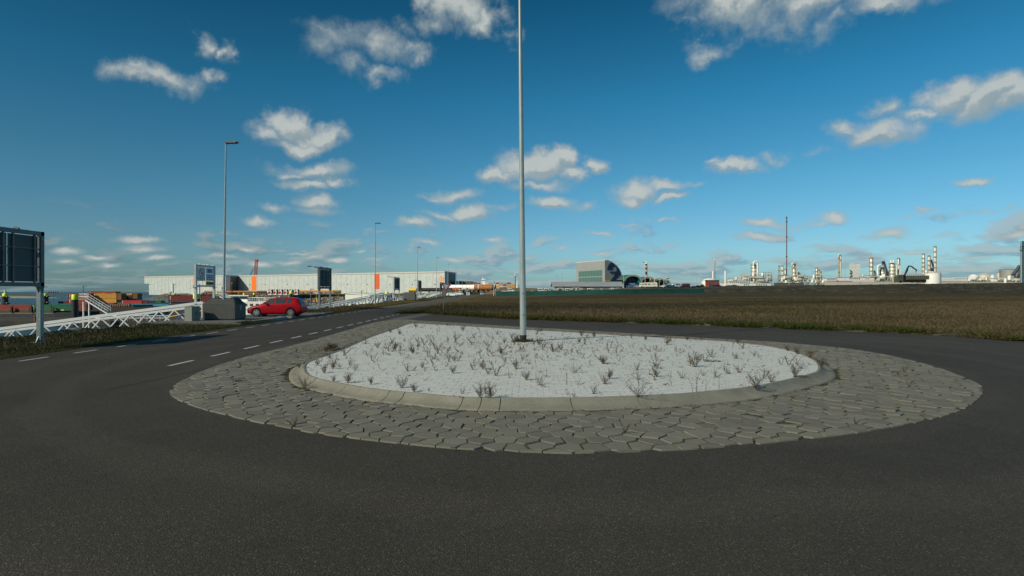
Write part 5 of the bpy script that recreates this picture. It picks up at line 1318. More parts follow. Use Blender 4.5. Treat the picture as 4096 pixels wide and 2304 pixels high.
# storage building with red doors
t = T_('storage_building', 1857, 470, 'small grey hall with red doors right of the warehouse', 'building')
m = MB(); zbox(m, 1836, 1125, 1893.5, 470, 20, -1); m.obj('wall', halld, t); m = MB(); zbox(m, 1835.5, 1124, 1894, 469.5, 21, Z_(1125.6, 470)); m.obj('roof', fasc, t)
for x in (1842, 1857.5, 1872, 1886.5): m = MB(); pbox(m, x, 1132, x+6.5, 1140, 469.8, .3); m.obj('door', brick_r, t)
t = T_('tarpaulin_stack', 1828, 462, 'crumpled white cover between warehouse and grey hall', 'cover')
m = MB(); zbox(m, 1821, 1127, 1835, 462, 8, -1); o = m.obj('cover', white, t)
m = MB(); m.lathe((X_(1828, 465), 465, Z_(1128, 465)-.2), [(1.6, 0), (1.2, .7), (.3, 1.0)], 8); m.obj('bulge', white, t)

# red lattice crane behind the warehouse
t = T_('lattice_crane', 1023, 640, 'red lattice crane boom rising behind the warehouse roof', 'crane')
D = 640; m = MB(); b0, b1 = PX(1021, 1110, D), PX(1026, 1045, D)
cs = [Vector((dx, dy, 0)) for dx, dy in ((-1.2, -1.2), (1.2, -1.2), (1.2, 1.2), (-1.2, 1.2))]
for c in cs: m.tube(b0 + c, b1 + c, .22, n=4)
for k in range(14):
    a, b = b0.lerp(b1, k/14), b0.lerp(b1, (k+1)/14)
    for i in range(4): m.tube(a + cs[i], b + cs[(i+1) % 4], .14, n=4); m.tube(b + cs[i], b + cs[(i+1) % 4], .12, n=4)
m.obj('boom', brick_r, t); m = MB(); m.box((b1.x-1.6, b1.y-1.6, b1.z), (b1.x+1.6, b1.y+1.6, b1.z+2)); m.obj('boom_head', brick_r, t)
m = MB(); m.tube(PX(1002, 1099, D), PX(1012, 1077, D), .45, n=6); m.tube(PX(1012, 1077, D), PX(1022, 1052, D), .14, n=4); m.obj('jib', dark, t)
m = MB(); m.box((b0.x-4, b0.y-4, -1), (b0.x+4, b0.y+4, b0.z-.1)); m.obj('carrier', dark, t)

# ---------------------------------------------------------------- steel tubes on the quay
def tube_thing(x0, x1, yc, dpx, D, D2, m_, label, rings=0, ring_m=None, endm=None, grp='steel tubes lying on the far quay', n=20):
    t = T_('steel_tube', (x0+x1)/2, (D+D2)/2, label, 'steel tube', grp, Z_(yc+dpx/2, D)); a, b = PX(x0, yc, D), PX(x1, yc, D2); b.z = a.z; r = dpx/2*D/F
    m = MB(); m.tube(a, b, r, r, n); m.obj('shell', m_, t); u = (b-a)
    if rings:
        m = MB()
        for k in range(rings): c = a + u*((k+.5)/rings); m.tube(c - u.normalized()*.25, c + u.normalized()*.25, r*1.04, r*1.04, n)
        m.obj('ring', ring_m, t)
    m = MB()
    for q in (.1, .35, .65, .9): c = a + u*q; m.box((c.x-.6, c.y-r*.9, c.z-r-1.2), (c.x+.6, c.y+r*.9, c.z-r*.85))
    m.obj('cradle', soil_m, t); return t
rusty = mat('ochre_rust', (0.50, 0.20, 0.04), .7, 0, .2, .8, c2=(0.30, 0.10, 0.02))
tube_thing(818, 1030, 1167.5, 9, 430, 430, rusty, 'rust-orange steel tube on the quay left of the red reels')
tube_thing(1031, 1066, 1167.5, 9.2, 429, 429, rusty, 'rust tube with black rings left of the red reels', 9, blackm)
tube_thing(1198, 1333, 1165.3, 8.6, 432, 425, mat('yellow_rust', (0.62, 0.30, 0.03), .7, 0, .2, .8), 'yellow ribbed steel tube right of the red reels', 26, rusty)
tube_thing(1334, 1361.5, 1165, 8.8, 424, 422, mat('ochre_end', (0.45, 0.27, 0.03), .7), 'tube end with black and yellow bands behind the dark sign board', 6, blackm)
tube_thing(1636, 1668, 1159.5, 12.5, 400, 399, yellow, 'bright yellow pile end in front of the warehouse')
tube_thing(1668.5, 1812, 1159, 14, 398, 375, blackm, 'long black pile in front of the warehouse')
tube_thing(1813, 1843, 1157.5, 13, 372, 368, mat('brown_pile', (0.26, 0.07, 0.025), .7, 0, .2, 1), 'short brown pile at the right end of the black one')
tube_thing(1797, 1899, 1150, 22, 385, 380, white, 'huge white monopile lying behind the parked cars', n=32)
tube_thing(1900, 1969, 1150.3, 23, 378, 376, mat('streaky_rust', (0.48, 0.19, 0.05), .7, 0, .3, 2.2, c2=(0.22, 0.07, 0.02)), 'huge rusty monopile right of the white one', n=32)
tube_thing(1912.3, 1914.8, 1150.3, 24, 377.5, 377.5, white, 'thin white ring around the rusty monopile', n=32)
tube_thing(1970, 1982, 1150.5, 23, 375.5, 375, dark, 'dark end of the rusty monopile', n=32)
# cable reels
reel0 = thing('cable_reel', (0, 0, 0), '', 'reel', 'red and white reels on the quay')
m = MB()
for s in (-1, 1):
    c = Vector((s*1.05, 0, 2.0)); vs, fs = ring_poly(c, Vector((0, 1, 0)), e, 1.95, 1.5, 16); m.add(vs, fs); m.tube(c - Vector((.08, 0, 0)), c + Vector((.08, 0, 0)), 1.9, n=16) if s > 0 else None
    for k in range(6): a = PI/3*k; m.tube(c, c + Vector((0, math.cos(a), math.sin(a)))*1.9, .1, n=4)
m.obj('flange', dark, reel0); m = MB(); m.tube((-1, 0, 2), (1, 0, 2), 1.2, n=14); m.obj('drum', offw, reel0)
m = MB(); m.box((-1.2, -2.0, .3), (.3, -1.2, 1.4)); m.tube((-.9, -1.9, 1.6), (.4, -1.9, 1.9), .35, n=8); m.obj('motor', mat('reel_red', (0.55, 0.02, 0.03), .5), reel0)
m = MB(); m.prism([(-1.6, -1.9, -.4), (1.4, -1.9, -.4), (1.0, -1.9, .9), (-1.1, -1.9, .4)], (0, 3.6, 0)); m.box((.9, -2.0, 1.3), (1.5, -1.4, 2.2)); m.obj('stand', white, reel0)
rl = ['leftmost', 'second', 'third', 'fourth', 'fifth', 'rightmost']
for k, px in enumerate((1083, 1103, 1124, 1145, 1166, 1188)):
    o = reel0 if k == 0 else dup(reel0); o.location = (X_(px, 412), 412, Z_(1178.6, 412)+.2); o['label'] = f'{rl[k]} of the six red, white and black reels on the far quay'
# dark machinery pieces at left
t = T_('chain_heap', 832, 425, 'row of dark chain bundles on the quay under the rusty tube', 'chain bundle', None, -1)
m = MB(); rr = random.Random(2)
for k in range(16): c = PX(rr.uniform(806, 852), 1175, 420); m.lathe((c.x, c.y, c.z-.6), [(.9, 0), (.8, 1.0), (.4, 1.5)], 7)
m.obj('chain', dark, t)

# ---------------------------------------------------------------- mooring piles with yellow caps
def pile(px, ytop, ycap, wpx, D, label, fender=False, beacon=False):
    r = wpx/2*D/F; x = X_(px, D); zt, zc = Z_(ytop, D), Z_(ycap, D)
    t = thing('mooring_pile', (x, D, WZ), label, 'mooring pile', 'black mooring piles with yellow caps')
    m = MB(); m.lathe((x, D, WZ-1), [(r, 0), (r, zc-WZ+1)], 18); m.obj('shaft', blackm, t)
    m = MB(); m.lathe((x, D, zc), [(r*1.03, 0), (r*1.03, zt-zc-.05), (r*.95, zt-zc)], 18); m.obj('cap', yel, t)
    if fender:
        for z in (zc-.35, zc-2.3):
            m = MB()
            for k in range(20):
                a, b = 2*PI*k/20, 2*PI*(k+1)/20; m.tube((x+math.cos(a)*r*1.4, D+math.sin(a)*r*1.4, z), (x+math.cos(b)*r*1.4, D+math.sin(b)*r*1.4, z), .16, n=6, caps=False)
            m.obj('fender_ring', dark, t)
            m = MB()
            for s in (-1, 1): m.lathe((x+s*r*1.25, D-r*.7, z+.1), [(.2, 0), (.2, .2)], 8)
            m.obj('ring_highlight', offw, t)  # highlights of the black fender ring, made as off-white discs
    if beacon: m = MB(); m.lathe((x, D, zt), [(.45, 0), (.3, .4), (.4, .5), (.12, .9), (.12, 1.3), (.2, 1.4)], 8); m.obj('beacon', offw, t)
    return t
pile(21.5, 1174, 1185, 18.5, 174, 'mooring pile with a small beacon at the left edge behind the sign board', True, True)
pile(183, 1172.5, 1183, 18, 176, 'fendered mooring pile just right of the big sign post', True)
pile(300, 1177.6, 1198.5, 22, 112, 'tall near mooring pile in front of the red-brown stack', False)
pile(421, 1170, 1180.5, 14.5, 232, 'left one of the two fendered piles in front of the yellow containers', True)
pile(460.5, 1169.6, 1180.5, 15, 232, 'right one of the two fendered piles in front of the yellow containers', True)
pile(786, 1175.5, 1195.3, 24, 104, 'mooring pile behind the yellow number plate sign')
pile(867.5, 1166.6, 1176, 13, 190, 'mooring pile just right of the white harbour sign')
pile(698, 1173, 1178.5, 8, 320, 'small far mooring pile below the white chimney')
pile(977, 1172, 1180, 9, 300, 'small far mooring pile above the white ship bridge')
pile(1017, 1171.6, 1179.5, 9.5, 268, 'mooring pile under the first orange band')
pile(1164.5, 1163.5, 1175, 12.6, 165, 'mooring pile behind the roof of the red car')
pile(1279, 1169, 1177, 7, 260, 'thin mooring pile at the left post of the ribbed board')
pile(1464, 1167, 1171.7, 8.6, 330, 'mooring pile above the low white building')
pile(1547.5, 1167, 1176, 12.4, 210, 'mooring pile right of the low white building')

# ---------------------------------------------------------------- pontoon, barges and containers
t = T_('pontoon', 300, 120, 'long dark floating pontoon below the first gangway', 'pontoon', None, WZ)
m = MB(); m.box((X_(-150, 124), 116, WZ-.4), (X_(800, 124), 136, -4.45)); m.obj('deck', mat('tarred_timber', (0.030, 0.024, 0.018), .85, 0, .4, .6), t)
m = MB()
for px in range(380, 690, 26): x = X_(px, 118); m.tube((x, 118, -4.5), (x, 118, -3.4), .05, n=5)
for z in (-3.9, -3.42): m.tube((X_(380, 118), 118, z), (X_(678, 118), 118, z), .045, n=5)
m.obj('railing', white, t)
t2 = T_('bollard', 145, 117, 'yellow and rusty bollard on the dark pontoon left of the sign post', 'bollard', None, -4.45); m = MB(); x = X_(142, 117); m.lathe((x, 117, -4.5), [(.25, 0), (.2, .8), (.28, .85), (.28, 1.1)], 8); m.obj('body', rust, t2)
def barge(x0, x1, ydeck, D, beam, hullm, label, grp='container barges', stripe=None):
    t = T_('barge', (x0+x1)/2, D, label, 'barge', grp, WZ); xa, xb = X_(x0, D), X_(x1, D); zd = Z_(ydeck, D)
    m = MB(); n = 8; pl = [(xa, D+beam*.5), (xa+3, D+.4), (xa+8, D), (xb-8, D), (xb-3, D+.4), (xb, D+beam*.5), (xb-3, D+beam-.4), (xb-8, D+beam), (xa+8, D+beam), (xa+3, D+beam-.4)]
    m.prism([(x, y, WZ-1) for x, y in pl], (0, 0, zd-WZ+1)); m.obj('hull', hullm, t)
    if stripe: m = MB(); m.box((xa+8, D-.06, zd-.35), (xb-8, D-.01, zd-.2)); m.obj('rubbing_strip', stripe, t)
    m = MB(); m.box((xa+9, D+.6, zd+.001), (xb-9, D+beam-.6, zd+.5)); m.obj('coaming', dark, t); return t
barge(-900, 330, 1249, 160, 11, mat('black_hull', (0.008, 0.009, 0.009), .6, 0, .3, .3), 'near black barge loaded with red and green containers', stripe=mat('dull_yellow', (0.30, 0.25, 0.07), .6))
barge(225, 640, 1228, 176, 11, mat('black_brown_hull', (0.012, 0.010, 0.009), .7, 0, .3, .3), 'dark barge under the yellow containers')
barge(480, 900, 1217, 205, 11, mat('cyan_hull', (0.01, 0.22, 0.34), .5, 0, .1, .3), 'bright blue barge under the dark red containers')
cc_ = {}
def ccol_(nm, c): 
    if nm not in cc_: cc_[nm] = ribbed('container_' + nm, c, 0, 3.4, .6, 0, .9, .15, .06)
    return cc_[nm]
CR, CG, CY, CB, CM, CN, CW = ccol_('red', (0.28, 0.055, 0.035)), ccol_('green', (0.015, 0.14, 0.055)), ccol_('yellow', (0.62, 0.30, 0.055)), ccol_('brown', (0.20, 0.09, 0.03)), ccol_('maroon', (0.15, 0.022, 0.022)), ccol_('navy', (0.02, 0.035, 0.07)), ccol_('grey', (0.35, 0.37, 0.36))
def container(x0, y0, x1, y1, D, m_, label, dep=2.44, grp='shipping containers on the barges', marks=True):
    t = T_('shipping_container', (x0+x1)/2, D, label, 'container', grp, Z_(y1, D)); xa, xb, zb, zt = X_(x0, D), X_(x1, D), Z_(y1, D), Z_(y0, D); w = .07
    m = MB(); m.box((xa+w, D+w, zb+w), (xb-w, D+dep-w, zt-w)); m.obj('wall', m_, t)
    m = MB(); r_ = .1
    for x in (xa, xb-r_):
        for y in (D, D+dep-r_): m.box((x, y, zb), (x+r_, y+r_, zt))
    for z in (zb, zt-r_):
        for y in (D, D+dep-r_): m.box((xa+r_, y+.01, z+.01), (xb-r_, y+r_-.01, z+r_-.01))
    m.obj('corner_frame', m_, t)
    if marks and xb-xa > 4:
        m = MB()
        for k in range(4): m.box((xa+.35, D+w-.02, zt-.4-k*.3), (xa+.6, D+w-.004, zt-.22-k*.3))
        m.obj('marking', offw, t)
    return t
container(-60, 1227, 38, 1245, 160.6, CR, 'red-brown container at the left edge behind the big sign board')
container(44, 1227, 117, 1245, 160.6, CR, 'red-brown container left of the first green one')
container(-30, 1219, 124, 1243, 163.6, CR, 'red-brown container in the second row behind the big sign post')
container(126, 1218.6, 203, 1243.5, 160.6, CG, 'left green container on the near barge')
gc = container(206, 1218.6, 289, 1243.5, 160.6, CG, 'right green container on the near barge with white marks')
m = MB()
for px in (225, 250): c = PX(px, 1242, 160.6-.01); vs = [c + Vector((math.cos(PI*k/8)*.45, -.02, math.sin(PI*k/8)*.3)) for k in range(9)]; m.prism(vs, (0, .02, 0))
m.obj('marking', offw, gc)
t = T_('barge_stanchion', 120, 159, 'row of black stanchions along the side of the near barge', 'stanchion', None, -4)
m = MB()
for px in (41, 121, 205, 288): x = X_(px, 159.5); m.box((x-.3, 159.6, -4.2), (x+.3, 160.2, -2.6))
m.obj('post', blackm, t)
container(272.5, 1173, 353, 1193, 177, CR, 'upper red container of the double stack behind the tall pile')
container(272.5, 1193.4, 353, 1214, 177, CR, 'lower red container of the double stack behind the tall pile')
container(306, 1214.5, 346, 1242, 165, CR, 'dark red container end behind the white stair tower')
container(233, 1205, 271, 1214.5, 178, CM, 'small low dark red container left of the red double stack')
container(355, 1165.3, 461, 1172.6, 181, CR, 'long red container on top of the yellow ones')
container(370, 1173, 465, 1192, 180, CY, 'upper long yellow container behind the two fendered piles')
container(370, 1192.4, 465, 1211, 180, CY, 'lower long yellow container behind the two fendered piles')
container(466, 1173, 485, 1199, 180, CB, 'brown container end right of the yellow containers')
container(486.5, 1172, 527, 1180.5, 184, CY, 'small yellow container at the right end of the stack')
container(486.5, 1181, 506.5, 1200.5, 184, CW, 'grey container end under the small yellow one')
container(507.5, 1181, 527, 1200.5, 184, CN, 'dark blue container end under the small yellow one')
container(528.5, 1172.6, 549, 1200.5, 184, CB, 'brown container end at the right end of the stack')
container(484, 1201, 567, 1214.5, 206, ccol_('bright_red', (0.42, 0.03, 0.03)), 'long bright red container on the blue barge')
container(569, 1203, 589, 1216, 206, CM, 'dark maroon container right of the bright red one')
container(590, 1203, 618, 1216, 206, CN, 'dark blue container on the blue barge')
container(619, 1202, 644, 1216, 206, CG, 'dark green container on the blue barge')
container(674, 1181.5, 772, 1207, 160, CM, 'long dark red container left of the white harbour sign')
container(803, 1180.5, 853, 1206, 160, CM, 'dark red container seen through the white harbour sign')
container(674, 1208, 766, 1217, 160.2, CN, 'dark blue container under the long dark red one')
container(799, 1206.5, 841, 1218, 160.2, CG, 'green container under the dark red one behind the sign')
barge(640, 900, 1218, 158, 8, blackm, 'black barge behind the white harbour sign')
m = MB()                                                  # deck machinery and tyres
rr = random.Random(4); t = T_('deck_winch', 480, 172, 'brown rusty winches and tyres on the deck of the dark barge', 'winch', None, -3)
for k in range(9): c = PX(446+k*9, 1228, 172); m.lathe((c.x, c.y, c.z), [(.3, 0), (.42, .3), (.42, rr.uniform(.5, .9)), (.2, 1.0)], 8)
m.obj('drum', mat('winch_rust', (0.16, 0.09, 0.05), .8, 0, .4, 2), t)

def stair_tower(x0, y0, x1, y1, D, label):
    """platform at the upper left, flight going down to the right"""
    t = T_('stair_tower', (x0+x1)/2, D, label, 'stairs', 'white stair towers on the jetties', -4.5); a, b = PX(x0+8, y0, D), PX(x1, y1, D)
    m = MB(); m.box((X_(x0-14, D), D-.6, a.z-.1), (a.x, D+.8, a.z)); m.obj('platform', galv, t)
    for s in (-.5, .5):
        m = MB(); o = Vector((0, s, 0)); m.prism([a+o, b+o, b+o-e*.22, a+o-e*.22], (0, .06, 0)); m.obj('stringer', white, t)
        m = MB(); 
        for h in (.55, 1.05): m.tube(a+o+e*h, b+o+e*h, .035, n=5); m.tube(Vector((X_(x0-14, D), D+s, a.z+h)), a+o+e*h, .035, n=5)
        for k in range(9): q = a.lerp(b, k/8)+o; m.tube(q, q+e*1.05, .03, n=5)
        for k in range(4): q = Vector((X_(x0-14, D), D+s, a.z)).lerp(a+o, k/4); m.tube(q, q+e*1.05, .03, n=5)
        m.obj('handrail', white, t)
    m = MB(); n = 14
    for k in range(n): q = a.lerp(b, (k+.5)/n); m.box((q.x-.14, D-.5, q.z-.03), (q.x+.14, D+.5, q.z))
    m.obj('tread', galv, t)
    m = MB()
    for q in (Vector((X_(x0-4, D), D, 0)), a.lerp(b, .12)):
        m.tube((q.x, D, -5.8), (q.x, D, a.z-.3), .14, n=8)
    m.obj('leg', white, t)
stair_tower(338, 1197, 436, 1252, 108, 'white steel stair tower left of the yellow-capped pile pair')
stair_tower(872, 1183, 925, 1206, 140, 'white steel stair behind the nearest lamp post')

# white motor ship behind the bin and the red car
t = T_('river_ship', 1010, 152, 'white motor ship moored behind the grey bin and red car', 'ship', None, WZ); D = 152
m = MB(); pl = [(880, 3), (900, .6), (930, 0), (1070, 0), (1105, .8), (1115, 4), (1105, 8), (1070, 9), (930, 9), (900, 8.4)]
m.prism([(X_(x, D), D+y, WZ-1) for x, y in pl], (0, 0, Z_(1206, D)-WZ+1)); m.obj('hull', mat('ship_white', (0.72, 0.74, 0.74), .4, 0, .06, .5), t)
m = MB(); m.box((X_(930, D), D-.05, Z_(1240, D)), (X_(1070, D), D-.01, Z_(1236, D))); m.obj('rubbing_strake', mat('pale_yellow', (0.5, 0.45, 0.2), .6), t)
for x in (976, 999, 1022, 1046):
    f = MB(); pbox(f, x, 1214.5, x+12, 1224.5, D-.08, .07); w = f.obj('window', mat('window_frame_tan', (0.25, 0.17, 0.12), .5), t); f = MB(); pbox(f, x+1.5, 1216, x+10.5, 1223, D-.11, .03); f.obj('pane', glass, w)
m = MB(); pbox(m, 918, 1184, 990, 1206, D+1.2, 5.5); m.obj('wheelhouse', white, t); m = MB(); pbox(m, 912, 1181.3, 994, 1184.2, D+.6, 6.6); m.obj('wheelhouse_roof', white, t)
for a, b in ((919.5, 929), (931.5, 938), (940, 955), (958, 989)): m = MB(); pbox(m, a, 1186, b, 1196, D+1.1, .09); m.obj('window', glass, t)
m = MB()
for x in range(1000, 1120, 9): q = PX(x, 1206, D+.2); m.tube(q, q+e*1.0, .03, n=4)
m.tube(PX(992, 1191, D+.3), PX(1122, 1191, D+.3), .045, n=5); m.tube(PX(992, 1199, D+.2), PX(1120, 1199, D+.2), .03, n=4)
for x in (998, 1037, 1060): m.tube(PX(x, 1206, D+2), PX(x, 1190.5, D+2), .06, n=5)
m.tube(PX(998, 1190.5, D+2), PX(1060, 1190.5, D+2), .07, n=5); m.obj('railing', white, t)
m = MB()
for x in range(905, 940, 4): m.lathe(PX(x, 1209, D-.2), [(.25, 0), (.3, .5), (.1, .8)], 7)
m.obj('rope_coil', offw, t)
o = put_car(wagon, (X_(1058, 153), 154), Z_(1206, 154), R(0), .95, 'small blue car carried on the deck of the white ship', 'parked cars', {'white_car_paint': carblue}) if False else None

# low white building on the jetty
t = T_('jetty_building', 1440, 175, 'low white building with slanting roof on the jetty', 'building', None, -1.5)
a, b = PX(1381, 1173, 188), PX(1479, 1184, 160); m = MB(); z0 = -3.5
m.prism([Vector((a.x, a.y, z0)), Vector((b.x, b.y, z0)), Vector((b.x, b.y, b.z)), Vector((a.x, a.y, a.z))], (3.5, 6, 0)); m.obj('wall', mat('cream_wall', (0.62, 0.62, 0.56), .5, 0, .05, .3), t)
m = MB(); m.prism([a+Vector((-.5, -.3, .02)), b+Vector((.4, -.5, .02)), b+Vector((4.4, 6, .05)), a+Vector((3.6, 6.4, .05))], (0, 0, .3)); m.obj('roof', offw, t)
m = MB(); m.box((b.x+.05, b.y+.4, z0), (b.x+3.3, b.y+5, b.z-.3)); m.obj('end_wall', dark, t)
for (px, y0, y1, D, lab) in ((1243, 1157, 1215, 110, 'slim jetty lamp left of the ribbed board'), (1446, 1164, 1205, 150, 'slim jetty lamp in front of the low white building'), (213, 1168, 1217, 150, 'lamp mast with several heads on the near barge'), (333, 1145, 1192, 118, 'lamp mast above the white stair tower'), (1354, 1171, 1206, 150, 'slim jetty lamp near the red light')):
    t = T_('jetty_lamp', px, D, lab, 'lamp', 'small lamps on the jetties', Z_(y1, D)); m = MB(); m.tube(PX(px, y1, D) - e*2, PX(px, y0, D), .07, n=6); m.obj('pole', galv_d, t)
    m = MB(); q = PX(px, y0, D)
    if px == 213:
        for s in (-1.2, -.6, 0, .6, 1.2): m.tube(q+Vector((s, 0, -.25)), q+Vector((s, 0, .1)), .16, n=6); 
        m.tube(q-Vector((1.3, 0, .2)), q+Vector((1.3, 0, -.2)), .05, n=5)
    else: m.box((q.x-.1, q.y-.12, q.z-.04), (q.x+.65, q.y+.12, q.z+.06))
    m.obj('lamp_head', dark, t)
for px, D in ((1253, 118), (1358, 138)):
    t = T_('jetty_light', px, D, f'round red light board on the jetty {"left" if px < 1300 else "right"} of the ribbed board', 'light', 'red jetty lights', -2); q = PX(px, 1199, D)
    m = MB(); m.tube(q - e*3, q, .05, n=5); m.obj('post', galv, t); m = MB(); m.tube(q - Vector((0, .05, 0)), q + Vector((0, .05, 0)), .17, n=12); m.obj('disc', mat('light_red', (.7, .02, .02), .4), t)
t = T_('marker_post', 1267, 120, 'rust-brown and yellow marker post left of the ribbed board', 'post', None, -3); m = MB(); m.lathe(PX(1267, 1206, 120), [(.13, 0), (.13, .75)], 8); m.obj('yellow_sleeve', yellow, t); m = MB(); m.lathe(PX(1267, 1206, 120)+e*.75, [(.15, 0), (.15, .8)], 8); m.obj('rusty_shaft', rust, t)
t = T_('chimney', 691, 520, 'white round chimney in front of the left warehouse hall', 'chimney', None, -1.5); m = MB(); m.lathe((X_(691, 520), 520, -1.5), [(.95, 0), (.95, Z_(1137, 520)+1.5)], 14); m.obj('stack', white, t); m = MB(); m.lathe((X_(691, 520), 520, Z_(1137, 520)), [(1.05, 0), (1.05, .4)], 14); m.obj('rim', offw, t)
for px, y0, D in ((799, 1137, 330), (928, 1134, 330)):
    t = T_('spud_pole', px, D, f'dark steel spud pole {"seen through the white sign" if px < 850 else "in front of the warehouse shadow"}', 'pole', 'dark spud poles', -5); m = MB(); m.tube((X_(px, D), D, -6), PX(px, y0, D), .28, n=8); m.obj('shaft', mat('spud_brown', (0.06, 0.045, 0.04), .7), t); m = MB(); m.lathe(PX(px, y0, D), [(.2, 0), (.25, .5)], 6); m.obj('lantern', white, t)
t = T_('truck', 681, 505, 'small pale truck parked at the left end of the warehouse', 'truck', None, -1.5); m = MB(); pbox(m, 673, 1170, 681, 1178, 505, 2.5); m.obj('cab', carsilver, t); m = MB(); pbox(m, 681.5, 1165.5, 687, 1178, 505, 2.5); m.obj('body', dark, t)

# ---------------------------------------------------------------- vehicles at the end of the road
used_w = [False]
def wag(px, yb, D, hd, lab, paint=None, sc_=1.0, z=None, pr=None, grp='parked cars'):
    z = (Z_(yb, D) if z is None else z); pr = pr or wagon
    key = pr.name; first = key not in FIRST; FIRST.add(key)
    sw = {'white_car_paint': paint} if paint else None
    if first and sw:
        for k in kids(pr):
            for i, mm_ in enumerate(k.data.materials if k.data else []):
                pass
        first = False
    o = put_car(pr, (X_(px, D), D), z, hd, sc_, lab, grp, sw, first); return o
FIRST = set()
wag(1811, 1185.4, 200, R(170), 'white hatchback nearest to the third grey bin at the road end')
wag(1837, 1181.5, 245, R(170), 'second white car further along the road end', None, 1.0)
wag(1856, 1180.5, 262, R(200), 'dark car right of the two white ones', cardark)
wag(1929, 1180.8, 262, R(97), 'silver car driving towards us on the road', carsilver, 1.1)
wag(1823, 1176.5, 300, R(170), 'blue car behind the white ones', carblue)
t = T_('kiosk', 1843, 290, 'small cream kiosk with yellow roof edge at the road end', 'kiosk', None); m = MB(); zbox(m, 1836, 1159, 1849, 290, 3, -.1); m.obj('wall', offw, t); m = MB(); pbox(m, 1833, 1156, 1853, 1159, 289, 5); m.obj('roof', yellow, t)
t = T_('info_board', 1872, 280, 'blue and yellow notice board on posts at the road end', 'board', None); m = MB(); pbox(m, 1866, 1152, 1873, 1160, 280, .3); m.obj('blue_panel', blue, t); m = MB(); pbox(m, 1867, 1160.3, 1873, 1163, 280, .3); m.obj('yellow_panel', signyel, t); m = MB(); zbox(m, 1869, 1163.2, 1870, 280.1, .1, -.1); m.obj('post', galv, t)
for px in (1868, 1876): t = T_('ticket_post', px, 255, f'{"left" if px < 1870 else "right"} pale ticket post beside the road end', 'post', 'pale ticket posts'); m = MB(); zbox(m, px-2.4, 1168, px+2.4, 255, .5, 0); m.obj('body', offw, t); m = MB(); pbox(m, px-2.6, 1166.8, px+2.6, 1168, 254.9, .7); m.obj('cap', galv_d, t)
t = T_('gate_post', 1891, 262, 'dark gate posts at the end of the road', 'gate post'); m = MB(); zbox(m, 1889.5, 1161, 1891, 262, .3, 0); m.obj('post', dark, t); m = MB(); zbox(m, 1892, 1161, 1893.5, 262, .3, 0); m.obj('post', dark, t)

# container ship far behind
t = T_('container_ship', 1990, 700, 'distant container ship with a white bridge beyond the rusty monopile', 'ship', None, -5)
m = MB(); m.prism([(X_(x, 700), 700, z) for x, z in ((1880, -5), (2075, -5), (2082, Z_(1153, 700)), (1880, Z_(1154, 700)))], (0, 25, 0)); m.obj('hull', mat('ship_black', (0.02, .02, .025), .6), t)
m = MB(); pbox(m, 1926, 1119, 1940, 1155, 705, 15); pbox(m, 1924.5, 1117.5, 1942, 1121, 704, 17); pbox(m, 1930, 1113.5, 1934, 1118, 707, 4); m.tube(PX(1932, 1114, 707), PX(1931, 1109, 707), .4, n=5); m.obj('bridge', white, t)
rr = random.Random(12); cols_ = [CW, CM, CY, CR, ccol_('pale_orange', (0.55, 0.30, 0.14)), ccol_('white', (0.6, 0.6, 0.58))]
for i, (x0, x1, yt) in enumerate(((1894, 1907, 1129), (1908, 1922, 1130.5), (1940, 1953, 1131), (1955, 1969, 1129), (1983.5, 1996, 1130.5), (1998, 2011, 1130.5), (2012.5, 2026, 1130.5), (2027.5, 2044, 1130.2), (2045, 2060, 1136.8))):
    y = yt; k = 0
    while y < 1153:
        m = MB(); pbox(m, x0, y, x1, y+6.0, 700.5, 12); m.obj('container', cols_[(i*2+k*3+rr.randrange(2)) % 6], t); y += 6.3; k += 1

t = T_('radar_mast', 2061, 330, 'slim dark radar mast with railed platform left of the big lamp post', 'mast'); D = 330
m = MB(); m.tube((X_(2061, D), D, 0), PX(2061, 1105, D), .28, n=10); m.obj('pole', galv_d, t); m = MB(); pbox(m, 2058, 1104, 2068, 1105.5, D-1, 2)
for x in (2058.5, 2063, 2067.5): m.tube(PX(x, 1104, D-1), PX(x, 1095, D-1), .06, n=4)
m.tube(PX(2058.5, 1095.5, D-1), PX(2067.5, 1095.5, D-1), .06, n=4); m.obj('platform', dark, t); m = MB(); pbox(m, 2057.5, 1091, 2064, 1093.5, D-.5, 1); m.lathe(PX(2061, 1104, D), [(.4, 0), (.3, 1.0)], 8); m.obj('radar', white, t)
t = T_('harbour_crane', 2069, 640, 'small white harbour crane beside the radar mast', 'crane'); m = MB(); m.tube((X_(2070, 640), 640, 0), PX(2069, 1124, 640), 1.4, .5, 8); m.obj('tower', white, t); m = MB(); m.tube(PX(2069, 1124, 640), PX(2067.5, 1107, 640), .3, n=5); m.tube(PX(2071, 1140, 640), PX(2075, 1152, 640), .4, n=5); m.obj('jib', offw, t)
def flagpole(px, y0, D, z0, lab, cols, fl=0.5, drop=1.0):
    t = T_('flagpole', px, D, lab, 'flagpole', 'flagpoles', z0); m = MB(); m.tube((X_(px, D), D, z0), PX(px, y0, D), .09, .06, 8); m.obj('pole', offw, t); top = PX(px, y0+1, D)
    f = bpy.data.objects.new('flag', None); m = MB(); n = 6; w = fl
    grid = []
    for i in range(n+1):
        for j in range(len(cols)+1):
            s = i/n; grid.append(top + Vector((w*s*2.0, .18*math.sin(s*7+j), -.55*j*drop - s*1.6*drop)))
    k = len(cols)+1
    m.add(grid, [(i*k+j, (i+1)*k+j, (i+1)*k+j+1, i*k+j+1) for i in range(n) for j in range(k-1)]); 
    for q in range(len(m.m)): m.m[q] = q % (k-1)
    m.obj('flag', cols, t); bpy.data.objects.remove(f); return t
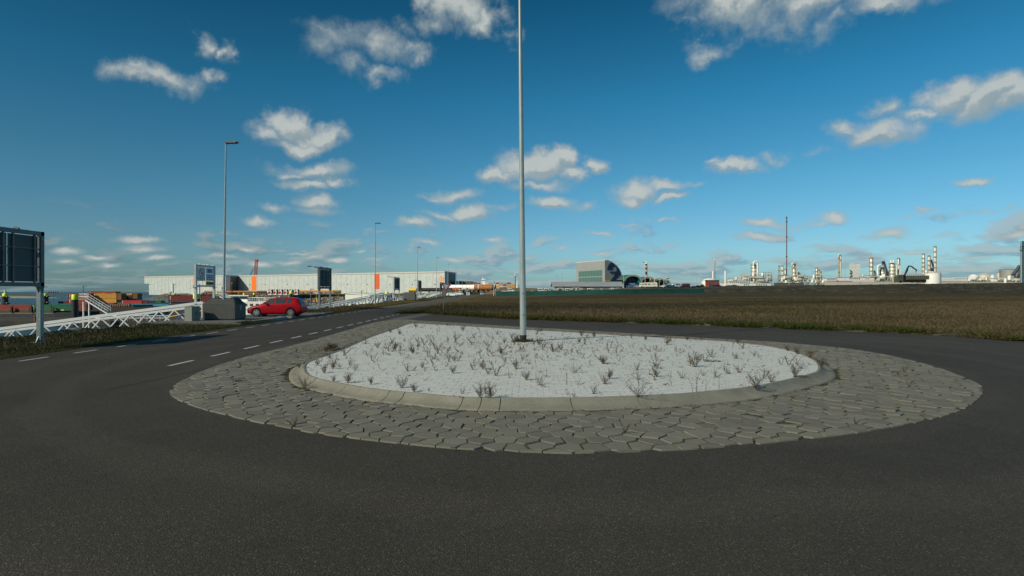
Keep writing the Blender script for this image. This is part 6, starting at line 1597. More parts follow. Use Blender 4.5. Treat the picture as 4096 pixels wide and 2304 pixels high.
navyf, redf = mat('flag_navy', (0.03, 0.05, 0.15), .8), mat('flag_red', (0.45, 0.03, 0.03), .8); greenf = mat('flag_green', (.05, .2, .08), .8)
flagpole(1975, 1117, 214, 0, 'flagpole with hanging grey flag at the left end of the green fence', [galv_d, offw], .35, 1.6)
for px, y0, lab, cs_ in ((2599.7, 1105, 'first flagpole with a hanging multicoloured flag before the arched halls', [redf, yellow, navyf]), (2618, 1106, 'second flagpole with a yellow and green flag', [yellow, greenf, redf]), (2637, 1107, 'third flagpole with a dark hanging flag', [navyf, yellow]), (2655, 1105, 'fourth flagpole with a white and blue flag streaming right', [offw, navyf, offw])):
    flagpole(px, y0, 292, 3.2, lab, cs_, .45 if px < 2650 else 1.6, 1.0 if px < 2650 else .55)

# ---------------------------------------------------------------- green screen fence
t = thing('screen_fence', (20, 218, 0), 'long dark green netting fence along the far edge of the meadow', 'fence')
rows_ = []; n = 120; m = MB(); rr = random.Random(6)
for k in range(n+1):
    s = k/n; px = 1983 + (2816-1983)*s; D = 214 + 11*s; zb = gz(X_(px, D), D)-.02; 
    rows_.append((X_(px, D), D, zb, 1.95 + .05*math.sin(k*.9)))
for k, (x, y, zb, h) in enumerate(rows_):
    m.v += [(x, y, zb+.05+rr.uniform(0, .08)), (x, y+.06*math.sin(k*2.1), zb+h*.5), (x, y, zb+h-rr.uniform(0, .06))]
for k in range(n):
    for j in range(2): a = k*3+j; m.f.append((a, a+3, a+4, a+1)); m.m.append(0); m.sm.append(True)
net = mat('green_netting', (0.004, 0.055, 0.045), .8, 0, .35, .25, c2=(0.012, 0.10, 0.082)); m.obj('netting', net, t)
for k in range(0, n+1, 10):
    x, y, zb, h = rows_[k]; m = MB(); m.tube((x, y+.08, zb-.2), (x, y+.08, zb+h+.1), .05, n=6); m.obj('post', galv_d, t)
m = MB(); m.tube((rows_[0][0], rows_[0][1]+.08, rows_[0][2]+2.0), (rows_[-1][0], rows_[-1][1]+.08, rows_[-1][2]+2.0), .03, n=5); m.obj('top_rail', galv_d, t)
# pick-up vans behind the fence
def pickup(px, D, lab, first=None):
    if first is None:
        t = thing('pickup_van', (0, 0, 0), lab, 'van', 'white pick-up vans behind the green fence'); m = MB()
        m.prism([(0, 0, .7), (2.9, 0, .7), (2.9, 0, 1.35), (2.2, 0, 1.5), (1.6, 0, 2.25), (0, 0, 2.3)], (0, 1.9, 0)); m.obj('cab', white, t)
        m = MB(); m.prism([(.15, -.02, 1.45), (.85, -.02, 1.45), (.85, -.02, 2.08), (.15, -.02, 2.08)], (0, .015, 0)); m.prism([(.95, -.02, 1.45), (2.05, -.02, 1.45), (1.55, -.02, 2.08), (.95, -.02, 2.08)], (0, .015, 0)); m.obj('window', glass, t)
        m = MB(); m.box((-2.8, 0, .8), (-.1, 1.9, 1.2)); m.obj('load_bed', white, t); m = MB(); m.box((-.35, .2, 1.2), (-.2, 1.7, 2.3)); m.obj('headboard', dark, t)
        m = MB(); m.box((.5, .7, 2.3), (.8, 1.0, 2.45)); m.obj('beacon', redf, t)
        for x in (-1.7, 2.0): m = MB(); m.tube((x, -.02, .38), (x, .25, .38), .38, n=16); m.obj('wheel', rubber, t)
    else: t = dup(first); t['label'] = lab
    t.location = (X_(px, D), D, max(0, gz(X_(px, D), D)) if px > 2100 else .1); t.location.z = Z_(1153, D) - 2.3; return t
pk = pickup(2031, 240, 'leftmost white pick-up cab above the green fence, nearest the flagpole')
for px, lab in ((2151, 'white pick-up cab just right of the big lamp post'), (2176, 'white pick-up cab left of the grey shed'), (2261, 'white pick-up cab in front of the left shed windows'), (2350, 'white pick-up cab in front of the brown shed panel')): pickup(px, 240, lab, pk)

# ---------------------------------------------------------------- grey shed
D = 256; t = T_('shed', 2350, D, 'long low grey shed with sheet metal roof behind the fence', 'shed', None, .5)
z0 = .2; ze, zr = Z_(1145, D), Z_(1128, D+5); xa, xb = X_(2219, D), X_(2488, D)
m = MB(); m.box((xa, D, z0), (xb, D+8, ze)); m.obj('wall', ribbed('shed_wall', (0.27, 0.30, 0.29), 0, 2, .7, 0, .3), t)
m = MB(); m.prism([(xa, D+.02, ze), (xa, D+4.2, zr-.15), (xa, D+8, ze)], (.15, 0, 0)); m.obj('gable', brick_r if False else rust, t)
m = MB(); m.prism([(xa-1.3, D-.6, ze-.15), (xa-1.3, D+4.2, zr), (xa-1.3, D+8.8, ze-.15), (xa-1.3, D+8.8, ze-.02), (xa-1.3, D+4.2, zr+.14), (xa-1.3, D-.6, ze-.02)], (xb-xa+2.0, 0, 0)); m.obj('roof', ribbed('shed_roof', (0.33, 0.37, 0.40), 0, .35, .45, .3, .6), t)
for a, b, y0, y1, k_ in ((2231, 2250, 1152, 1163, 'w'), (2288, 2304, 1151, 1161, 'w'), (2305, 2320, 1151, 1161, 'w'), (2377, 2400, 1150, 1160, 'g'), (2410, 2434, 1149.5, 1160, 'g'), (2444, 2455, 1151, 1156.5, 'w'), (2466, 2477, 1150.5, 1156, 'w')):
    m = MB(); pbox(m, a, y0, b, y1, D-.06, .05); w = m.obj('window' if k_ == 'w' else 'shutter', white if k_ == 'w' else galv_d, t)
    if k_ == 'w': m = MB(); pbox(m, a+1.6, y0+1.6, b-1.6, y1-1.6, D-.10, .04); m.obj('pane', glass, w)
m = MB(); pbox(m, 2332, 1146.5, 2359, 1162, D-.05, .045); m.obj('timber_panel', mat('timber_brown', (0.16, 0.10, 0.06), .8), t)

# ---------------------------------------------------------------- tall building with the figure 2
A, B_ = Vector((X_(2304.8, 325), 325, 0)), Vector((X_(2419.5, 300), 300, 0)); fd = (B_-A).normalized(); fn = Vector((fd.y, -fd.x, 0)); ed = Vector((-fd.y, fd.x, 0)).normalized()
if ed.x < 0: ed = -ed
en2 = fd                                                  # outward normal of the curved end wall
t = thing('exhibition_building', B_, 'tall grey building with curved side wall and a huge navy figure 2', 'building')
def endp(px, py): return onpl(px, py, B_, en2)
zc = endp(2419.5, 1042.9).z
curve_px = [(2419.5, 1042.4), (2430, 1042.6), (2437, 1044.5), (2445, 1048.2), (2456.7, 1055.4), (2469, 1066.5), (2479, 1081), (2484.5, 1094), (2488, 1108), (2489, 1122)]
cv = [endp(*p) for p in curve_px]; foot = Vector((cv[-1].x, cv[-1].y, 0)); prof_ = [Vector((B_.x, B_.y, 0)), foot] + cv[::-1]
greyw = ribbed('grey_cladding', (0.285, 0.315, 0.315), 0, 1.1, .5, .1, .2, .06); back = -(en2)*28.0
m = MB(); m.prism(prof_, back); m.obj('wall', greyw, t)
m = MB()
for a, b in zip(cv[:-1], cv[1:]): m.prism([a+e*.02, b+e*.02, b+e*.35+ed*.2, a+e*.35+ed*.12], back*1.01); 
m.obj('roof_edge', fasc, t)
def facep(px, py, o=.08): return onpl(px, py, B_, fn) + fn*o
for (y0, y1) in ((1085.5, 1104.5), (1109, 1127)):
    a, b = facep(2315, y0+1.2), facep(2409, y0-6 if y0 < 1100 else y0-2.5); zt, zb = b.z, facep(2409, y1-1).z
    m = MB(); m.prism([Vector((a.x, a.y, zb)), Vector((b.x, b.y, zb)), Vector((b.x, b.y, zt-.1)), Vector((a.x, a.y, zt-.1))], -fn*.1); w = m.obj('window_band', tealglass, t)
    m = MB()
    for k in range(9): q = a.lerp(b, k/8); m.box((q.x-.06, q.y-.14, zb), (q.x+.06, q.y-.02, zt-.1))
    m.obj('mullion', greyw, w)
def ep(x, y): return endp(2290+x/6.3, 1030+y/6.3)
two = [(975,117),(905,190),(878,255),(872,313),(1005,315),(1010,265),(1032,230),(1060,222),(1095,240),(1113,300),(1100,370),(1040,470),(965,570),(955,600),(1258,600),(1255,565),(1098,565),(1150,490),(1219,407),(1188,322),(1128,232),(1048,162)]
tp_ = [ep(x, y) + en2*.12 for x, y in two]
from mathutils.geometry import tessellate_polygon
tri_ = tessellate_polygon([tp_]); m = MB(); n = len(tp_)
m.add(tp_ + [p - en2*.1 for p in tp_], [tuple(q) for q in tri_] + [(i, (i+1) % n, n+(i+1) % n, n+i) for i in range(n)]); m.obj('figure_two', navy, t)
yw = mat('yellow_base_band', (0.75, 0.45, 0.02), .5)
for pg in ([(828,570),(955,570),(940,598),(828,598)], [(1138,545),(1250,520),(1250,562),(1102,564)]):
    m = MB(); m.prism([ep(x, y) + en2*.2 for x, y in pg], -en2*.1); m.obj('yellow_band', yw, t)
m = MB(); m.prism([ep(x, y) + en2*.25 for x, y in ((942,352),(1105,352),(1095,398),(942,398))], -en2*.1); m.obj('vent', dark, t)

# arched halls
def arch(cx, ya, yf, hw, D, lab, dep=34, wallm=None, letters=None):
    t = T_('arched_hall', cx, D, lab, 'hall', 'teal arched halls', 2); zf, za = Z_(yf, D), Z_(ya, D); cxm = X_(cx, D); w = hw*D/F; n = 18; dv = Vector((-14, dep, 0))
    out = [Vector((cxm + w*math.cos(PI*k/n), D, zf + (za-zf)*math.sin(PI*k/n)**.8)) for k in range(n+1)]
    inn = [Vector((cxm + (w-.9)*math.cos(PI*k/n), D, zf + (za-zf-.9)*math.sin(PI*k/n)**.8)) for k in range(n+1)]
    m = MB(); m.prism(out + inn[::-1], (0, 0, 0)) if False else None
    for k in range(n): m.add([out[k], out[k+1], out[k+1]+dv, out[k]+dv, inn[k], inn[k+1], inn[k+1]+dv, inn[k]+dv], [(0,3,2,1), (4,5,6,7)])
    m.obj('roof', teal, t)
    m = MB()
    for k in range(n): m.add([out[k]-Vector((0,.1,0)), out[k+1]-Vector((0,.1,0)), inn[k+1]-Vector((0,.1,0)), inn[k]-Vector((0,.1,0)), out[k]+Vector((0,.3,0)), out[k+1]+Vector((0,.3,0)), inn[k+1]+Vector((0,.3,0)), inn[k]+Vector((0,.3,0))], [(0,1,2,3),(0,4,5,1),(3,2,6,7)])
    m.obj('arch_rim', mat('rim_grey', (0.20, 0.23, 0.22), .5), t)
    m = MB(); ww = [p + Vector((0, 4.5, 0)) for p in inn]; m.prism([Vector((ww[-1].x, ww[-1].y, 0)), Vector((ww[0].x, ww[0].y, 0))] + ww, (0, .5, 0)); m.obj('front_wall', wallm or mat('hall_front_grey', (0.13, 0.15, 0.14), .7), t)
    return t
t = arch(2532, 1098.5, 1132, 38, 318, 'largest teal arched hall right of the figure 2 building with blue letters')
bl_ = mat('letter_blue', (0.005, 0.10, 0.28), .5)
for (a, b, y0, y1) in ((2501.5, 2505, 1121, 1132), (2514, 2518.5, 1119.5, 1138), (2524, 2538, 1119.5, 1124), (2529.5, 2534, 1124.2, 1140), (2543, 2548, 1121, 1142)):
    m = MB(); pbox(m, a, y0, b, y1, 321.5, .3); m.obj('blue_letter', bl_, t)
m = MB(); pbox(m, 2514, 1133, 2541, 1138, 317.5, .3); m.obj('canopy', galv, t)
arch(2592, 1106.8, 1134, 31, 330, 'middle teal arched hall behind the flagpoles', 30, dark)
arch(2641, 1113.8, 1134, 28, 340, 'smaller teal arched hall at the right', 28, dark)
t = arch(2665, 1118, 1135, 18, 345, 'low green end vault of the arched halls', 20, mat('pale_green_wall', (0.10, 0.19, 0.10), .6))

# striped light tower
D = 420; t = T_('lighthouse', 2585, D, 'slim light tower with black and cream bands behind the arched halls', 'lighthouse')
x = X_(2585, D); cream = mat('cream_band', (0.60, 0.40, 0.25), .6); bandk = mat('black_band', (0.03, 0.02, 0.02), .6)
yy = [(1160, 1098, cream), (1098, 1093.5, bandk), (1098, 1086, bandk), (1086, 1079, cream), (1079, 1072.5, bandk), (1072.5, 1069, cream), (1069, 1064.5, bandk)]
for (a, b, mm_) in ((1165, 1099, cream), (1099, 1086.5, bandk), (1086.5, 1079, cream), (1079, 1070, bandk), (1070, 1066, cream), (1066, 1054.5, bandk)):
    m = MB(); m.lathe((x, D, Z_(a, D)), [(.85, 0), (.85, Z_(b, D)-Z_(a, D))], 14); m.obj('band', mm_, t)
m = MB(); m.lathe((x, D, Z_(1065, D)), [(1.3, 0), (1.3, .35)], 14); m.lathe((x, D, Z_(1055.5, D)), [(.95, 0), (.95, .3)], 14); m.obj('gallery', white, t)
m = MB(); m.lathe((x, D, Z_(1054, D)), [(.55, 0), (.55, .9), (.75, 1.0), (.2, 1.6)], 12); m.obj('lantern', white, t)

# lamp masts on the bank
for (px, y0, D, zb, lab) in ((2494.7, 1102, 246, 1, 'grey lamp mast at the right end of the grey shed'), (2580.5, 1050, 252, 2, 'tall lamp mast in front of the striped light tower'), (2229, 1100, 400, 0, 'left of two thin lamp masts above the grey shed'), (2246, 1096, 400, 0, 'right of two thin lamp masts above the grey shed'), (2786, 1098, 480, 0, 'thin lamp mast right of the maroon car'), (2807, 1094, 480, 0, 'thin lamp mast left of the white dome tank'), (2838, 1090, 480, 0, 'thin lamp mast behind the white dome tank'), (3381, 1028, 500, 0, 'lamp mast left of the two white towers'), (3156, 1052, 520, 0, 'lamp mast right of the very tall stack'), (3078, 1080, 520, 0, 'lamp mast right of the first column cluster'), (3650, 1049, 480, 0, 'lamp mast behind the crane truck')):
    t = T_('lamp_mast', px, D, lab, 'lamp mast', 'lamp masts beyond the meadow'); r = .13 if D < 300 else .16; m = MB(); m.tube((X_(px, D), D, zb), PX(px, y0, D), r*1.2, r*.7, 8); m.obj('pole', lampm, t); q = PX(px, y0, D); s = -1 if px in (2580.5, 2229, 3381) else 1
    m = MB(); m.box((min(q.x, q.x+s*1.2), q.y-.2, q.z-.05), (max(q.x, q.x+s*1.2), q.y+.2, q.z+.1)); m.obj('lamp_head', galv_d, t)

# ---------------------------------------------------------------- cars and camper on the bank
D = 248
def onbank(px): return Z_(ridge_y(px), 239)
for (px, hd, lab, pt, pr) in ((2524, R(168), 'blue car leftmost on the bank before the arched hall', carblue, wagon), (2537, R(168), 'silver-grey car second on the bank before the arched hall', carsilver, wagon), (2556, R(170), 'light silver car just left of the camper van', carsilver, wagon), (2672, R(10), 'dark car right of the camper van', cardark, wagon), (2692, R(12), 'dark blue car left of the silver minivan', carblue, wagon), (2708, R(170), 'silver minivan on the bank', carsilver, van), (2739, R(8), 'maroon van at the right end of the parked row', carmaroon, van)):
    wag(px, 0, D, hd, lab, pt, .95, onbank(px)-.05, pr)
wag(2655, 0, D, R(5), 'white car right behind the camper van', None, .95, onbank(2655)-.05)
D = 244; zb = onbank(2595); t = T_('camper_van', 2595, D, 'large white camper van parked in the middle of the row on the bank', 'camper van', None, zb); k = D/F
def cp(x, y): return Vector(((2160+x*.2717-CX)*k, D, Z_(1000+y*.2717, D)))
m = MB(); m.prism([cp(*p) for p in ((1475,540),(1475,520),(1500,505),(1478,495),(1485,484),(1560,478),(1725,476),(1730,540))], (0, 2.2, 0)); m.obj('body', mat('camper_white', (0.66, 0.64, 0.58), .45), t)
for p in (((1500,503),(1530,496),(1530,510),(1505,512)), ((1540,497),(1575,495),(1575,510),(1540,512)), ((1590,498),(1625,498),(1625,512),(1590,512)), ((1655,502),(1700,501),(1700,508),(1655,509))): m = MB(); m.prism([cp(*q)-Vector((0, .03, 0)) for q in p], (0, .02, 0)); m.obj('window', glass, t)
for x in (1500, 1690): m = MB(); c = cp(x, 545); m.tube(c-Vector((0, .05, 0)), c+Vector((0, .3, 0)), .36, n=16); m.obj('wheel', rubber, t)
# bushes on the bank
def bush_thing(px, y, w, h, D, lab, seed):
    z = onbank(px) - .3; rr = np.random.default_rng(seed); n = 700; u = rr.normal(0, 1, (n, 3)); u /= np.linalg.norm(u, axis=1)[:, None]; u[:, 2] = abs(u[:, 2]); q = u * (rr.random(n)**.4)[:, None] * np.array([w/2*D/F, 1.6, h*D/F])
    q[:, 2] *= (.75 + .25*np.sin(q[:, 0]*2.3)); P = q + np.array([X_(px, D), D, z]); o = blades_mesh('bush', P, np.full(n, .35), np.full(n, .16), 1.0, mat_bush, seed, 2, .12); tag(o, lab, 'bush', 'dark bushes on the bank'); return o
mat_bush = surf_mat('dark_bush_leaf', grass_b([(0.012, 0.014, 0.006), (0.03, 0.03, 0.013), (0.018, 0.014, 0.008), (0.045, 0.032, 0.016)]))
for i, (px, w, h, lab) in enumerate(((2606, 22, 5, 'small dark bush in front of the camper van wheel'), (2640, 20, 5, 'dark bush right of the camper van'), (2675, 44, 6, 'long dark bush before the dark cars'), (2722, 60, 7, 'dark bush below the silver minivan'), (2768, 46, 7, 'dark bush at the right end of the parked row'), (2806, 26, 14, 'round dark bush left of the red truck'), (2788, 26, 10, 'dark bush between the maroon van and the dome tank'), (2870, 40, 8, 'low dark bush right of the red truck'), (2930, 60, 7, 'long low dark bush before the white office'))): bush_thing(px, 0, w, h, 241, lab, 50+i)
# posts on the edge of the parking area
for k in range(0, 14):
    px = 2500 + k*24; t = T_('edge_post', px, 236, f'{ordn[k]} low weathered post from the left on the raised car park edge', 'post', 'low posts along the car park edge', onbank(px)-.6); m = MB(); x = X_(px, 236); z = Z_(ridge_y(px)+4.5, 236); m.box((x-.08, 236, z-1.0), (x+.08, 236.15, z+.35)); m.obj('post', cgrey, t)

# ---------------------------------------------------------------- crane truck on the bank
D = 237; t = T_('crane_truck', 3655, D, 'military-looking flatbed truck with raised folding crane on the bank', 'truck', None, onbank(3655))
def tq(x, y, d=0): return PX(3400+x*.2702, 900+y*.2702, D+d)
m = MB(); m.prism([tq(*p) for p in ((708,850),(705,775),(722,745),(770,735),(790,742),(792,840))], (0, 2.4, 0)); m.obj('cab', mat('olive_cab', (0.12, 0.125, 0.085), .6), t)
m = MB(); m.prism([tq(*p)-Vector((0, .03, 0)) for p in ((716,775),(730,752),(745,750),(745,785),(716,790))], (0, .02, 0)); m.prism([tq(*p)-Vector((0, .03, 0)) for p in ((752,752),(770,750),(770,785),(752,785))], (0, .02, 0)); m.obj('window', glass, t)
m = MB(); m.box((tq(838, 0).x, D-.05, tq(0, 806).z), (tq(1172, 0).x, D+2.5, tq(0, 748).z)); m.obj('load_bed', mat('khaki_bed', (0.155, 0.155, 0.10), .7, 0, .2, 1.5), t)
m = MB()
for x in np.linspace(838, 1168, 11): m.box((tq(x, 0).x-.05, D-.12, tq(0, 806).z), (tq(x, 0).x+.05, D-.051, tq(0, 748).z))
m.tube(tq(845, 722, 0), tq(1050, 730, 0), .05, n=5)
for x in range(845, 1051, 34): m.tube(tq(x, 748), tq(x, 724), .04, n=4)
m.obj('bed_rail', mat('khaki_dark', (0.08, 0.08, 0.05), .7), t)
m = MB(); m.box((tq(712, 0).x, D+.2, tq(0, 848).z), (tq(1135, 0).x, D+2.2, tq(0, 808).z)); m.obj('chassis', blackm, t)
for x in (750, 925, 1000, 1040, 1098): m = MB(); c = tq(x, 838); m.tube(c-Vector((0, .08, 0)), c+Vector((0, .35, 0)), .52, n=16); w = m.obj('wheel', rubber, t); m = MB(); m.tube(c-Vector((0, .1, 0)), c-Vector((0, .08, 0)), .2, n=10); m.obj('hub', mat('hub_rust', (.35, .08, .02), .6) if x == 1040 else dark, w)
m = MB(); m.box((tq(795, 0).x, D+.4, tq(0, 830).z), (tq(835, 0).x, D+2, tq(0, 735).z)); m.obj('crane_base', blackm, t)
m = MB(); pts = [tq(*p, 1.2) for p in ((815,735),(830,690),(852,640),(875,605),(905,612),(945,640),(990,670))]; m.path(pts, [.38,.34,.34,.30,.26,.26,.24], 6)
for p in ((845,655),(860,625),(925,625),(965,655)): q = tq(*p, 1.2); m.lathe(q - e*.2, [(.15, 0), (.36, .1), (.36, .4), (.1, .5)], 7)
m.tube(tq(820, 740, 1), tq(862, 660, 1), .12, n=6); m.obj('crane_arm', blackm, t)
m = MB(); m.tube(tq(988, 668, 1.2), tq(975, 690, 1.2), .2, n=6); m.tube(tq(975, 690, 1.2), tq(974, 722, 1.2), .08, n=5); m.obj('hook', dark, t)

# ---------------------------------------------------------------- refinery
steel = mat('column_steel', (0.60, 0.58, 0.50), .42, .3, .15, .2); steel2 = mat('column_insulation', (0.68, 0.65, 0.56), .4, .3, .12, .2); whitep = mat('refinery_white', (0.72, 0.73, 0.71), .45, 0, .06, .1); rackm = mat('rack_steel', (0.34, 0.33, 0.27), .6, .2, .3, .15); navyst = mat('blue_grey_steel', (0.05, 0.065, 0.10), .6, .1, .2, .2)
plat = mat('platform_grating', (0.28, 0.27, 0.22), .7, .2, .2, .3)
RG = 'columns and stacks of the refinery'
def column(px, y0, wpx, D, label, m_=None, plats=5, ladder=True, head='dome', z0=0.0, name='process_column', cat='column', grp=RG):
    x = X_(px, D); r = wpx/2*D/F; zt = Z_(y0, D); t = thing(name, (x, D, z0), label, cat, grp); m_ = m_ or steel
    pr = [(r, 0), (r, zt-z0-r*(.6 if head == 'dome' else 0))]
    if head == 'dome': pr += [(r*.85, zt-z0-r*.25), (r*.4, zt-z0)]
    m = MB(); m.lathe((x, D, z0), pr, 16); m.obj('shell', m_, t)
    for k in range(plats):
        z = zt - (zt-max(z0, 8))*(k+.25)/plats*.9; m = MB(); m.lathe((x, D, z), [(r*1.0, 0), (r+.7, 0), (r+.7, .3), (r, .3)], 12)
        for q in range(8): a = 2*PI*q/8; m.tube((x+math.cos(a)*(r+.65), D+math.sin(a)*(r+.65), z+.3), (x+math.cos(a)*(r+.65), D+math.sin(a)*(r+.65), z+1.5), .09, n=4)
        m.lathe((x, D, z+1.4), [(r+.6, 0), (r+.7, 0), (r+.7, .12), (r+.6, .12)], 12); m.obj('platform', plat, t)
    if ladder:
        m = MB(); m.tube((x-r-.5, D-.6, max(z0, 3)), (x-r-.5, D-.6, zt-.5), .16, n=4); m.tube((x+r*.6, D-r-.35, max(z0, 3)), (x+r*.6, D-r-.35, zt-r), .28, n=6); m.obj('side_pipe', plat, t)
    return t
def upipe(pts, rpx, D, label, m_=None, grp='large overhead pipes of the refinery'):
    t = T_('overhead_pipe', pts[0][0], D, label, 'pipe', grp); out = []
    P = [PX(x, y, D) for x, y in pts]; m = MB(); m.path(P, rpx*D/F, 10); m.obj('pipe', m_ or whitep, t)
    m = MB()
    for p in P[1:-1:3]: m.lathe(p - e*.3, [(rpx*D/F*1.15, 0), (rpx*D/F*1.15, .5)], 10)
    m.obj('flange', steel, t); return t
def ubend(x0, x1, yt, y0, y1, n=8):
    c = (x0+x1)/2; r = (x1-x0)/2; return [(x0, y0)] + [(c - r*math.cos(PI*k/n), yt + r - r*math.sin(PI*k/n)) for k in range(n+1)] + [(x1, y1)]
D = 700
column(3016, 1058, 22, D, 'thick steel column under the big white pipe bend', plats=6)
upipe(ubend(3014, 3030, 1046, 1060, 1095) + [(3030, 1102), (3034, 1109), (3042, 1110.5), (3057, 1110.5)], 3.6, D-6, 'thick white pipe bending over the first steel column')
t = column(3146.6, 866, 3.6, D, 'extremely tall thin dark stack of the refinery', mat('dark_stack', (0.11, 0.075, 0.06), .6, 0, .2, .1), 0, False, 'flat', 0, 'flare_stack', 'stack'); 
for y in (873, 888, 949, 1028): m = MB(); m.lathe((X_(3146.6, D), D, Z_(y, D)), [(1.1, 0), (1.1, .9)], 10); m.obj('collar', dark, t)
column(3116, 1062, 2.4, D, 'thin column left of the very tall stack', plats=4)
column(3128.6, 1061, 6.5, D, 'pale column left of the very tall stack', steel2, 4)
column(3141, 1074, 5, D, 'short column touching the very tall stack', steel2, 3)
column(3176.5, 1056, 15, D, 'thick steel column right of the very tall stack', plats=5)
upipe(ubend(3167.5, 3188, 1049.5, 1062, 1100) + [(3189, 1104), (3194, 1105.5), (3222, 1105.5)], 1.9, D-5, 'thin grey pipe bending over the steel column right of the tall stack', steel2)
column(3195, 1087, 9, D+20, 'white round-topped vessel right of the steel column', whitep, 1)
column(3266.5, 1071, 6, D, 'slim column in the middle of the refinery', steel2, 5); column(3276, 1078, 4, D, 'slimmer column right of the middle one', steel2, 3); column(3281, 1086, 7, D, 'short fat column right of the middle one', steel, 3)
column(3355.5, 1022, 2.6, D, 'left thin tower of the tall pair', steel2, 2); column(3361, 1014, 4, D, 'right thin tower of the tall pair', steel2, 1)
upipe([(3354, 1030), (3354, 1022), (3357, 1016), (3361, 1014.5), (3362, 1018)], 1.1, D-2, 'small pipe over the tall pair of towers', steel2)
column(3485, 1031, 11, D, 'tall banded column left of the second white pipe bend', steel, 6)
column(3529, 1067.5, 19, D, 'steel column under the second white pipe bend', plats=5); upipe(ubend(3511, 3530, 1060, 1108, 1068), 3.4, D-6, 'white pipe bending over to the second thick column')
column(3568.5, 1053, 21, D, 'thick steel column carrying two white stacks', plats=6)
for px, lb in ((3563.5, 'left'), (3573, 'right')): column(px, 1040, 5.6, D, f'{lb} short white stack on the thick steel column', whitep, 0, False, 'flat', Z_(1056, D), 'short_stack', 'stack', 'short white stacks')
upipe(ubend(3586, 3600, 1060, 1108, 1100), 1.8, D-5, 'small white pipe bend right of the thick column'); column(3593, 1029, 6, D, 'slim column behind the small white pipe bend', steel2, 4); column(3599.8, 1028, 2.2, D, 'thin pale pipe column at the crane truck', whitep, 0, False)
column(3693, 1015, 8, D, 'left column of the right-hand group above the white tank', steel, 7); column(3716, 1021.6, 7, D, 'middle column of the right-hand group above the white tank', steel, 6); column(3740, 984, 7.5, D, 'tallest column of the right-hand group above the white tank', steel, 7)
# white stacks and tanks
def tank(x0, x1, y0, ydome, D, label, m_=None, stair=False, grp='storage tanks of the refinery'):
    r = (x1-x0)/2*D/F; x = X_((x0+x1)/2, D); zt = Z_(y0, D); t = thing('storage_tank', (x, D, 0), label, 'tank', grp); m_ = m_ or whitep
    m = MB(); m.lathe((x, D, 0), [(r, 0), (r, zt)], 32); m.obj('shell', m_, t); m = MB(); h = Z_(ydome, D)-zt; m.lathe((x, D, zt+.002), [(r*1.01, 0), (r*.8, h*.45), (r*.45, h*.85), (.3, h)], 32); m.obj('roof', m_, t)
    m = MB(); n = 24
    for k in range(n): a, b = 2*PI*k/n, 2*PI*(k+1)/n; m.tube((x+math.cos(a)*r, D+math.sin(a)*r, zt+1.1), (x+math.cos(b)*r, D+math.sin(b)*r, zt+1.1), .08, n=4, caps=False); m.tube((x+math.cos(a)*r, D+math.sin(a)*r, zt), (x+math.cos(a)*r, D+math.sin(a)*r, zt+1.1), .06, n=4)
    m.obj('railing', plat, t)
    if stair:
        m = MB(); pts = [Vector((x+math.cos(a)*(r+.6), D+math.sin(a)*(r+.6), 1+(zt-1)*k/16)) for k, a in ((k, -PI*.92+PI*.62*k/16) for k in range(17))]; m.path(pts, .55, 4); m.obj('stair', navyst, t)
    return t
tank(2806, 2869, 1125, 1112.5, 520, 'white domed tank behind the red truck')
column(2852, 1084.5, 6.3, 540, 'white short stack behind the domed tank', whitep, 0, False, 'flat', 0, 'white_stack', 'stack', 'white stacks'); column(2901.5, 1083.5, 7, 540, 'white stack standing free right of the domed tank', whitep, 0, False, 'flat', 0, 'white_stack', 'stack', 'white stacks')
t = T_('antenna_mast', 2859.7, 520, 'thin antenna mast above the white domed tank', 'mast'); m = MB(); m.tube((X_(2859.7, 520), 520, 0), PX(2859.7, 1042, 520), .35, .25, 6); m.obj('pole', galv_d, t); m = MB(); m.tube(PX(2859.7, 1042, 520), PX(2859.7, 1034, 520), .5, n=8); m.tube(PX(2859.7, 1034, 520), PX(2859.7, 1024, 520), .1, n=4); m.obj('antenna', offw, t)
tank(3704, 3758, 1094, 1089.5, 480, 'large white cylindrical tank right of the crane truck')
t = tank(3876, 3912, 1108, 1097, 700, 'white sloping-roofed tank left of the pipe rack'); tank(3911, 3962, 1102, 1093, 760, 'wide pale tank behind the pipe rack', steel2); tank(3962, 3978, 1106, 1099, 740, 'small pale tank behind the pipe rack', whitep)
tank(4007, 4069, 1080, 1076, 640, 'large grey tank with a diagonal stair', mat('tank_grey', (0.28, 0.28, 0.27), .5, .1, .1, .1), True); tank(3988, 4008, 1094, 1091, 690, 'small grey tank left of the large grey one', steel2)
tank(4017, 4026, 1113, 1110, 520, 'small white drum in front of the pipe rack')
# two white block towers with stair
for x0, x1, y0, lb in ((3397, 3420, 1055, 'left'), (3422, 3440.5, 1057, 'right')):
    t = T_('block_tower', (x0+x1)/2, D, f'{lb} white windowless block tower with horizontal seams', 'tower', 'white block towers'); m = MB(); zbox(m, x0, y0, x1, D, 9); m.obj('wall', whitep, t)
    m = MB()
    for k in range(9): y = y0+3+k*5.5; pbox(m, x0+.3, y, x1-.3, y+.7, D-.15, .1)
    m.obj('seam', steel2, t)
    if lb == 'left':
        m = MB(); P = [PX(3399 + (k % 2)*9, 1080+k*6.5, D-1.2) for k in range(8)]; m.path(P, .55, 4); m.obj('stair', dark, t)
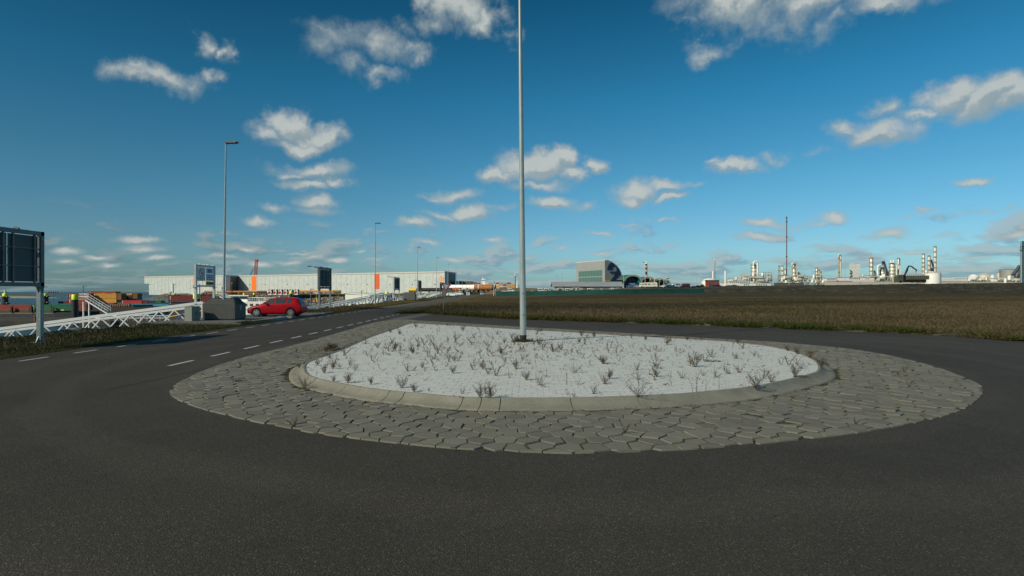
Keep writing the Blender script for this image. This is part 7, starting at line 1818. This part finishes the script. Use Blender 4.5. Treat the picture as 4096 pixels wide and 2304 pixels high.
# office and plant buildings
def bld(x0, y0, x1, D, dep, label, m_=None, wins=None, trim=None, cat='building'):
    t = T_('plant_building', (x0+x1)/2, D, label, cat, 'refinery buildings'); m = MB(); zbox(m, x0, y0, x1, D, dep); m.obj('wall', m_ or whitep, t)
    m = MB(); zbox(m, x0-.4, y0-.8, x1+.4, D-.3, dep+.6, Z_(y0, D)); m.obj('roof', trim or steel2, t)
    for (xa, ya, xb, yb, nn) in (wins or []):
        st_ = (xb-xa)/nn
        for k in range(nn): m = MB(); pbox(m, xa+k*st_, ya, xa+k*st_+st_*.62, yb, D-.1, .09); m.obj('window', glass, t)
    return t
bld(2880, 1125.5, 3012, 600, 20, 'long white office with a row of dark windows', wins=[(2882, 1129, 2914, 1132, 10), (2918, 1128.5, 3002, 1132, 10)])
bld(2962, 1133, 3084, 560, 15, 'lower white building right before the office', wins=[(2976, 1137, 3000, 1141, 3), (3025, 1137, 3072, 1140.5, 5)])
bld(2961, 1096, 2991, 690, 14, 'white stair block left of the first column', wins=[(2963, 1101, 2974, 1104, 1), (2963, 1110, 2974, 1113, 1)])
bld(3096, 1132.5, 3215, 560, 6, 'dark grey screen wall in front of the columns', mat('dark_screen', (0.09, 0.09, 0.085), .7), trim=dark)
bld(3306, 1115, 3346, 590, 20, 'white building left of the blue hall front', wins=[(3309, 1117.5, 3343, 1120, 6)], trim=brick_r)
t = bld(3347, 1110.3, 3497, 600, 20, 'long white building with thin red trim lines and blue lower front', wins=[(3398, 1113, 3443, 1117, 6), (3462, 1114, 3480, 1117, 2)], trim=mat('trim_red', (0.5, 0.03, 0.05), .5))
m = MB(); pbox(m, 3353, 1124.5, 3409, 1141, 599, .8); m.obj('blue_front', mat('front_blue', (0.02, 0.16, 0.42), .5), t); m = MB(); pbox(m, 3306, 1123, 3497, 1124.3, 589.6, .2); pbox(m, 3346.5, 1110, 3348, 1142, 589.6, .2); m.obj('red_trim', mat('trim_red_b', (0.5, 0.03, 0.05), .5), t)
t = T_('red_building', 2849, 300, 'open red and white garage building behind the dark bushes', 'building'); D3 = 300; m = MB(); zbox(m, 2821, 1121, 2833, D3, 6, 2); m.obj('red_wall', mat('brick_red_wall', (0.33, 0.06, 0.03), .7), t); m = MB(); zbox(m, 2833.3, 1124, 2877, D3+4, 3, 2); m.obj('white_wall', whitep, t); m = MB(); pbox(m, 2820, 1120, 2878, 1122.5, D3-.5, 8); m.obj('roof', dark, t)
t = T_('tractor_unit', 2855, 270, 'red truck with blue wheel hub beside the garage building', 'truck'); D3 = 270; m = MB(); pbox(m, 2838, 1131, 2878, 1140, D3, 2.4); m.obj('body', mat('truck_red', (0.40, 0.03, 0.02), .5), t)
for x in (2842, 2854, 2868): m = MB(); c = PX(x, 1139, D3-.1); m.tube(c, c+Vector((0, .3, 0)), .55, n=14); w = m.obj('wheel', rubber, t); m = MB(); m.tube(c-Vector((0, .04, 0)), c, .25, n=10); m.obj('hub', blue, w)
m = MB(); pbox(m, 2826, 1127, 2837.5, 1140, D3, 2.4); m.obj('cab', mat('truck_red2', (0.30, 0.03, 0.02), .5), t)
# pipe racks: frames with decks, pipes and drums, each block one thing
def rack(x0, x1, y0, y1, D, label, seed, m_=None, dense=1.0):
    t = T_('pipe_rack', (x0+x1)/2, D, label, 'pipe rack', 'pipe racks of the refinery'); rr = random.Random(seed); m_ = m_ or rackm; w = x1-x0
    m = MB(); nb = max(2, int(w/11)); lv = max(2, int((y1-y0)/6.5))
    for k in range(nb+1):
        x = x0+w*k/nb; yt = y0 + rr.choice((0, 0, 2, 5)); 
        for dd in (0, 6): m.tube((X_(x, D), D+dd, 0), PX(x, yt, D+dd)-Vector((0, 0, 0)), .28, n=4)
    for k in range(lv+1):
        y = y0+(y1-y0)*k/lv + rr.uniform(-.5, .5); a = x0 + (rr.uniform(0, w*.2) if k < 2 else 0); b = x1 - (rr.uniform(0, w*.25) if k < 2 else 0)
        pbox(m, a, y, b, y+.9, D, 6)
    m.obj('frame', m_, t); m = MB()
    for k in range(int(9*dense)):
        y = rr.uniform(y0+2, y1); a = rr.uniform(x0, x1-w*.3); b = min(x1, a+rr.uniform(w*.2, w*.6)); m.tube(PX(a, y, D-1-rr.random()*2), PX(b, y, D-1-rr.random()*2), rr.choice((.35, .5, .7)), n=7)
    for k in range(int(7*dense)): x = rr.uniform(x0, x1); ya = rr.uniform(y0, y1-4); m.tube(PX(x, ya, D-1.5), PX(x, ya+rr.uniform(5, 14), D-1.5), rr.choice((.3, .45)), n=6)
    m.obj('pipework', steel2, t)
    for k in range(int(4*dense)):
        x = rr.uniform(x0+4, x1-4); y = rr.uniform(y0+3, y1); r = rr.uniform(1.0, 1.9)
        m = MB()
        if rr.random() < .5: c = PX(x, y, D-3); m.tube(c, c+Vector((rr.uniform(3, 6), 0, 0)), r, n=12)
        else: m.lathe(PX(x, y+2, D-2), [(r*.8, 0), (r*.8, 3.5), (r*.5, 4.2), (.2, 4.5)], 10)
        m.obj('drum', whitep if rr.random() < .4 else steel, t)
rack(2905, 2962, 1112, 1126, 660, 'low pipe rack behind the white office roof', 1, dense=.7)
rack(2966, 3056, 1100, 1136, 650, 'pipe rack wrapped around the first column', 2)
rack(3050, 3088, 1088, 1136, 660, 'tall pipe rack right of the first white pipe', 3)
rack(3112, 3168, 1102, 1134, 650, 'pipe rack at the foot of the very tall stack', 4)
rack(3165, 3232, 1100, 1136, 655, 'pipe rack right of the very tall stack', 5, dense=1.3)
rack(3228, 3300, 1104, 1138, 650, 'pipe rack around the slim middle columns', 6, dense=1.2)
rack(3285, 3330, 1118, 1140, 640, 'low pipe rack left of the red-trimmed building', 7, dense=.8)
rack(3438, 3500, 1102, 1116, 680, 'pipe rack behind the red-trimmed roof', 8, dense=.8)
rack(3497, 3560, 1103, 1134, 650, 'pipe rack below the second white pipe bend', 9)
rack(3556, 3615, 1106, 1134, 650, 'pipe rack left of the crane truck', 10)
rack(3610, 3704, 1112, 1134, 680, 'pipe rack behind the crane truck', 11, dense=.6)
rack(3690, 3745, 1086, 1098, 690, 'rack above the large white tank', 12, dense=.7)
rack(3873, 4080, 1111, 1126, 560, 'long dark pipe rack at the right edge', 13, mat('rack_dark', (0.045, 0.05, 0.06), .6), dense=1.6)
t = T_('pipeline', 3820, 560, 'pale pipeline running right from the white tank', 'pipeline'); m = MB()
for y, a, b in ((1116, 3762, 3812), (1113, 3812, 3868), (1120, 3762, 3876), (1124, 3762, 3876)): m.tube(PX(a, y, 560), PX(b, y, 560), .5, n=8)
m.obj('pipe', whitep, t); m = MB()
for x in range(3764, 3876, 7): m.tube((X_(x, 561), 561, 0), PX(x, 1114, 561), .18, n=4)
m.obj('support', rackm, t)
t = T_('perimeter_wall', 3800, 520, 'pale low perimeter wall of the refinery', 'wall'); m = MB(); m.box((X_(3300, 520), 520, 0), (X_(4200, 520), 521, Z_(1127.5, 520))); m.obj('panel', mat('pale_wall', (0.45, 0.44, 0.38), .8), t); m = MB(); m.box((X_(3300, 520), 519.8, Z_(1127.5, 520)), (X_(4200, 520), 521.2, Z_(1126.8, 520))); m.obj('coping', whitep, t)
# dark blue-grey ship unloaders behind
for x0, y0, sc_, lab in ((3538, 1046, 1.0, 'dark blue loading crane between the steel columns'), (3727, 1040, .8, 'dark blue loading crane between the right-hand columns'), (3500, 1083, .45, 'small dark loading crane left of the second pipe bend')):
    t = T_('loading_crane', x0, 760, lab, 'crane', 'dark loading cranes'); m = MB(); 
    def lp(a, b): return PX(x0+a*sc_, y0+b*sc_, 760)
    m.tube(lp(-8, 2), lp(-6, 55), .8*sc_+.2, n=5); m.tube(lp(-8, 2), lp(-2, 0), 1.1*sc_+.2, n=5); m.tube(lp(-2, 0), lp(10, 40), 1.2*sc_+.2, n=5); m.obj('boom', navyst, t)
    m = MB(); m.box((lp(-6, 0).x, 758, lp(0, 58).z), (lp(16, 0).x, 764, lp(0, 40).z)); m.box((lp(0, 0).x, 759, 0), (lp(10, 0).x, 763, lp(0, 58).z)); m.obj('machine_house', navyst, t)
t = T_('steel_tower', 4100, 450, 'tall blue-grey clad tower cut by the right edge', 'tower'); m = MB(); m.prism([(X_(4083, 450), 450, 0), (X_(4083, 450)+22, 450, 0), (X_(4083, 450)+22, 450, Z_(964, 450)), (X_(4083, 450), 450, Z_(964, 450))], (18, 20, 0)); m.obj('wall', ribbed('blue_grey_cladding', (0.07, 0.14, 0.17), 0, .8, .4, .2, .2), t)
m = MB(); m.box((X_(4083, 450), 449.8, 0), (X_(4086, 450), 449.98, Z_(964.5, 450))); m.obj('corner_trim', steel2, t); m = MB(); pbox(m, 4079, 985, 4200, 986.2, 449.7, .2); pbox(m, 4079, 992, 4200, 993, 449.7, .2); pbox(m, 4075, 999, 4088, 1001, 449, .9); m.obj('band', dark, t)
t = T_('conveyor', 4068, 600, 'dark inclined conveyor leading to the blue-grey tower', 'conveyor'); m = MB(); m.path([PX(4050, 1100, 600), PX(4068, 1080, 600), PX(4079, 1062, 600)], 1.6, 4); m.obj('gallery', navyst, t); m = MB(); m.tube((X_(4060, 601), 601, 0), PX(4060, 1089, 601), .5, n=5); m.obj('leg', navyst, t)
# unused prototypes go
for pr in (wagon, van):
    if not pr.get('label'):
        def rm(o):
            for k in kids(o): rm(k)
            bpy.data.objects.remove(o)
        rm(pr)
